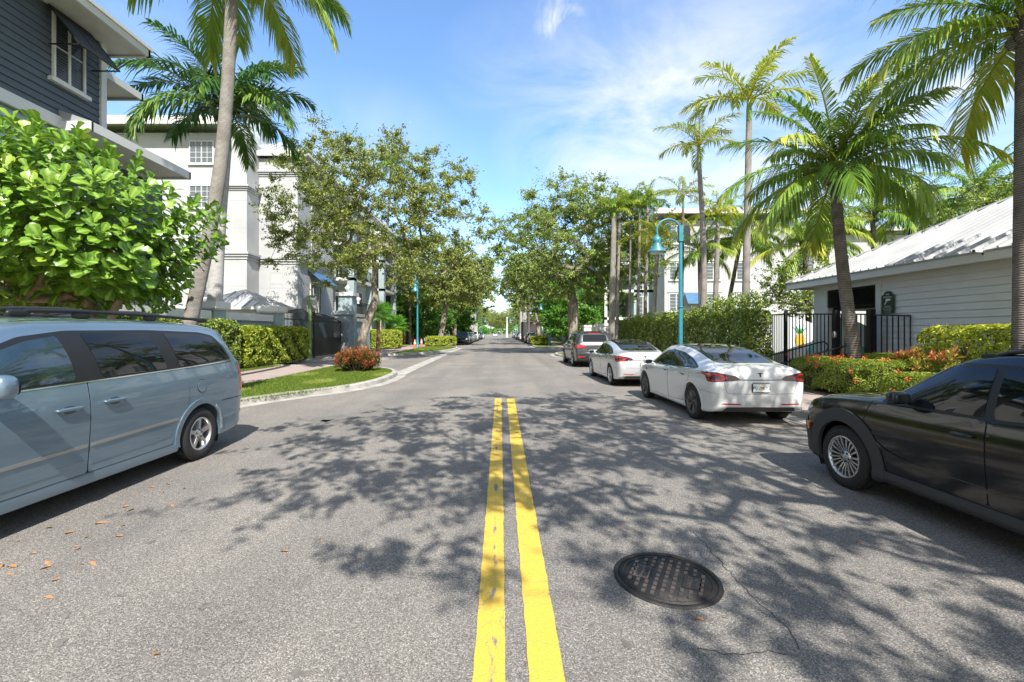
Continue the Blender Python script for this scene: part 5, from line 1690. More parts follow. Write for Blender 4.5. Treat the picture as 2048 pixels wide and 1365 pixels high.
# potted plants, chairs on the balcony and window box
fp = thing('flower_box', 'white window box of red flowers on the pale right-hand building', 'planter', (PX(1328, 51.2), 51.15, 2.7))
b = MB(); b.box(-.45, .45, -.2, .15, 0, .35); b.build('box', trim_w, fp)
r = np.random.default_rng(3)
def leaf_cloud(P, size, seed, asp=.5, up=.5, jit=.3, tint_mu=.45, tint_sd=.25, quad=True, outn=None):
    """diamond leaves at points P, returns V, F, tint"""
    r = np.random.default_rng(seed)
    n = len(P)
    if not hasattr(size, '__len__'): size = size * r.uniform(.65, 1.3, n)
    nrm = r.normal(0, 1, (n, 3)); nrm[:, 2] += up * 2
    if outn is not None: nrm = nrm * .6 + outn * 1.2
    nrm /= np.linalg.norm(nrm, axis=1)[:, None]
    t = r.normal(0, 1, (n, 3))
    t -= nrm * (t * nrm).sum(1)[:, None]
    t /= np.linalg.norm(t, axis=1)[:, None]
    s = np.cross(nrm, t)
    V = np.zeros((n, 4, 3))
    sz = size[:, None]
    V[:, 0] = P - t * sz * .5
    V[:, 1] = P + s * sz * asp * .5 + nrm * sz * .08 + t * sz * .05
    V[:, 2] = P + t * sz * .5 - nrm * sz * .08
    V[:, 3] = P - s * sz * asp * .5 + nrm * sz * .08 + t * sz * .05
    tint = np.clip(r.normal(tint_mu, tint_sd, n), 0, 1)
    return V.reshape(-1, 3), np.arange(n * 4).reshape(n, 4), np.repeat(tint, 4)
P = np.c_[r.uniform(-.45, .45, 500), r.uniform(-.2, .15, 500), r.uniform(.3, .62, 500)]
V, F, T_ = leaf_cloud(P, .09, 4)
link('flowers', np_mesh('flowers', V, F, leafmat('red flowers', [(.1, .2, .03), (.5, .06, .05), (.6, .1, .08)]), T_), fp)

# ---- white clubhouse on the right
CL = thing('clubhouse', 'white lap-sided clubhouse with ribbed pale metal roof on the right', 'building', (14, 12, 0))
Y0, Y1 = 2.0, 17.35
yo0, yo1 = 14.45, 16.62      # opening
b = MB()
b.box(12.0, 12.2, Y0, yo0, .95, 3.55); b.box(12.0, 12.2, yo1, Y1, .0, 3.55); b.box(12.0, 12.2, yo0, yo1, 3.22, 3.55)
b.box(12.2, 12.55, Y1 - .2, Y1, .0, 3.55); b.box(12.2, 18, yo0 - .2, yo0, 0, 3.55)
b.build('wall', siding_white, CL, False)
b = MB(); b.box(12.02, 12.22, Y0, yo0, .0, .95); b.build('base_wall', mat('dark plinth', (.10, .11, .12), .85), CL, False)
lap_siding(CL, 'siding', siding_white, (12.0, Y0), (12.0, yo0 - .2), .96, 3.22, .188, (-1, 0))
b = MB(); b.box(11.95, 12.0, yo0 - .2, yo0, .95, 3.5); b.box(11.96, 12.0, Y0, yo0 - .2, 3.22, 3.5); b.build('trim', trim_w, CL, False)
# louvred panel over the opening
b = MB(); b.box(12.0, 12.06, yo0, yo1, 2.58, 3.22)
lv = b.build('louvre_panel', black_iron, CL, False)
b = MB()
for i in range(11):
    z = 2.62 + i * .056
    b.add([(11.93, yo0 + .03, z), (11.93, yo1 - .03, z), (11.99, yo1 - .03, z + .04), (11.99, yo0 + .03, z + .04)], [(0, 1, 2, 3)])
b.box(11.92, 12.0, (yo0 + yo1) / 2 - .03, (yo0 + yo1) / 2 + .03, 2.58, 3.22)
link('louvre', b.mesh('louvre', dark_metal), lv)
b = MB(); b.box(12.3, 16.5, yo0, yo1 + .6, 2.5, 2.6); b.build('ceiling', dark_metal, CL, False)
# hip roof
s_ = .51
E = 11.45; YE = 18.15; ZE = 3.62
ridge_x = 16.2
rz_ = ZE + (ridge_x - E) * s_
b = MB(); b.add([(E, 1.0, ZE), (E, YE, ZE), (ridge_x, YE - (ridge_x - E), rz_), (ridge_x, 1.0, rz_), (21, YE, ZE), (21, 1.0, ZE)], [(0, 3, 2, 1), (1, 2, 4), (2, 3, 5, 4)])
cr_ = b.build('roof', roof_light, CL, False)
b = MB()
y = 1.3
while y < YE - .25:
    run = min(ridge_x - E, YE - y)
    b.bar((E + .01, y, ZE + .03), (E + run, y, ZE + run * s_ + .03), .045, .085)
    y += .305
x = E + .3
while x < 21:
    run = min(x - E, 21 - x)
    b.bar((x, YE - .01, ZE + .03), (x, YE - run, ZE + run * s_ + .03), .028, .06)
    x += .305
b.bar((E, YE, ZE + .05), (ridge_x, YE - (ridge_x - E), rz_ + .05), .16, .05)
link('seam', b.mesh('seam', roof_light), cr_)
b = MB(); b.box(E - .02, E + .05, 1.0, YE, ZE - .24, ZE - .005); b.box(E - .02, 21, YE - .05, YE + .02, ZE - .24, ZE - .005)
link('fascia', b.mesh('fascia', trim_w), cr_)
b = MB(); b.box(E - .06, E - .02, 1.0, YE, ZE - .03, ZE + .015); link('drip_edge', b.mesh('drip_edge', gm), cr_)
b = MB(); b.box(E + .05, 12.1, 1.0, YE - .05, ZE - .16, ZE - .12); b.box(E + .05, 21, 17.35, YE - .05, ZE - .16, ZE - .12); link('soffit', b.mesh('soffit', soffit_m), cr_)
cm_ = thing('security_camera', 'small white security camera fixed to the clubhouse eave', 'camera', (E - .03, 10.75, ZE - .02))
b = MB(); b.sq((-.09, 0, .02), (.12, .045, .045), .4); b.build('housing', trim_w, cm_)
b = MB(); b.lathe([(.0001, -.215), (.035, -.215), (.035, -.2)], (0, 0, .02), 16, 'x'); b.build('lens', black_plastic, cm_)
b = MB(); b.bar((-.02, 0, .0), (.03, 0, -.08), .03); b.build('bracket', dark_metal, cm_)

# sign on the clubhouse wall
sg_ = thing('wall_sign', 'dark green arched no-trespassing sign with white camera symbol on the clubhouse wall', 'sign', (11.93, 13.95, 2.55))
sgreen = mat('sign green', (.012, .035, .028), .4); cream = mat('sign lettering', (.72, .72, .62), .5)
pts = [(-.30, -.38), (.30, -.38), (.30, .40), (.22, .42)] + [(.2 * math.cos(R(a)), .42 + .15 * math.sin(R(a))) for a in range(0, 181, 15)] + [(-.22, .42), (-.30, .40)]
b = MB(); b.prism(pts, -.03, .0, 'x'); b.build('board', sgreen, sg_)
def put_text(parent, t, size, y, z, x=-.033):
    o = link('lettering', text_mesh(t, size, cream, .001), parent)
    o.location = (x, y, z); o.rotation_euler = (R(90), 0, R(-90))
put_text(sg_, 'NO', .11, 0, .43)
put_text(sg_, 'TRESPASSING', .075, 0, .315)
for i, t in enumerate(('THIS PROPERTY', 'IS PROTECTED BY', 'VIDEO SURVEILLANCE', 'VIOLATORS WILL', 'BE PROSECUTED')):
    put_text(sg_, t, .047, 0, -.07 - i * .065)
b = MB(); b.prism([(.10, .13), (-.14, .17), (-.16, .24), (.08, .25)], -.034, -.031, 'x'); b.prism([(.02, .14), (.12, -.01), (.16, .02), (.06, .14)], -.034, -.031, 'x'); b.build('camera_symbol', cream, sg_)

sg_.scale = (.72, .72, .72)
# raised terrace behind the fence
b = MB(); b.prism([(11.98, 13.6), (10.5, 16.5), (12.0, 17.6), (16, 17.6), (16, 13.6)], .1, .75); struct(b.build('terrace', concrete))

# mural walls with rounded tops behind the fence
mw = mat('mural white', (.70, .74, .75), .7); mt_ = mat('mural teal', (.16, .42, .46), .7); my = mat('mural yellow', (.65, .42, .05), .7); mg = mat('mural green', (.06, .28, .10), .7)
def mural(x, y, w_, h_, label, pine):
    T = thing('mural_wall', label, 'mural', (x, y, 0), R(-20))
    out_ = [(-w_ / 2, 0), (w_ / 2, 0), (w_ / 2, h_ * .45)] + [(w_ / 2 - w_ * (1 - math.cos(R(a))) / 1, h_ * .45 + h_ * .55 * math.sin(R(a))) for a in range(10, 91, 10)] + [(-w_ / 2, h_)]
    b = MB(); b.prism(out_, 0, .12, 'y'); b.build('panel', mw, T)
    b = MB(); b.prism([(p[0] * .92, p[1] * .55) for p in out_[:8]] + [(-.1, .1)], -.006, 0, 'y'); b.build('painted_wave', mt_, T)
    if pine:
        b = MB(); b.prism([(-.1 + .20 * math.cos(R(a)), 1.35 + .30 * math.sin(R(a))) for a in range(0, 360, 20)], -.012, -.006, 'y'); b.build('painted_pineapple', my, T)
        b = MB()
        for a in (-40, -20, 0, 20, 40):
            b.prism([(-.16, 1.62), (-.04, 1.62), (-.1 + .45 * math.sin(R(a)), 1.62 + .45 * math.cos(R(a)))], -.011, -.0055, 'y')
        b.build('painted_crown', mg, T)
mural(13.6, 20.4, 2.2, 2.45, 'white rounded mural wall with a painted pineapple behind the iron fence', True)
mural(14.45, 18.7, 2.2, 2.4, 'white rounded mural wall with a teal wave, seen through the gateway right of the pineapple one', False)
# ---------------------------------------------------------------- walls, gate, fences, lamps, signs
PW = thing('perimeter_wall', 'grey-blue rendered garden wall with white coping behind the clipped hedge', 'wall', (-12, 18.5, 0))
b = MB(); b.box(-12.18, -11.82, 6, 18.6, 0, 2.25); b.box(-12.18, -11.82, 19.5, 23.7, 0, 2.25); b.build('wall', stucco_grey, PW, False)
b = MB(); b.box(-12.3, -11.70, 6, 18.52, 2.25, 2.58); b.box(-12.3, -11.70, 19.48, 23.6, 2.25, 2.58); b.build('coping', trim_w, PW, False)
def pier(x, y, s, h, label, orn, m=stucco_grey, capm=trim_w, cat='pier'):
    T = thing('gate_pier', label, cat, (x, y, 0))
    b = MB(); b.box(-s / 2, s / 2, -s / 2, s / 2, 0, h); b.build('shaft', m, T)
    c = s / 2 + .13
    b = MB(); b.box(-c + .06, c - .06, -c + .06, c - .06, h, h + .06); b.box(-c, c, -c, c, h + .06, h + .34); b.build('cap', capm, T)
    if orn:
        b = MB()
        for rx, ry in ((0, 0), (PI / 2, 0), (PI / 2, PI / 2)):
            M_ = Euler((rx, 0, ry)).to_matrix()
            pts = [M_ @ Vector((.31 * math.cos(a), .31 * math.sin(a), 0)) + Vector((0, 0, h + .88)) for a in np.linspace(0, 2 * PI, 25)]
            b.tube(pts, .022, 6, False)
        b.tube([(-.28, 0, h + .66), (.28, 0, h + 1.1)], .018, 6)
        b.lathe([(.16, h + .34), (.16, h + .38), (.05, h + .42), (.035, h + .60)], n=12)
        b.sq((0, 0, h + .88), (.06, .06, .14), .9)
        b.build('armillary_sphere', mat('weathered white iron', (.42, .43, .44), .6), T)
    return T
pier(-12.05, 19.05, .78, 2.63, 'grey pier with white cap at the middle of the garden wall', False)
pier(-12.05, 24.2, .85, 2.72, 'grey pier with white cap and armillary sphere left of the black gate', True)
T = pier(-12.0, 35.2, 1.15, 3.0, 'broad dark grey pier right of the black gate with a wall light', False, mat('dark pier grey', (.20, .24, .27), .9), stucco_grey)  # one even grey, darker than the other piers
b = MB(); b.lathe([(.10, 3.34), (.10, 3.38), (.03, 3.45), (.14, 3.62), (.10, 3.70), (.0001, 3.86)], n=14); b.build('finial', gm, T)
b = MB(); b.sq((.0, -.62, 1.45), (.09, .07, .13), .6); b.sq((.0, -.62, 1.15), (.05, .05, .1), .6); b.build('wall_light', trim_w, T)
PW2 = thing('balcony_wall', 'grey wall with two white urns right of the gate pier', 'wall', (-12, 38.5, 0))
b = MB(); b.box(-12.5, -11.9, 36.5, 42, 0, 2.6); b.box(-12.8, -11.7, 36.2, 37.4, 0, 4.6); b.build('wall', stucco_grey, PW2, False)
b = MB(); b.box(-12.62, -11.78, 36.4, 42, 2.6, 2.85); b.box(-12.95, -11.55, 36.05, 37.55, 4.6, 4.9); b.build('coping', trim_w, PW2, False)
railing(PW2, [(-12.2, 37.6), (-12.2, 41.9)], 2.85, 1.3, .16)
for y, z in ((36.8, 4.9), (39.6, 4.2)):
    b = MB(); b.lathe([(.12, 0), (.1, .06), (.06, .12), (.2, .3), (.22, .42), (.1, .52), (.0001, .66)], (-12.25, y, z), 16); b.build('urn', trim_w, PW2, False)

GT = thing('iron_gate', 'black iron double driveway gate with arched top between the two piers', 'gate', (-12, 29.5, 0))
for leaf, (ya, yb) in enumerate(((24.7, 29.5), (29.6, 34.5))):
    b = MB()
    n = 30
    def top(y): return 2.75 + (.45 * math.sin(PI * (y - 24.7) / 9.8) if True else 0) - (.25 if leaf else 0)
    for i in range(n + 1):
        y = ya + (yb - ya) * i / n
        b.bar((-12, y, .12), (-12, y, top(y)), .035)
    for i in range(n):
        y = ya + (yb - ya) * i / n; y2 = ya + (yb - ya) * (i + 1) / n
        b.bar((-12, y, top(y)), (-12, y2, top(y2)), .05, .05)
    for z in (.15, 1.3, 2.45): b.bar((-12, ya, z), (-12, yb, z), .05, .06)
    for y in (ya, yb): b.bar((-12, y, .05), (-12, y, top(y)), .09)
    o = b.build('gate_leaf', black_iron, GT, False)
    b = MB(); b.box(-12.015, -11.985, ya + .1, yb - .1, .25, 1.3); link('kick_panel', b.mesh('kick_panel', black_iron), o)
b = MB(); b.box(-11.94, -11.93, 26.7, 27.2, 1.15, 2.0); gs = b.build('notice', trim_w, GT, False)
o = link('lettering', text_mesh('NO', .26, red_lens, .002), gs); o.location = Vector((-11.925, 26.95, 1.8)); o.rotation_euler = (R(90), 0, R(90))
o = link('lettering', text_mesh('ENTRY', .14, red_lens, .002), gs); o.location = Vector((-11.925, 26.95, 1.58)); o.rotation_euler = (R(90), 0, R(90))

GZ = thing('gazebo', 'low gazebo with grey standing-seam hip roof behind the garden wall', 'gazebo', (-14.8, 27, 0))
hip_roof(GZ, -17.2, -12.9, 24.6, 29.4, 3.05, 1.15, .2, roof_metal, fas=.12)
for o in GZ.children: o.location = -Vector(GZ.location)
b = MB()
for x in (-17, -13.1):
    for y in (24.8, 29.2): b.box(x - .12, x + .12, y - .12, y + .12, 0, 3.0)
b.build('post', trim_w, GZ, False)

# stop sign seen from behind
SS = thing('stop_sign', 'back of an octagonal stop sign on a green post beside the gate', 'sign', (-11.45, 27.6, 0), R(4))
b = MB(); b.box(-.07, .07, -.02, .02, 0, 3.95); b.box(-.075, -.055, -.045, .0, 0, 3.95); b.box(.055, .075, -.045, .0, 0, 3.95); b.build('post', mat('green post', (.20, .34, .20), .6, col2=(.30, .40, .12), vs=2), SS)
b = MB(); b.prism([(.54 * math.cos(R(22.5 + 45 * i)), 3.42 + .54 * math.sin(R(22.5 + 45 * i))) for i in range(8)], .02, .035, 'y'); b.build('plate', mat('bare sign back', (.24, .25, .25), .6), SS)
b = MB(); b.prism([(.53 * math.cos(R(22.5 + 45 * i)), 3.42 + .53 * math.sin(R(22.5 + 45 * i))) for i in range(8)], .036, .038, 'y'); b.build('sign_face', mat('sign red', (.5, .02, .02), .4), SS)

# street lamps
def lamp(x, y, h, rz, label, straight=False):
    T = thing('street_lamp', label, 'street lamp', (x, y, 0), rz, 'teal street lamps along the kerbs')
    b = MB()
    b.lathe([(.24, .1), (.24, .2), (.17, .34), (.15, .42), (.15, .62), (.115, .72), (.10, 1.2), (.075, h - .9), (.07, h - .35)], n=20)
    for z in (.2, .62, h * .42, h - .95): b.lathe([(.10, z - .03), (.135, z), (.10, z + .03)], n=20)
    b.build('pole', teal, T)
    b = MB()
    r_ = .52
    b.box(-.09, .09, -.09, .09, h - .95, h - .25)
    pts = [(0.02 + r_ - r_ * math.cos(a), 0, h - .45 + r_ * .95 * math.sin(a)) for a in np.linspace(0, PI, 15)]
    b.tube([(0, 0, h - .9)] + pts + [(2 * r_, 0, h - .75)], .045, 10)
    # scroll
    b.tube([(.08 + .22 * (1 - math.cos(a)) * (1 - a / 9), 0, h - .62 + .22 * math.sin(a)) for a in np.linspace(0, 4.4, 16)], .014, 6)
    b.tube([(.55 + .2 * math.cos(a) * (1 - a / 8), 0, h - .36 + .2 * math.sin(a)) for a in np.linspace(0, 4.6, 16)], .014, 6)
    b.build('arm', teal, T)
    b = MB(); cx = 2 * r_ + .02
    b.lathe([(.06, h - .66), (.10, h - .74), (.17, h - .80), (.175, h - .98), (.14, h - 1.04), (.17, h - 1.08), (.17, h - 1.15), (.40, h - 1.42), (.405, h - 1.45), (.39, h - 1.44), (.16, h - 1.17)], (cx, 0, 0), 28)
    b.build('lamp_shade', teal, T)
    b = MB(); b.lathe([(.30, h - 1.43), (.28, h - 1.50), (.0001, h - 1.53)], (cx, 0, 0), 20); b.build('lens', lampglass, T)
    return T
lamp(PX(1361, 20.5), 20.5, 6.75, R(180), 'teal gooseneck street lamp in front of the tall right-hand hedge, nearest of all')
l2 = lamp(PX(835, 47), 47, 7.3, R(-92), 'teal street lamp with two traffic cones at its foot on the left')
lamp(PX(1099, 55.5), 55.5, 5.9, R(180), 'teal gooseneck lamp by the small clipped hedge on the right kerb')
lamp(PX(901, 85), 85, 6.9, R(0), 'teal gooseneck lamp behind the parked cars on the left')
lamp(PX(1071, 86), 86, 6.6, R(150), 'teal lamp by the forked trunk beyond the right-hand hedge island')
lamp(PX(1028, 140), 140, 6.6, R(180), 'small distant teal lamp on the right kerb')
lamp(PX(964, 150), 150, 6.6, R(0), 'small distant teal lamp on the left kerb')

def cone(x, y, label):
    T = thing('traffic_cone', label, 'traffic cone', (x, y, .1), .3, 'traffic cones by the left lamp')
    b = MB(); b.lathe([(.16, .03), (.045, .88), (.03, .9), (.0001, .9)], n=20); b.build('body', mat('cone orange', (.75, .13, .02), .5), T)
    b = MB(); b.lathe([(.112, .42), (.078, .63)], n=20); b.lathe([(.068, .70), (.054, .79)], n=20); b.v = [(v[0] * 1.04, v[1] * 1.04, v[2]) for v in b.v]; b.build('reflective_band', trim_w, T)
    b = MB(); b.box(-.21, .21, -.21, .21, 0, .035); b.build('base', black_plastic, T)
cone(PX(829, 46), 46.2, 'orange traffic cone left of the teal lamp pole')
cone(PX(843, 49.5), 49.5, 'orange traffic cone right of the teal lamp pole, slightly farther')

# pool fence, right
FN = thing('iron_fence', 'black iron picket fence running behind the tall hedge to the clubhouse', 'fence', (10.4, 16.5, 0))
def picket(pts, step=.115, h0=.12, ztop=None):
    b = MB()
    for (x0, y0, zb, zt), (x1, y1, zb1, zt1) in zip(pts, pts[1:]):
        Ln = math.hypot(x1 - x0, y1 - y0); n = int(Ln / step)
        for i in range(n + 1):
            t = i / n
            x, y = x0 + (x1 - x0) * t, y0 + (y1 - y0) * t
            b.bar((x, y, zb + (zb1 - zb) * t), (x, y, zt + (zt1 - zt) * t), .024)
        b.bar((x0, y0, zt - .02), (x1, y1, zt1 - .02), .04, .045)
        b.bar((x0, y0, zb + .12), (x1, y1, zb1 + .12), .035, .035)
    return b
picket([(10.4, 34, .12, 2.38), (10.4, 16.5, .12, 2.38)], .115).build('pickets', black_iron, FN, False)['kind'] = 'stuff'
picket([(10.4, 16.5, .12, 2.38), (11.15, 15.05, .6, 2.32)]).build('pickets', black_iron, FN, False)
picket([(11.6, 14.2, .9, 2.26), (11.93, 13.2, .9, 2.2)], .135).build('pickets', black_iron, FN, False)
gt = MB(); gt = picket([(11.17, 15.02, .8, 2.32), (11.58, 14.24, .85, 2.28)], .10); gt.build('gate', black_iron, FN, False)
for (x, y, z, s) in ((10.4, 16.5, 2.5, .085), (11.15, 15.05, 2.44, .16), (11.6, 14.2, 2.42, .17), (10.4, 20.5, 2.45, .07), (10.4, 25, 2.45, .07), (10.4, 30, 2.45, .07)):
    b = MB(); b.box(x - s / 2, x + s / 2, y - s / 2, y + s / 2, .1, z); b.build('post', black_iron, FN, False)
b = MB(); b.sq((11.05, 14.98, 1.62), (.04, .05, .12), .5); b.build('lock', chrome, FN, False)
HR = thing('handrail', 'black tubular ramp handrail in front of the picket fence', 'handrail', (9.9, 16.2, 0))
b = MB()
def PT(px, py, d): return (PX(px, d), d, PZ(py, d))
for off in (0, .17):
    pts = [PT(1500, 722 + off * 130, 17.3), PT(1585, 700 + off * 120, 16.4), PT(1635, 686 + off * 120, 15.9), PT(1648, 684 + off * 120, 15.8)]
    b.tube(pts, .024, 8)
b.tube([PT(1648, 684, 15.8), PT(1656, 690, 15.7), PT(1656, 698, 15.7), PT(1648, 704.4, 15.8)], .024, 8)
b.tube([PT(1540, 735, 15.6), PT(1640, 706, 14.9), PT(1700, 690, 14.5)], .026, 8)
b.tube([PT(1540, 752, 15.6), PT(1640, 723, 14.9), PT(1700, 707, 14.5)], .026, 8)
for px, py, d in ((1642, 685, 15.85), (1585, 700, 16.4), (1640, 706, 14.9), (1570, 727, 15.4)):
    x, y, z = PT(px, py, d); b.tube([(x, y, z), (x, y, .1)], .022, 8)
b.build('rail', black_iron, HR, False)

for i, (x, y, w_, h) in enumerate(((7.75, 34.2, .85, 2.35), (6.95, 35.2, .95, 2.25))):
    T = thing('utility_cabinet', ('white utility cabinet behind the dark suv, right one of two', 'white utility cabinet behind the dark suv, left one beside the oak trunk')[i], 'cabinet', (x, y, .11))
    b = MB(); b.box(-w_ / 2, w_ / 2, -.35, .35, 0, h - .3); b.build('case', trim_w, T)
    b = MB(); b.box(-w_ / 2 - .05, w_ / 2 + .05, -.4, .4, h - .3, h - .1); b.build('lid', trim_w, T)
    b = MB(); b.box(-w_ / 2 + .08, w_ / 2 - .08, -.37, -.35, .15, h - .55); b.build('door', mat('cabinet grey', (.5, .52, .54), .5), T)

# a bicycle leaning in the shade past the side street
BK = thing('bicycle', 'bicycle leaning in the shade behind the grey suv on the right', 'bicycle', (8.9, 52, .11), R(20))
for x in (-.52, .52):
    b = MB(); pts = [(x + .33 * math.cos(a), 0, .34 + .33 * math.sin(a)) for a in np.linspace(0, 2 * PI, 29)]; b.tube(pts, .02, 6, False); wv_ = b.build('wheel', rubber, BK)
    b = MB()
    for k in range(12): b.tube([(x, 0, .34), (x + .32 * math.cos(k * PI / 6), 0, .34 + .32 * math.sin(k * PI / 6))], .003, 4)
    link('spokes', b.mesh('spokes', chrome), wv_)
b = MB()
fr_ = mat('bicycle frame blue', (.05, .25, .35), .3)
for p, q in (((-.52, 0, .34), (-.12, 0, .32)), ((-.12, 0, .32), (-.22, 0, .82)), ((-.52, 0, .34), (-.2, 0, .74)), ((-.12, 0, .32), (.36, 0, .72)), ((-.2, 0, .76), (.34, 0, .80)), ((.32, 0, .92), (.52, 0, .34))): b.tube([p, q], .018, 8)
b.build('frame', fr_, BK)
b = MB(); b.sq((-.23, 0, .86), (.13, .06, .03), .7); b.build('saddle', black_plastic, BK)
b = MB(); b.tube([(.26, -.28, .98), (.33, -.1, .96), (.33, .1, .96), (.26, .28, .98)], .014, 8); b.build('handlebar', black_plastic, BK)

# white pole and distant bits
WP = thing('white_pole', 'plain white post among the parked cars in the distance on the right', 'pole', (PX(1014, 150), 150, 0))
b = MB(); b.lathe([(.4, 0), (.36, .4), (.30, .5), (.26, 6.4), (.32, 6.5), (.0001, 6.7)], n=16); b.build('shaft', trim_w, WP)
# ---------------------------------------------------------------- plants
def rosette(c, r, n): pass
PIPE = .47
class Tree:
    """branch skeleton grown towards leaf clusters"""
    def __init__(s, seed, trunk, clusters, r0, limbs=None, jit=.25, lead=0):
        trunk = list(trunk)
        nf = len(trunk)
        tl = Vector(trunk[-1])
        for q in range(lead): trunk.append(tuple(tl + Vector((.12 * math.sin(seed + q), .12 * math.cos(seed + q), 1.05 * (q + 1)))))
        k0 = nf - 1 if lead else nf - 2
        rr = random.Random(seed)
        s.nodes = [Vector(p) for p in trunk]
        s.par = [-1] + list(range(len(trunk) - 1))
        start = len(trunk) - 2
        cl = sorted(clusters, key=lambda c: (Vector(c) - s.nodes[-1]).length)
        s.cl = cl
        s.tips = []
        arr = [tuple(n) for n in s.nodes]
        for c in cl:
            c = Vector(c)
            A = np.array(arr[k0:])
            d = np.linalg.norm(A - np.array(c), axis=1)
            pen = np.array([0.25 * (s.nodes[i + k0] - s.nodes[len(trunk) - 1]).length for i in range(len(A))])
            # prefer attaching inward: penalise nodes beyond the cluster
            back = np.where(np.linalg.norm(A - np.array(s.nodes[len(trunk) - 1]), axis=1) > (c - s.nodes[len(trunk) - 1]).length, 5, 0)
            i = int(np.argmin(d + back)) + k0
            p = s.nodes[i]
            L_ = (c - p).length
            k = max(1, int(L_ / .9))
            prev = i
            for j in range(1, k + 1):
                t = j / k
                q = p.lerp(c, t) + Vector((rr.gauss(0, 1), rr.gauss(0, 1), rr.gauss(0, 1))) * jit * L_ * .16 * math.sin(PI * t) - Vector((0, 0, .10 * L_ * math.sin(PI * t))) * 1
                s.nodes.append(q); s.par.append(prev); arr.append(tuple(q))
                prev = len(s.nodes) - 1
            s.tips.append(prev)
        cnt = [0.] * len(s.nodes)
        for t in s.tips: cnt[t] += 1
        for i in range(len(s.nodes) - 1, 0, -1): cnt[s.par[i]] += max(cnt[i], .5)
        tot = cnt[len(trunk) - 1]
        s.rad = [r0 * max((c_ / tot) ** PIPE, .02) for c_ in cnt]
        for i in range(nf): s.rad[i] = r0 * (1.0 + .45 * max(0, 1 - i / 1.4) ** 2)
        for i in range(nf, len(trunk)): s.rad[i] = r0 * .62 * .8 ** (i - nf)
        s.nt = nf
    def wood(s, name, m, sides=7, minr=.006):
        kids = {}
        for i, p in enumerate(s.par):
            if p >= 0: kids.setdefault(p, []).append(i)
        b = MB()
        done = set()
        def chain(i):
            # follow the thickest child
            pts = [s.nodes[i]]; rs = [s.rad[i]]
            while i in kids:
                ks = [k for k in kids[i] if k not in done]
                if not ks: break
                k = max(ks, key=lambda q: s.rad[q])
                done.add(k)
                pts.append(s.nodes[k]); rs.append(max(s.rad[k], minr)); i = k
            return pts, rs
        stack = [0]
        order = list(range(len(s.nodes)))
        for i in order:
            while i in kids and any(k not in done for k in kids[i]):
                pts, rs = chain(i)
                if len(pts) < 2: break
                if i >= s.nt - 1: rs[0] = min(rs[0], rs[1] * 1.5)
                n = sides if max(rs) > .05 else 4
                # smooth the chain
                b.tube(pts, rs, n, False)
        return b.mesh(name, m)

def ellipsoid_clusters(seed, c, r, n, shell=.55, zmin=None, mind=0.):
    rr = random.Random(seed)
    out_ = []
    tries = 0
    while len(out_) < n and tries < n * 60:
        tries += 1
        v = Vector((rr.gauss(0, 1), rr.gauss(0, 1), rr.gauss(0, 1))).normalized()
        rad = shell + (1 - shell) * rr.random() ** .6
        rad *= 1 + .13 * math.sin(3 * v.x + seed) * math.cos(4 * v.y + v.z * 2 + seed)
        p = Vector((c[0] + v.x * r[0] * rad, c[1] + v.y * r[1] * rad, c[2] + v.z * r[2] * rad))
        if zmin is not None and p.z < zmin + .12 * abs(v.x) * 0: continue
        if mind and any((p - q).length < mind for q in out_): continue
        out_.append(p)
    return out_
def cluster_leaves(tree, per, spread, size, seed, flat=.6, asp=.5, sprigs=0):
    r = np.random.default_rng(seed)
    cs = np.array([tree.nodes[t] for t in tree.tips])
    pr = np.array([tree.nodes[tree.par[t]] for t in tree.tips])
    P = []; base = []
    for c, q in zip(cs, pr):
        n = int(per * r.uniform(.45, 1.45))
        s_ = spread * r.uniform(.7, 1.25)
        # several twigs per cluster so that the foliage hangs in sprays
        k = max(3, n // 16)
        ends = c + r.normal(0, s_, (k, 3)) * np.array([1, 1, flat])
        for e in ends:
            m = n // k
            t = r.uniform(.15, 1.05, (m, 1))
            P.append(q * (1 - .75) * (1 - t) + c * (1 - t) * .75 + e * t + r.normal(0, .055, (m, 3)))
            base.append(np.full(m, r.normal(0, .16)))
    P = np.concatenate(P); base = np.concatenate(base)
    V, F, T_ = leaf_cloud(P, size, seed + 1, asp, .35)
    T_ = np.clip(T_ + np.repeat(base, 4), 0, 1)
    return V, F, T_
def oak(seed, h_fork, lean, crown_c, crown_r, n, per, size, lm, r0=.3, spread=.42, zmin=None, shell=.35, trunk=None, mind=.55, extra=()):
    tr = trunk or [(0, 0, -.1), (lean[0] * .25, lean[1] * .25, h_fork * .35), (lean[0] * .6, lean[1] * .6, h_fork * .7), (lean[0], lean[1], h_fork)]
    cl = ellipsoid_clusters(seed, crown_c, crown_r, n, shell, zmin, mind) + [Vector(e) for e in extra]
    t = Tree(seed, tr, cl, r0, lead=2)
    wood = t.wood('trunk', bark)
    V, F, T_ = cluster_leaves(t, per, spread, size, seed)
    return wood, np_mesh('crown', V, F, lm, T_)
def plant(name, label, cat, loc, meshes, rz=0, sc_=1, group=None):
    T = thing(name, label, cat, loc, rz, group)
    for nm, me in meshes: link(nm, me, T)
    if sc_ != 1: T.scale = (sc_,) * 3 if not hasattr(sc_, '__len__') else sc_
    return T

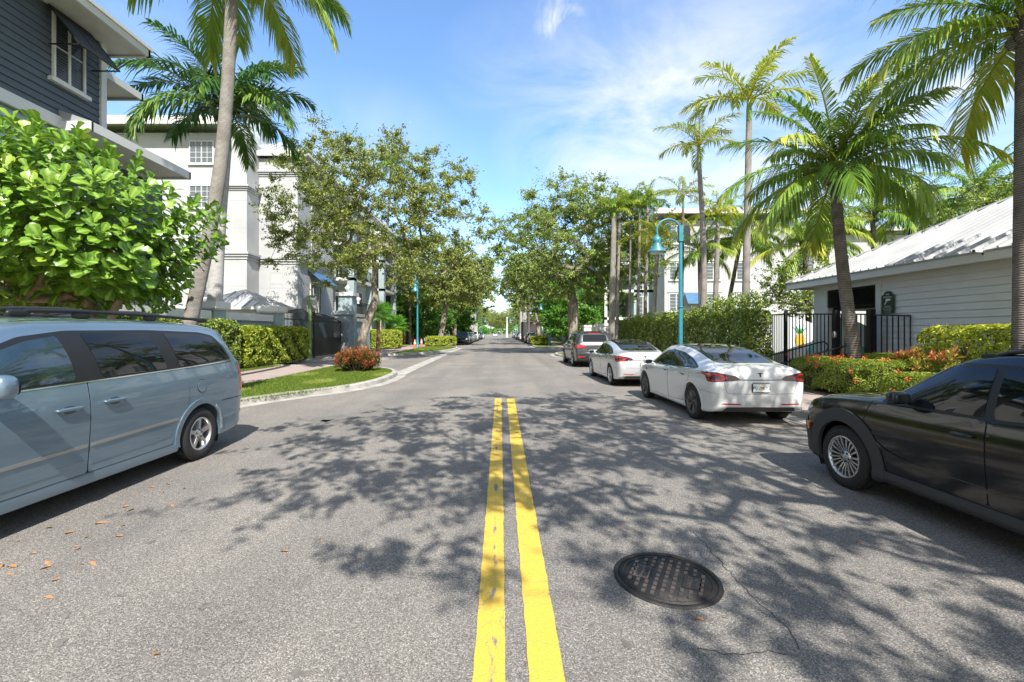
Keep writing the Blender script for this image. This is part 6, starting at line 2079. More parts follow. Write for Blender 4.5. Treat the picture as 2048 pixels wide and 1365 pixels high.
# left street oak, nearest: long bare-ish limbs, airy crown
lo = (PX(716, 27), 27, .1)
sprays = [(-2.6, 0, 14.2), (-2.5, 0, 13.2), (-1.4, .5, 12.9), (-.6, -.5, 12.4), (5.9, .4, 11.4), (6.6, .2, 10.9), (-5.0, -.6, 5.6), (-5.4, -.4, 8.6), (-4.6, 0, 11.7), (-3.9, .3, 12.0)]
PIPE = .54
w1, c1 = oak(11, 3.5, (1.0, .2), (.7, 0, 8.8), (6.9, 4.8, 5.0), 330, 260, .14, leaf_oak, .25, .42, 4.4, .30, mind=.62, extra=sprays)
plant('oak_tree', 'airy street oak with a forked leaning trunk beside the gate pier on the left', 'tree', lo, [('trunk', w1), ('crown', c1)])
# right street oak: dense and rounded
w2, c2 = oak(23, 3.9, (-.1, .1), (.6, 0, 8.6), (7.3, 5.2, 5.0), 390, 310, .16, leaf_oak2, .42, .5, 4.2, .42, mind=.62, extra=[(-6.2, 0, 5.6), (-6.6, .5, 5.0), (.3, 0, 13.6), (3.8, 0, 12.6), (-5.5, 0, 9.8), (-5.8, 0, 7.4), (-6.1, .6, 8.4), (-5.3, -.5, 9.2), (-6.5, 0, 6.6), (-5.2, 1, 6), (-4.8, 0, 5.2), (-5.9, 1.4, 7.8), (-6.4, -1, 7.1), (-5.6, 1, 5.3)])
plant('oak_tree', 'broad dense street oak with thick trunk behind the dark grey suv on the right', 'tree', (PX(1148, 35.5), 35.5, .1), [('trunk', w2), ('crown', c2)])
# second and third kinds for the street beyond
w3, c3 = oak(37, 3.4, (.6, -.2), (.3, 0, 7.6), (5.2, 4.6, 4.0), 200, 240, .20, leaf_oak, .28, .5, 3.9, .35, mind=.7, extra=[(5.3, 0, 8), (5.5, .5, 6.8), (4.9, 0, 9.2), (5.1, -.6, 7.4), (5.6, 0, 6.0)])
plant('oak_tree', 'street oak rising from the low hedge behind the left lamp', 'tree', (PX(880, 56), 56, .1), [('trunk', w3), ('crown', c3)], sc_=1.2)
w4, c4 = oak(41, 3.0, (-.4, .3), (-.2, 0, 7.0), (4.6, 4.4, 3.6), 120, 130, .26, leaf_oak2, .2, .5, 3.6, .35, mind=.8)
lab = ['slim forked street tree above the right-hand clipped hedge', 'green street oak down the left side past the lamp and pale palms', 'street oak beyond the box truck on the right',
       'distant round oak on the left of the street', 'distant oak on the right, its dark trunk bare against the sky', 'farthest oak on the left before the end of the street', 'farthest oak on the right before the end of the street']
plant('oak_tree', lab[0], 'tree', (PX(1080, 62), 62, .1), [('trunk', w4), ('crown', c4)], 0, 1.2)
plant('oak_tree', lab[1], 'tree', (-7.4, 76, .1), [('trunk', w3), ('crown', c3)], 2.0, 1.25)
plant('oak_tree', lab[2], 'tree', (7.2, 92, .1), [('trunk', w3), ('crown', c3)], 1.1, 1.3)
plant('oak_tree', lab[3], 'tree', (-7.6, 122, .1), [('trunk', w4), ('crown', c4)], 1.7, 1.4)
plant('oak_tree', lab[4], 'tree', (7.8, 132, .1), [('trunk', w4), ('crown', c4)], 2.9, 1.1)
plant('oak_tree', lab[5], 'tree', (-7.6, 160, .1), [('trunk', w3), ('crown', c3)], 3.9, .9)
plant('oak_tree', lab[6], 'tree', (7.8, 170, .1), [('trunk', w4), ('crown', c4)], .6, 1.05)
far_lab = ['rounded green tree left of the end of the street', 'rounded green tree right of the end of the street', 'low green tree closing the end of the street', 'dense green tree beside the kerb short of the street end on the left', 'tree left of the low one that closes the street', 'tree right of the low one that closes the street', 'most distant tree, pale, at the vanishing point of the street', 'tree behind the left pavement trees, far off', 'tree behind the right pavement trees, far off', 'tree over the far right apartment roofs', 'tree over the far left apartment roofs']
for k, (x, y, s_) in enumerate(((-13, 235, 1.5), (13, 240, 1.5), (2, 300, 1.3), (-9, 200, 1.1), (-6, 330, 1.6), (9, 340, 1.7), (-3, 420, 1.6), (-20, 190, 1.3), (18, 190, 1.3), (24, 160, 1.3), (-24, 150, 1.4))):
    plant('street_tree', far_lab[k], 'tree', (x, y, 0), [('trunk', w3), ('crown', c3)], k * 1.3, s_)
# two oaks behind the camera throw the dappled shade over the road
PIPE = .72
xr_ = random.Random(8)
w5, c5 = oak(53, 4.2, (-.9, .8), (-2.0, 2.0, 8.3), (7.0, 4.5, 2.3), 330, 100, .14, leaf_oak, .24, .34, 6.1, .3, mind=.62,
             extra=[(xr_.uniform(-4.6, 1.6), xr_.uniform(-2.9, -.6), xr_.uniform(6.4, 7.8)) for _ in range(34)])
plant('oak_tree', 'big street oak overhanging the road beside the black crossover, outside the view', 'tree', (6.9, -2.3, .1), [('trunk', w5), ('crown', c5)])

PIPE = .47
# ---- palms
def palm_crown(seed, n, L_, kind='coconut', lm=None, yellow=.0):
    rr = random.Random(seed)
    V = []; F3 = []; T_ = []
    FF = []
    TT = []
    VV = []
    def add_leaflet(p, d, ln, wd, droop, tint, side):
        d = d.normalized()
        sd = d.cross(Vector((0, 0, 1)))
        if sd.length < .1: sd = Vector((1, 0, 0))
        sd = (sd.normalized() + side * .25).normalized()
        m = p + d * ln * .5 + Vector((0, 0, -droop * ln * .22))
        e = p + d * ln * .86 + Vector((0, 0, -droop * ln * .85))
        b0 = len(VV)
        VV.extend([p - sd * wd * .3, p + sd * wd * .3, m + sd * wd * .5, m - sd * wd * .5, e - sd * .004, e + sd * .004])
        FF.append((b0, b0 + 1, b0 + 2, b0 + 3)); FF.append((b0 + 3, b0 + 2, b0 + 5, b0 + 4))
        TT.extend([tint] * 6)
    for f in range(n):
        u = (f + .5) / n
        az = f * 2.39996 + rr.uniform(-.25, .25)
        if kind == 'coconut':
            el = R(84 - 92 * u + rr.uniform(-6, 6)); bend = R(52 + 20 * u + rr.uniform(-10, 14))
        elif kind == 'royal':
            el = R(84 - 70 * u + rr.uniform(-6, 6)); bend = R(82 + 22 * u + rr.uniform(-10, 16))
        else:                                           # short stiff feathery palm
            el = R(78 - 70 * u + rr.uniform(-6, 6)); bend = R(70 + rr.uniform(-10, 16))
        Lf = L_ * rr.uniform(.86, 1.1)
        K = 12
        pts = [Vector((0, 0, 0))]
        h = Vector((math.cos(az), math.sin(az), 0))
        side = Vector((-math.sin(az), math.cos(az), 0))
        tw = rr.uniform(-.5, .5)
        for k in range(K):
            a = el - bend * (k / K) ** 1.25
            pts.append(pts[-1] + (h * math.cos(a) + Vector((0, 0, math.sin(a)))) * (Lf / K) + side * tw * .012 * k)
        # rachis as a thin strip pair
        for k in range(K):
            wdt = .035 * (1 - k / K) + .006
            b0 = len(VV)
            p, q = pts[k], pts[k + 1]
            VV.extend([p - side * wdt, p + side * wdt, q + side * wdt * .8, q - side * wdt * .8]); FF.append((b0, b0 + 1, b0 + 2, b0 + 3)); TT.extend([.8] * 4)
            b0 = len(VV)
            upv = Vector((0, 0, wdt * .8))
            VV.extend([p - upv, p + upv, q + upv * .8, q - upv * .8]); FF.append((b0, b0 + 1, b0 + 2, b0 + 3)); TT.extend([.8] * 4)
        ft = rr.gauss(.38 + yellow, .14) + .35 * max(0, u - .75)
        nl = int((34 if kind == 'coconut' else 30) * L_ / 2.2) + 14
        for j in range(nl):
            t = .13 + .87 * j / nl
            k = min(int(t * K), K - 1)
            fr = t * K - k
            p = pts[k].lerp(pts[k + 1], fr)
            tan = (pts[k + 1] - pts[k]).normalized()
            upn = side.cross(tan)
            if upn.z < 0: upn = -upn
            ll = L_ * (.25 if kind == 'coconut' else .24) * (math.sin(PI * min(1, .12 + t * .80)) ** .6) * rr.uniform(.85, 1.1)
            if kind == 'coconut': wd = .038 * (L_ / 3.2) + .008
            else: wd = .05 * (L_ / 3) + .008
            for sg in (-1, 1):
                lift = rr.uniform(.02, .35) if kind == 'coconut' else rr.uniform(-.5, .8)
                dd = side * sg * (1 - .35 * t) + tan * (.45 + .75 * t) + upn * lift
                dr = rr.uniform(.35, .95) if kind == 'coconut' else rr.uniform(.25, .7)
                if kind == 'coconut' and u > .55: dr *= 1.15
                if rr.random() < .02: continue
                add_leaflet(p, dd, ll, wd, dr, min(1, max(0, ft + rr.gauss(0, .10) + .18 * (t > .88))), tan)
    return np_mesh('crown', np.array([tuple(v) for v in VV]), np.array(FF), lm or leaf_palm, np.array(TT))

def palm_trunk(pts, r0, r1, m, flare=1.5, bulge=0.):
    P = [Vector(p) for p in pts]
    n = 26
    Q = []; rs = []
    for i in range(n + 1):
        t = i / n
        x = t * (len(P) - 1); k = min(int(x), len(P) - 2); f = x - k
        a = P[max(k - 1, 0)]; b_ = P[k]; c = P[k + 1]; d = P[min(k + 2, len(P) - 1)]
        Q.append(.5 * ((2 * b_) + (c - a) * f + (2 * a - 5 * b_ + 4 * c - d) * f * f + (3 * b_ - a - 3 * c + d) * f ** 3))
        rs.append((r0 + (r1 - r0) * t) * (1 + (flare - 1) * max(0, 1 - t / .08) ** 2 + bulge * math.exp(-((t - .45) / .22) ** 2)) * (1 + .015 * (i % 2)))
    b = MB(); b.tube(Q, rs, 16)
    return b.mesh('trunk', m)
def palm(name, label, base, top, kind, crown, r0, r1, bark_m, rz=0, sc_=1., mid=None, shaft=0., group=None, nuts=False, flare=1.4):
    T = thing(name, label, 'palm tree', base, 0, group)
    d = Vector(top) - Vector(base)
    pts = [(0, 0, -.1), tuple(mid) if mid else tuple(d * .5), tuple(d)]
    link('trunk', palm_trunk(pts, r0, r1, bark_m, flare, .12 if kind == 'royal' else 0), T)
    if shaft:
        b = MB(); b.tube([tuple(d + Vector((0, 0, -.05))), tuple(d + Vector((0, 0, shaft * .5))), tuple(d + Vector((0, 0, shaft)))], [r1 * 1.05, r1 * .95, r1 * .5], 14); b.build('crownshaft', shaft_green, T)
    o = link('crown', crown, T)
    o.location = d + Vector((0, 0, shaft * .92)); o.rotation_euler = (0, 0, rz); o.scale = (sc_,) * 3
    if nuts:
        b = MB()
        for k in range(7):
            a = k * .9; b.sq((.20 * math.cos(a), .20 * math.sin(a), -.16 - .05 * (k % 2)), (.10, .10, .13), .95, 10, 7)
        for k in range(14):
            a = k * 2.4; b.tube([(.1 * math.cos(a), .1 * math.sin(a), -.25), (.17 * math.cos(a), .17 * math.sin(a), .05), (.28 * math.cos(a), .28 * math.sin(a), .35)], [.05, .045, .02], 5)
        o2 = b.build('boots', palm_bark_dark, T); o2.location = d
    return T
K1 = palm_crown(101, 28, 3.5, 'coconut', yellow=.12)
K2 = palm_crown(102, 20, 3.5, 'coconut', yellow=.12)
RY = palm_crown(103, 21, 4.3, 'royal', leaf_royal)
AL = palm_crown(104, 11, 2.6, 'feather', leaf_yellow, -.08)
AL2 = palm_crown(105, 13, 2.3, 'feather', leaf_yellow, .12)
AL3 = palm_crown(108, 12, 2.3, 'feather', leaf_palm, .1)
KG = palm_crown(106, 24, 3.3, 'coconut', leaf_palm, .1)
SB = palm_crown(107, 20, 1.7, 'feather', leaf_green)

palm('coconut_palm', 'coconut palm with whitewashed-looking lower trunk leaning out of the ixora hedge on the right', (PX(1722, 11.9), 11.9, .1), (PX(1668, 11.9), 11.9, PZ(345, 11.9)), 'coconut', K1, .165, .115, palm_bark_dark, 1.4, .88, mid=(-.45, 0, 3.0), nuts=True)
palm('coconut_palm', 'tall coconut palm at the far right edge, its fronds hanging in from the top corner', (10.25, 8.9, .1), (PX(2052, 8.9), 8.9, PZ(60, 8.9)), 'coconut', KG, .17, .14, palm_bark_dark, 2.6, .98, nuts=True)
palm('coconut_palm', 'tall palm with ringed grey trunk curving up past the top edge on the left', (PX(350, 13.5), 13.5, .1), (PX(468, 13.5), 13.5, PZ(-85, 13.5)), 'coconut', K1, .21, .155, palm_bark, .4, 1.1, mid=(1.32, 0, 6.3), nuts=True)
palm('royal_palm', 'royal palm with dark green arching fronds behind the garden wall on the left', (PX(428, 20.6), 20.6, 0), (PX(452, 20.6), 20.6, PZ(300, 20.6)), 'royal', RY, .33, .22, royal_bark, .35, 1.0, shaft=1.7, mid=(.1, 0, 4.5))
fg = 'palms behind the tall hedge on the right'
palm('slender_palm', 'tallest slender palm with bright yellow-green crown, left of the coconut palm', (PX(1489, 19), 19, .1), (PX(1498, 19), 19, PZ(240, 19)), 'feather', AL, .17, .11, palm_bark, .3, 1.08, shaft=.9, group=fg)
palm('slender_palm', 'slender palm whose crown stands clear of the sky left of the brightest palm', (PX(1402, 23), 23, .1), (PX(1398, 23), 23, PZ(325, 23)), 'feather', AL, .18, .10, palm_bark, 2.2, .92, shaft=.9, mid=(.15, 0, 5.0), group=fg)
palm('slender_palm', 'small slender palm with sparse crown directly above the nearest street lamp', (PX(1362, 27), 27, .1), (PX(1366, 27), 27, PZ(412, 27)), 'feather', AL, .11, .07, palm_bark_dark, 1.1, .72, shaft=.6, group=fg)
palm('slender_palm', 'yellow-crowned palm just left of the teal lamp head', (PX(1302, 27), 27, .1), (PX(1316, 27), 27, PZ(490, 27)), 'feather', AL2, .13, .09, palm_bark, .1, 1.0, shaft=.5, group=fg)
palm('coconut_palm', 'short green coconut palm behind the lamp pole', (PX(1404, 26), 26, .1), (PX(1398, 26), 26, PZ(505, 26)), 'coconut', K2, .12, .09, palm_bark_dark, .9, .62, group=fg)
palm('slender_palm', 'pale straight-trunked palm in front of the white building, mid height', (PX(1427, 25), 25, .1), (PX(1436, 25), 25, PZ(445, 25)), 'feather', AL2, .16, .11, palm_bark, 2.0, .85, shaft=.4, group=fg)
palm('coconut_palm', 'coconut palm with slanting trunk in front of the white building', (PX(1440, 27), 27, .1), (PX(1482, 27), 27, PZ(480, 27)), 'coconut', K1, .13, .10, palm_bark_dark, 3.0, .85, mid=(.45, 0, 3.0), group=fg)
sl_ = [(1222, 30, .23, 480, 'thickest pale trunk of the cluster at the left end of the tall hedge'), (1233, 31, .12, 470, 'thin palm right beside the thick pale trunk'), (1257, 32, .11, 460, 'third palm trunk from the left end of the hedge'),
       (1274, 31, .12, 470, 'pale palm trunk in the middle of the cluster by the balconies'), (1289, 32, .13, 455, 'palm trunk in front of the balcony doors')]
for i, (px, d, r_, yt, lb) in enumerate(sl_):
    palm('slender_palm', lb, (PX(px, d), d, .1), (PX(px + 6, d), d, PZ(yt - 45, d)), 'feather', AL3, r_, r_ * .7, palm_bark, i * 1.3, .75, shaft=.4, group=fg)
bg_ = 'palms beyond the clubhouse'
for px, d, py, cr0, rz, s_, lb in ((1650, 26, 455, K2, .2, .85, 'yellow-green coconut palm left of the clubhouse roof, nearest its corner'), (1745, 27, 435, K2, 1.5, .95, 'coconut palm rising over the middle of the clubhouse roof'),
                              (1610, 23, 495, K2, 2.4, .8, 'coconut palm with orange dying fronds beside the clubhouse eave'), (1820, 28, 430, K1, .8, .8, 'coconut palm behind the clubhouse ridge, fronds just clearing it'),
                              (1955, 24, 400, K1, 2.9, .95, 'dark green coconut palm above the clubhouse roof at the right')):
    palm('coconut_palm', lb, (PX(px, d) + .3, d, 0), (PX(px, d), d, PZ(py, d)), 'coconut', cr0, .16, .12, palm_bark_dark, rz, s_, group=bg_, nuts=True)
# royal palms down the street
rp = 'royal palms far down the street'
RT = RY
for px, d, yt, rz, lb in ((943, 95, 590, .2, 'left of the pair of pale royal palms far down the left side'), (951, 97, 592, 1.2, 'right, whiter of the pair of royal palms far down the left side'), (1049, 90, 570, 2, 'grey royal palm beside the box truck on the right'), (1043, 110, 585, .7, 'white-trunked royal palm just behind the grey one on the right')):
    palm('royal_palm', lb, (PX(px, d), d, .1), (PX(px, d), d, PZ(yt, d)), 'royal', RT, .48, .40, royal_bark, rz, 1.3, shaft=1.9, group=rp)
for px, d, yt, lb in ((783, 60, 330, 'palm crown poking out above the airy street oak on the left'), (905, 75, 520, 'palm among the trees over the parked cars on the left'), (1058, 75, 560, 'palm leaning over the right row of cars'), (820, 58, 500, 'palm behind the left lamp')):
    palm('coconut_palm', lb, (PX(px - (24 if px < 800 else 0), d), d, 0), (PX(px, d), d, PZ(yt, d)), 'coconut', KG, .2, .15, palm_bark_dark, px * .1, 1.0)
# fan/sabal palms in the planting left
def fan_crown(seed, n, rad):
    rr = random.Random(seed)
    VV = []; FF = []; TT = []
    for f in range(n):
        az = f * 2.39996; el = R(75 - 105 * (f + .5) / n)
        h = Vector((math.cos(az) * math.cos(el), math.sin(az) * math.cos(el), math.sin(el)))
        c = h * rad * .55
        side = Vector((-math.sin(az), math.cos(az), 0)); upn = side.cross(h)
        tnt = rr.gauss(.5, .15)
        b0 = len(VV); VV.extend([Vector((0, 0, -.02)), Vector((0, 0, .02)), c + upn * .01, c - upn * .01]); FF.append((b0, b0 + 1, b0 + 2, b0 + 3)); TT.extend([.7] * 4)
        for k in range(22):
            a = R(-125 + 250 * k / 21)
            d = (h * math.cos(a) + side * math.sin(a)).normalized()
            p2 = side.cross(d)
            w_ = d.cross(upn).normalized() * .028
            l_ = rad * .62 * rr.uniform(.85, 1.05)
            m = c + d * l_ * .6 + Vector((0, 0, -.04)); e = c + d * l_ + Vector((0, 0, -.16 * rad))
            b0 = len(VV); VV.extend([c - w_ * .3, c + w_ * .3, m + w_, m - w_, e, e + w_ * .1]); FF += [(b0, b0 + 1, b0 + 2, b0 + 3), (b0 + 3, b0 + 2, b0 + 5, b0 + 4)]; TT.extend([tnt] * 6)
    return np_mesh('crown', np.array([tuple(v) for v in VV]), np.array(FF), leaf_green, np.array(TT))
FAN = fan_crown(5, 26, 1.3)
for px, d, zt, s_, lb in ((790, 48, 2.2, 1.2, 'small bright fan palm between the clipped hedge and the lamp'), (766, 46, 3.6, 1.0, 'fan palm with orange-brown trunk left of the small bright one'), (808, 60, 5.2, 1.6, 'tall dark fan palm over the left planting'), (775, 62, 7.5, 1.7, 'taller fan palm in front of the left building'), (757, 38, 3.0, .9, 'fan palm in the crook of the near oak'), (838, 66, 6.5, 1.5, 'fan palm with bare trunk behind the lamp head')):
    T = thing('fan_palm', lb, 'palm tree', (PX(px, d), d, .1), px * .7)
    b = MB(); b.tube([(0, 0, 0), (.1, 0, zt * .5), (0, 0, zt)], [.2, .14, .16], 10); b.build('trunk', mat('fan palm trunk', (.26, .14, .08), .95, col2=(.34, .22, .14), vs=5, bump=.6, bs=15), T)
    o = link('crown', FAN, T); o.location = (0, 0, zt); o.scale = (s_,) * 3

# ---- fiddle-leaf fig
def fiddle(seed):
    rr = random.Random(seed)
    VV = []; FF = []; TT = []; VN = []
    def leaf(c, d, nrm, ln, tint):
        d = d.normalized(); s_ = d.cross(nrm).normalized(); nrm = s_.cross(d)
        prof = [(0, .05), (.12, .20), (.28, .27), (.42, .24), (.6, .37), (.8, .40), (.93, .24), (1.0, .02)]
        b0 = len(VV)
        curl = rr.uniform(.05, .35); fold = rr.uniform(.1, .35)
        wav = rr.uniform(0, 6)
        for t, w_ in prof:
            for u in (-1, -.5, 0, .5, 1):
                p = c + d * ln * t + s_ * u * w_ * ln + nrm * (abs(u) * w_ * ln * fold - curl * ln * t * t + .03 * ln * math.sin(t * 14 + wav + u * 2) * abs(u))
                VV.append(p); TT.append(tint); VN.append(.85 if u == 0 else (.25 if abs(u) == 1 else .02 + .12 * (len(VV) % 2)))
        n = len(prof)
        for i in range(n - 1):
            for j in range(4):
                a = b0 + i * 5 + j
                FF.append((a, a + 1, a + 6, a + 5))
    cx = Vector((-8.9, 9.6, 4.0))
    rad = Vector((2.45, 2.2, 2.0))
    tips = []
    cl = []
    tries = 0
    while len(cl) < 480 and tries < 90000:
        tries += 1
        v = Vector((rr.gauss(0, 1), rr.gauss(0, 1), rr.gauss(0, 1))).normalized()
        if v.y > .65: continue
        k = (.80 + .20 * rr.random()) if rr.random() < .8 else rr.uniform(.45, .8)
        sh = 1 + .17 * math.sin(5 * v.x + 3 * v.z) * math.cos(4 * v.y + 1)
        p = Vector((cx.x + v.x * rad.x * k * sh, cx.y + v.y * rad.y * k * sh, cx.z + v.z * rad.z * k * sh))
        # the crown slopes down towards the street
        if p.z > 5.7 - .64 * max(0, p.x + 9.0) - .35 * max(0, 9.2 - p.y): continue
        if p.z < 2.0 or p.x > -5.95 - .5 * max(0, p.y - 9): continue
        if any((p - q).length < .235 for q, _ in cl): continue
        cl.append((p, v))
    for p, v in cl:
        ax = (v * .7 + Vector((0, 0, .75))).normalized()
        n = rr.randint(7, 10)
        t0 = rr.gauss(.33, .14)
        a0 = rr.uniform(0, 6.28)
        u = ax.orthogonal().normalized(); w_ = ax.cross(u)
        for k in range(n):
            a = a0 + k * 2.4
            spread = .25 + 1.15 * (1 - k / n)
            d = (u * math.cos(a) + w_ * math.sin(a)) * spread + ax * (1.15 - spread * .62)
            nn = ax + (u * math.cos(a) + w_ * math.sin(a)) * -.3
            ln = rr.uniform(.18, .33) * (.75 + .25 * (1 - k / n))
            leaf(p + ax * .05 * k, d, nn, ln, min(1, max(0, t0 + rr.gauss(0, .12) + .25 * k / n)))
    me = np_mesh('crown', np.array([tuple(v) for v in VV]), np.array(FF), leaf_fig, np.array(TT), smooth=True, vein=np.array(VN))
    tr = Tree(seed, [(-8.9, 9.9, 0), (-9.0, 9.8, .8), (-8.9, 9.7, 1.4)], [tuple(p - v * .35) for p, v in cl], .14)
    return tr.wood('trunk', mat('fig bark', (.20, .14, .10), .9, col2=(.30, .22, .17), vs=8), 7), me
wd_, cw_ = fiddle(3)
FT = thing('fiddle_leaf_fig', 'large fiddle-leaf fig with broad glossy lime-green leaves behind the minivan', 'tree', (0, 0, 0))
link('trunk', wd_, FT); link('crown', cw_, FT)
FT.location = (-8.9, 9.7, 0)
for o in FT.children: o.location = (8.9, -9.7, 0)
b = MB()
fb = MATS['fig bark']
for pts in ([(-9.9, 9.6, 0), (-10.1, 9.6, 1.2), (-10.4, 9.5, 1.9), (-10.3, 9.3, 2.7)], [(-9.6, 9.8, 0), (-9.7, 9.8, 1.3), (-9.9, 9.7, 2.1), (-9.3, 9.5, 2.9)], [(-8.8, 9.7, 0), (-8.6, 9.7, 1.2), (-8.1, 9.6, 2.2), (-7.5, 9.4, 2.9)], [(-9.1, 9.7, .8), (-9.3, 9.5, 1.8), (-9.8, 9.3, 2.8)]):
    b.tube([(x + 8.9, y - 9.7, z) for x, y, z in pts], [.10, .09, .07, .05][:len(pts)], 8)
b.build('stem', fb, FT)

# ---- hedges
def hedge_mesh(seed, x0, x1, y0, y1, z0, z1, dens, size, depth=.10, rnd=.42, asp=.55, tint=(.45, .25), top_tint=0., outw=.0):
    r = np.random.default_rng(seed)
    def face(n, f):
        u = r.random(n); v = r.random(n)
        return f(u, v)
    dx, dy, dz = x1 - x0, y1 - y0, z1 - z0
    areas = [dx * dy, dx * dz, dx * dz, dy * dz, dy * dz]
    fs = [lambda u, v: (np.c_[x0 + dx * u, y0 + dy * v, np.full(len(u), z1)], (0, 0, 1)), lambda u, v: (np.c_[x0 + dx * u, np.full(len(u), y0), z0 + dz * v], (0, -1, 0)),
          lambda u, v: (np.c_[x0 + dx * u, np.full(len(u), y1), z0 + dz * v], (0, 1, 0)), lambda u, v: (np.c_[np.full(len(u), x0), y0 + dy * u, z0 + dz * v], (-1, 0, 0)),
          lambda u, v: (np.c_[np.full(len(u), x1), y0 + dy * u, z0 + dz * v], (1, 0, 0))]
    P = []; O = []; tt = []
    for i, (A, f) in enumerate(zip(areas, fs)):
        n = int(A * dens)
        p, o = face(n, f)
        o = np.array(o, float)
        lump = .05 * np.sin(p[:, 0] * 3.1 + seed) * np.cos(p[:, 1] * 2.7) + .05 * np.sin(p[:, 2] * 5 + p[:, 1] * 4)
        lump = lump * LUMP + .06 * LUMP * np.sin(p[:, 0] * 7.3 + p[:, 1] * 5.1 + seed) * np.sin(p[:, 2] * 6.1 + 1)
        p = p + o * lump[:, None] - o * r.exponential(depth, n)[:, None] + r.normal(0, .03, (n, 3))
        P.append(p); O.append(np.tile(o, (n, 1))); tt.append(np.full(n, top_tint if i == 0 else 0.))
    P = np.concatenate(P); O = np.concatenate(O); tt = np.concatenate(tt)
    # round the edges
    c = np.array([(x0 + x1) / 2, (y0 + y1) / 2, (z0 + z1) / 2]); h = np.array([dx, dy, dz]) / 2
    q = (P - c); lim = h - rnd
    ex = np.maximum(np.abs(q) - lim, 0); en = np.linalg.norm(ex, axis=1)
    k = np.where(en > rnd, rnd / np.maximum(en, 1e-6), 1)[:, None]
    q = np.sign(q) * (np.minimum(np.abs(q), lim) + ex * k)
    P = q + c
    keep = P[:, 2] > z0 - .02
    P, O, tt = P[keep], O[keep], tt[keep]
    V, F, T_ = leaf_cloud(P, size, seed + 5, asp, .3, tint_mu=tint[0], tint_sd=tint[1], outn=O)
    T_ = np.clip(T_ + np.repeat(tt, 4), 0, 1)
    return V, F, T_
LUMP = 2.2
core_m = mat('hedge twigs', (.055, .05, .03), .95)
def hedge(label, x0, x1, y0, y1, z0, z1, dens, size, lm, seed, name='hedge', core=True, group=None, **k):
    T = thing(name, label, 'hedge', ((x0 + x1) / 2, (y0 + y1) / 2, z0), 0, group)
    L0 = T.location
    V, F, T_ = hedge_mesh(seed, x0 - L0.x, x1 - L0.x, y0 - L0.y, y1 - L0.y, 0, z1 - z0, dens, size, **k)
    link('foliage', np_mesh('foliage', V, F, lm, T_), T)
    rr = random.Random(seed)
    b = MB()
    if core:
        i_ = .30
        b.sq((0, 0, (z1 - z0) * .46), ((x1 - x0) / 2 - i_ * .8, (y1 - y0) / 2 - i_ * .8, (z1 - z0) * .5 - .2), .3)
    n = int(max(4, (x1 - x0) * (y1 - y0) * 2.2))
    for _ in range(min(n, 60)):
        x = rr.uniform(x0, x1) - L0.x; y = rr.uniform(y0, y1) - L0.y
        x *= .85; y *= .92
        p = Vector((x, y, 0))
        for s_ in range(3):
            e = p + Vector((rr.gauss(0, .22), rr.gauss(0, .22), (z1 - z0) * .9))
            b.tube([p, p.lerp(e, .5) + Vector((rr.gauss(0, .05), rr.gauss(0, .05), 0)), e], [.016, .012, .005], 5, False)
    b.build('branches', core_m, T)
    return T
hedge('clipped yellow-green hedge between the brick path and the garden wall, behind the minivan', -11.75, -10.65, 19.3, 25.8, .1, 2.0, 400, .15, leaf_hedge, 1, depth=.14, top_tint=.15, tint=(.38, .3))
hedge('darker stretch of hedge seen just over the roof of the minivan', -11.75, -10.75, 12.5, 19.2, .1, 2.22, 330, .14, leaf_fence, 2)
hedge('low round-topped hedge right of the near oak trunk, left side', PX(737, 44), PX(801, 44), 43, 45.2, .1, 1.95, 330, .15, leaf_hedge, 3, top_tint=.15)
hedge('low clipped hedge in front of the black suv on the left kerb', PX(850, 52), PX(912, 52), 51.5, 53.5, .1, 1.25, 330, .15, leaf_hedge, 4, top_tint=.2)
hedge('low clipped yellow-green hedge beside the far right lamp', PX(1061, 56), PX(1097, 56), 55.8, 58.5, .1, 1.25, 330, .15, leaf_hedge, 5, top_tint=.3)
# tall loose hedge along the pool fence
T = hedge('tall loose hedge along the iron fence behind the white sedans', 8.9, 10.0, 16.5, 34.0, .1, 2.55, 400, .12, leaf_fence, 6, core=False, depth=.28, rnd=.3, tint=(.42, .28))
r = np.random.default_rng(9)
for o in T.children:
    if o.name.startswith('foliage'):
        n = 9000   # shoots sticking out of the top
        bx = r.uniform(-.5, .5, 260); by = r.uniform(-9.0, 9.0, 260); hh = r.uniform(.12, .5, 260) + .35 * (by < -5)
        idx = r.integers(0, 260, n); t = r.random(n)
        P = np.c_[bx[idx] + r.normal(0, .06, n), by[idx] + r.normal(0, .08, n), 2.35 + hh[idx] * t]
        V, F, T_ = leaf_cloud(P, .11, 10, .5, .2)
        link('shoots', np_mesh('shoots', V, F, leaf_fence, T_), T)
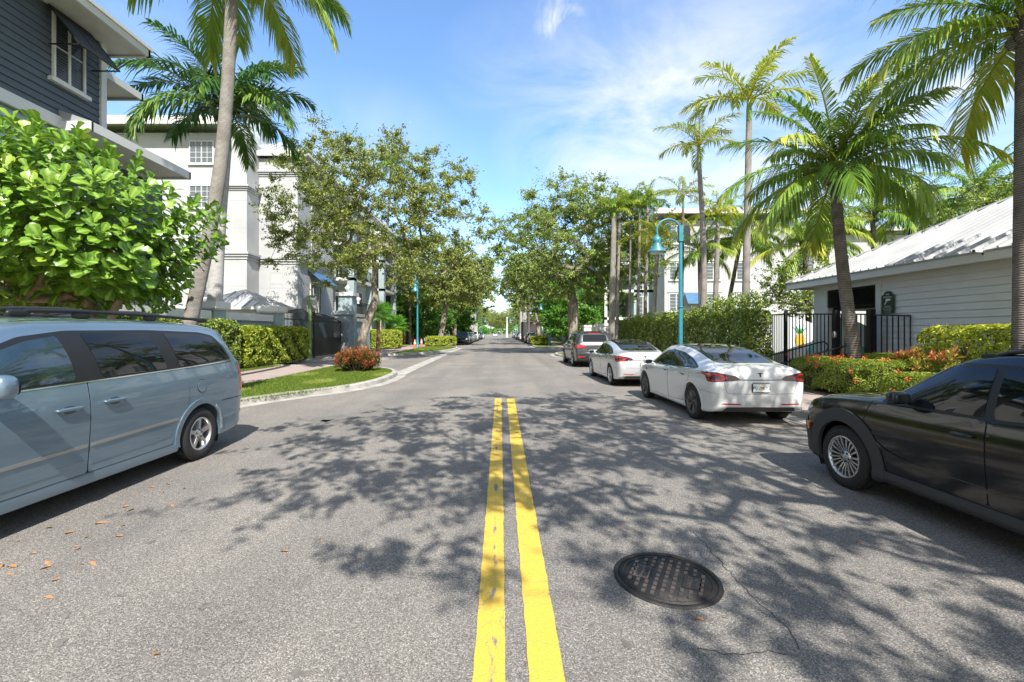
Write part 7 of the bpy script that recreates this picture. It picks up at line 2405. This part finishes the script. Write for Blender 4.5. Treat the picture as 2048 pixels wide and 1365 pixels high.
# ixora mound with orange flowers
def mound(label, name, cat, polys, seed, dens, size, lm, loc, tint=(.4, .2), flowers=0):
    T = thing(name, label, cat, loc)
    Vs = []; Fs = []; Ts = []
    off = 0
    for j, (x0, x1, y0, y1, z1) in enumerate(polys):
        V, F, T_ = hedge_mesh(seed + j, x0 - loc[0], x1 - loc[0], y0 - loc[1], y1 - loc[1], 0, z1, dens, size, depth=.05, rnd=.38, tint=tint, top_tint=.06)
        Vs.append(V); Fs.append(F + off); Ts.append(T_); off += len(V)
    link('foliage', np_mesh('foliage', np.concatenate(Vs), np.concatenate(Fs), lm, np.clip(np.concatenate(Ts), 0, .86)), T)
    b = MB()
    for x0, x1, y0, y1, z1 in polys: b.sq(((x0 + x1) / 2 - loc[0], (y0 + y1) / 2 - loc[1], z1 * .46), ((x1 - x0) / 2 - .22, (y1 - y0) / 2 - .22, z1 * .5 - .12), .35)
    b.build('branches', core_m, T)
    if flowers:
        r = np.random.default_rng(seed)
        P = []
        for j, (x0, x1, y0, y1, z1) in enumerate(polys):
            for _ in range(flowers):
                s = r.random()
                c = (r.uniform(x0, x1) - loc[0], r.uniform(y0, y1) - loc[1], z1 + .02) if s < .8 else (x0 - loc[0] - .02, r.uniform(y0, y1) - loc[1], r.uniform(.3, z1))
                P.append(np.array(c) + r.normal(0, .03, (26, 3)))
        V, F, T_ = leaf_cloud(np.concatenate(P), .035, seed + 3, .6, .8)
        link('flowers', np_mesh('flowers', V, F, mat('ixora orange', (.72, .13, .03), .5, col2=(.8, .25, .05), vs=9), T_), T)
    return T
mound('glossy ixora mound with orange flower heads at the foot of the leaning coconut palm', 'ixora_hedge', 'hedge', [(8.25, 9.75, 10.3, 13.2, .92), (9.3, 11.3, 9.6, 12.6, 1.02), (8.3, 10.8, 6.0, 10.2, .72)], 20, 2100, .045, leaf_ixora, (9.4, 10, .12), flowers=30)
# yellow-green shrub hedge against the clubhouse wall
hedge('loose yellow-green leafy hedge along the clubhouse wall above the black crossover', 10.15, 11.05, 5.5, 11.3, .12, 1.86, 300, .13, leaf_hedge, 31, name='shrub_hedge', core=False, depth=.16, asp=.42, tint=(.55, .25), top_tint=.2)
# croton plants: rosettes of long coloured leaves
def croton(seed, n_stems, R_, h, ln, lm, green=0.):
    rr = random.Random(seed)
    VV = []; FF = []; TT = []
    b = MB()
    for s_ in range(n_stems):
        a = rr.uniform(0, 6.28); q = R_ * math.sqrt(rr.random())
        hh = h * rr.uniform(.45, 1.0) * (1 - .35 * (q / R_) ** 2)
        top = Vector((q * math.cos(a), q * math.sin(a), hh))
        b.tube([(top.x * .45, top.y * .45, 0), (top.x * .8, top.y * .8, hh * .5), tuple(top)], [.012, .01, .006], 5, False)
        t0 = rr.gauss(.5, .22)
        m = rr.randint(13, 20)
        for k in range(m):
            az = k * 2.4; el = R(80 - 90 * k / m)
            base = top - Vector((0, 0, .014 * k))
            d = Vector((math.cos(az) * math.cos(el), math.sin(az) * math.cos(el), math.sin(el)))
            sd = d.cross(Vector((0, 0, 1))); sd = sd.normalized() if sd.length > .01 else Vector((1, 0, 0))
            l_ = ln * rr.uniform(.7, 1.15); w_ = l_ * .16
            b0 = len(VV)
            mid = base + d * l_ * .55; e = base + d * l_ + Vector((0, 0, -.18 * l_))
            VV.extend([base, mid + sd * w_, e, mid - sd * w_]); FF.append((b0, b0 + 1, b0 + 2, b0 + 3)); TT.extend([min(1, max(0, t0 - green * (k / m) + rr.gauss(0, .08)))] * 4)
    return b.mesh('stems', core_m), np_mesh('foliage', np.array([tuple(v) for v in VV]), np.array(FF), lm, np.array(TT))
for lb, x, y, ns, R_, h, sd in (('low red and orange croton bush on the kerbed grass island at the left', -5.78, 18.6, 210, .88, 1.02, 71),):
    st_, fo = croton(sd, ns, R_, h, .15, leaf_croton, .35)
    T = thing('croton_bush', lb, 'shrub', (x, y, .12)); link('stems', st_, T); link('foliage', fo, T)
for i, (px, d, h, lb) in enumerate(((1807, 11.6, 1.33, 'leftmost orange-leaved croton in front of the clubhouse wall'), (1835, 11.3, 1.30, 'croton second from the left in front of the clubhouse wall'), (1852, 10.9, 1.22, 'short pale croton in the middle of the clubhouse planting'), (1880, 10.8, 1.35, 'dark red croton, tallest of those by the clubhouse'), (1905, 10.4, 1.15, 'orange croton nearest the roof of the black crossover'))):
    st_, fo = croton(80 + i, 9, .17, h * 1.12, .20, leafmat('croton pale leaves', [(.10, .13, .02), (.24, .20, .04), (.34, .16, .05), (.26, .06, .03), (.40, .32, .07)]), .1)
    d -= .9
    T = thing('croton_plant', lb, 'shrub', (PX(px, d), d, .12), 0., 'crotons by the clubhouse'); link('stems', st_, T); link('foliage', fo, T)

# dense green shrubs/ficus trees
def shrubtree(seed, c, r, n, per, size, lm, r0, fork, zmin=.3):
    cl = ellipsoid_clusters(seed, c, r, n, .5, zmin, .5)
    t = Tree(seed, [(0, 0, -.1), (.05, 0, fork * .6), (0, 0, fork)], cl, r0)
    V, F, T_ = cluster_leaves(t, per, .42, size, seed)
    return t.wood('trunk', bark, 6), np_mesh('crown', V, F, lm, T_)
fw, fc = shrubtree(91, (0, 0, 4.2), (4.2, 3.2, 3.6), 190, 190, .22, leaf_green, .22, 1.6, 1.0)
for px, d, s_, rz, lb in ((1158, 54, 1.12, 0, 'bright green ficus behind the right-hand oak trunk'), (1135, 62, .95, 2, 'green ficus between the lamp and the broad oak'), (862, 70, 1.1, 1, 'dense green shrub-tree behind the left lamp and cones'), (905, 84, 1.1, 2.4, 'dense green shrub-tree behind the parked cars on the left'),
                          (826, 62, .85, 3.3, 'green shrub-tree left of the second oak trunk'), (1118, 90, 1.1, 4, 'green shrub-tree farther down the right side'), (930, 118, 1.2, 5, 'green shrub-tree far down the left side')):
    plant('ficus_tree', lb, 'tree', (PX(px, d), d, .1), [('trunk', fw), ('crown', fc)], rz, s_, 'dense green trees along the pavements')
fw2, fc2 = shrubtree(95, (0, 0, 3.9), (1.7, 1.5, 1.5), 60, 110, .13, leaf_fence, .09, 1.9, 2.5)
plant('small_tree', 'small dark-leaved tree left of the clubhouse corner', 'tree', (PX(1600, 22.5), 22.5, .1), [('trunk', fw2), ('crown', fc2)])
plant('small_tree', 'small dark-leaved tree poking over the clubhouse ridge', 'tree', (17, 15.2, 2.2), [('trunk', fw2), ('crown', fc2)], 1.2, .9)

# far-off wood closing the view, one mass
r = np.random.default_rng(77)
n = 26000
x = r.uniform(-150, 150, n); hh = 9 + 3 * np.sin(x * .11) + 2 * np.sin(x * .37 + 1)
P = np.c_[x, r.uniform(445, 470, n), hh * r.random(n) ** .8]
V, F, T_ = leaf_cloud(P, 1.5, 78, .7, .4)
tag(link('distant_trees', np_mesh('distant_trees', V, F, leaf_green, T_)), 'low green line of far-off trees at the very end of the street', 'trees', kind='stuff')
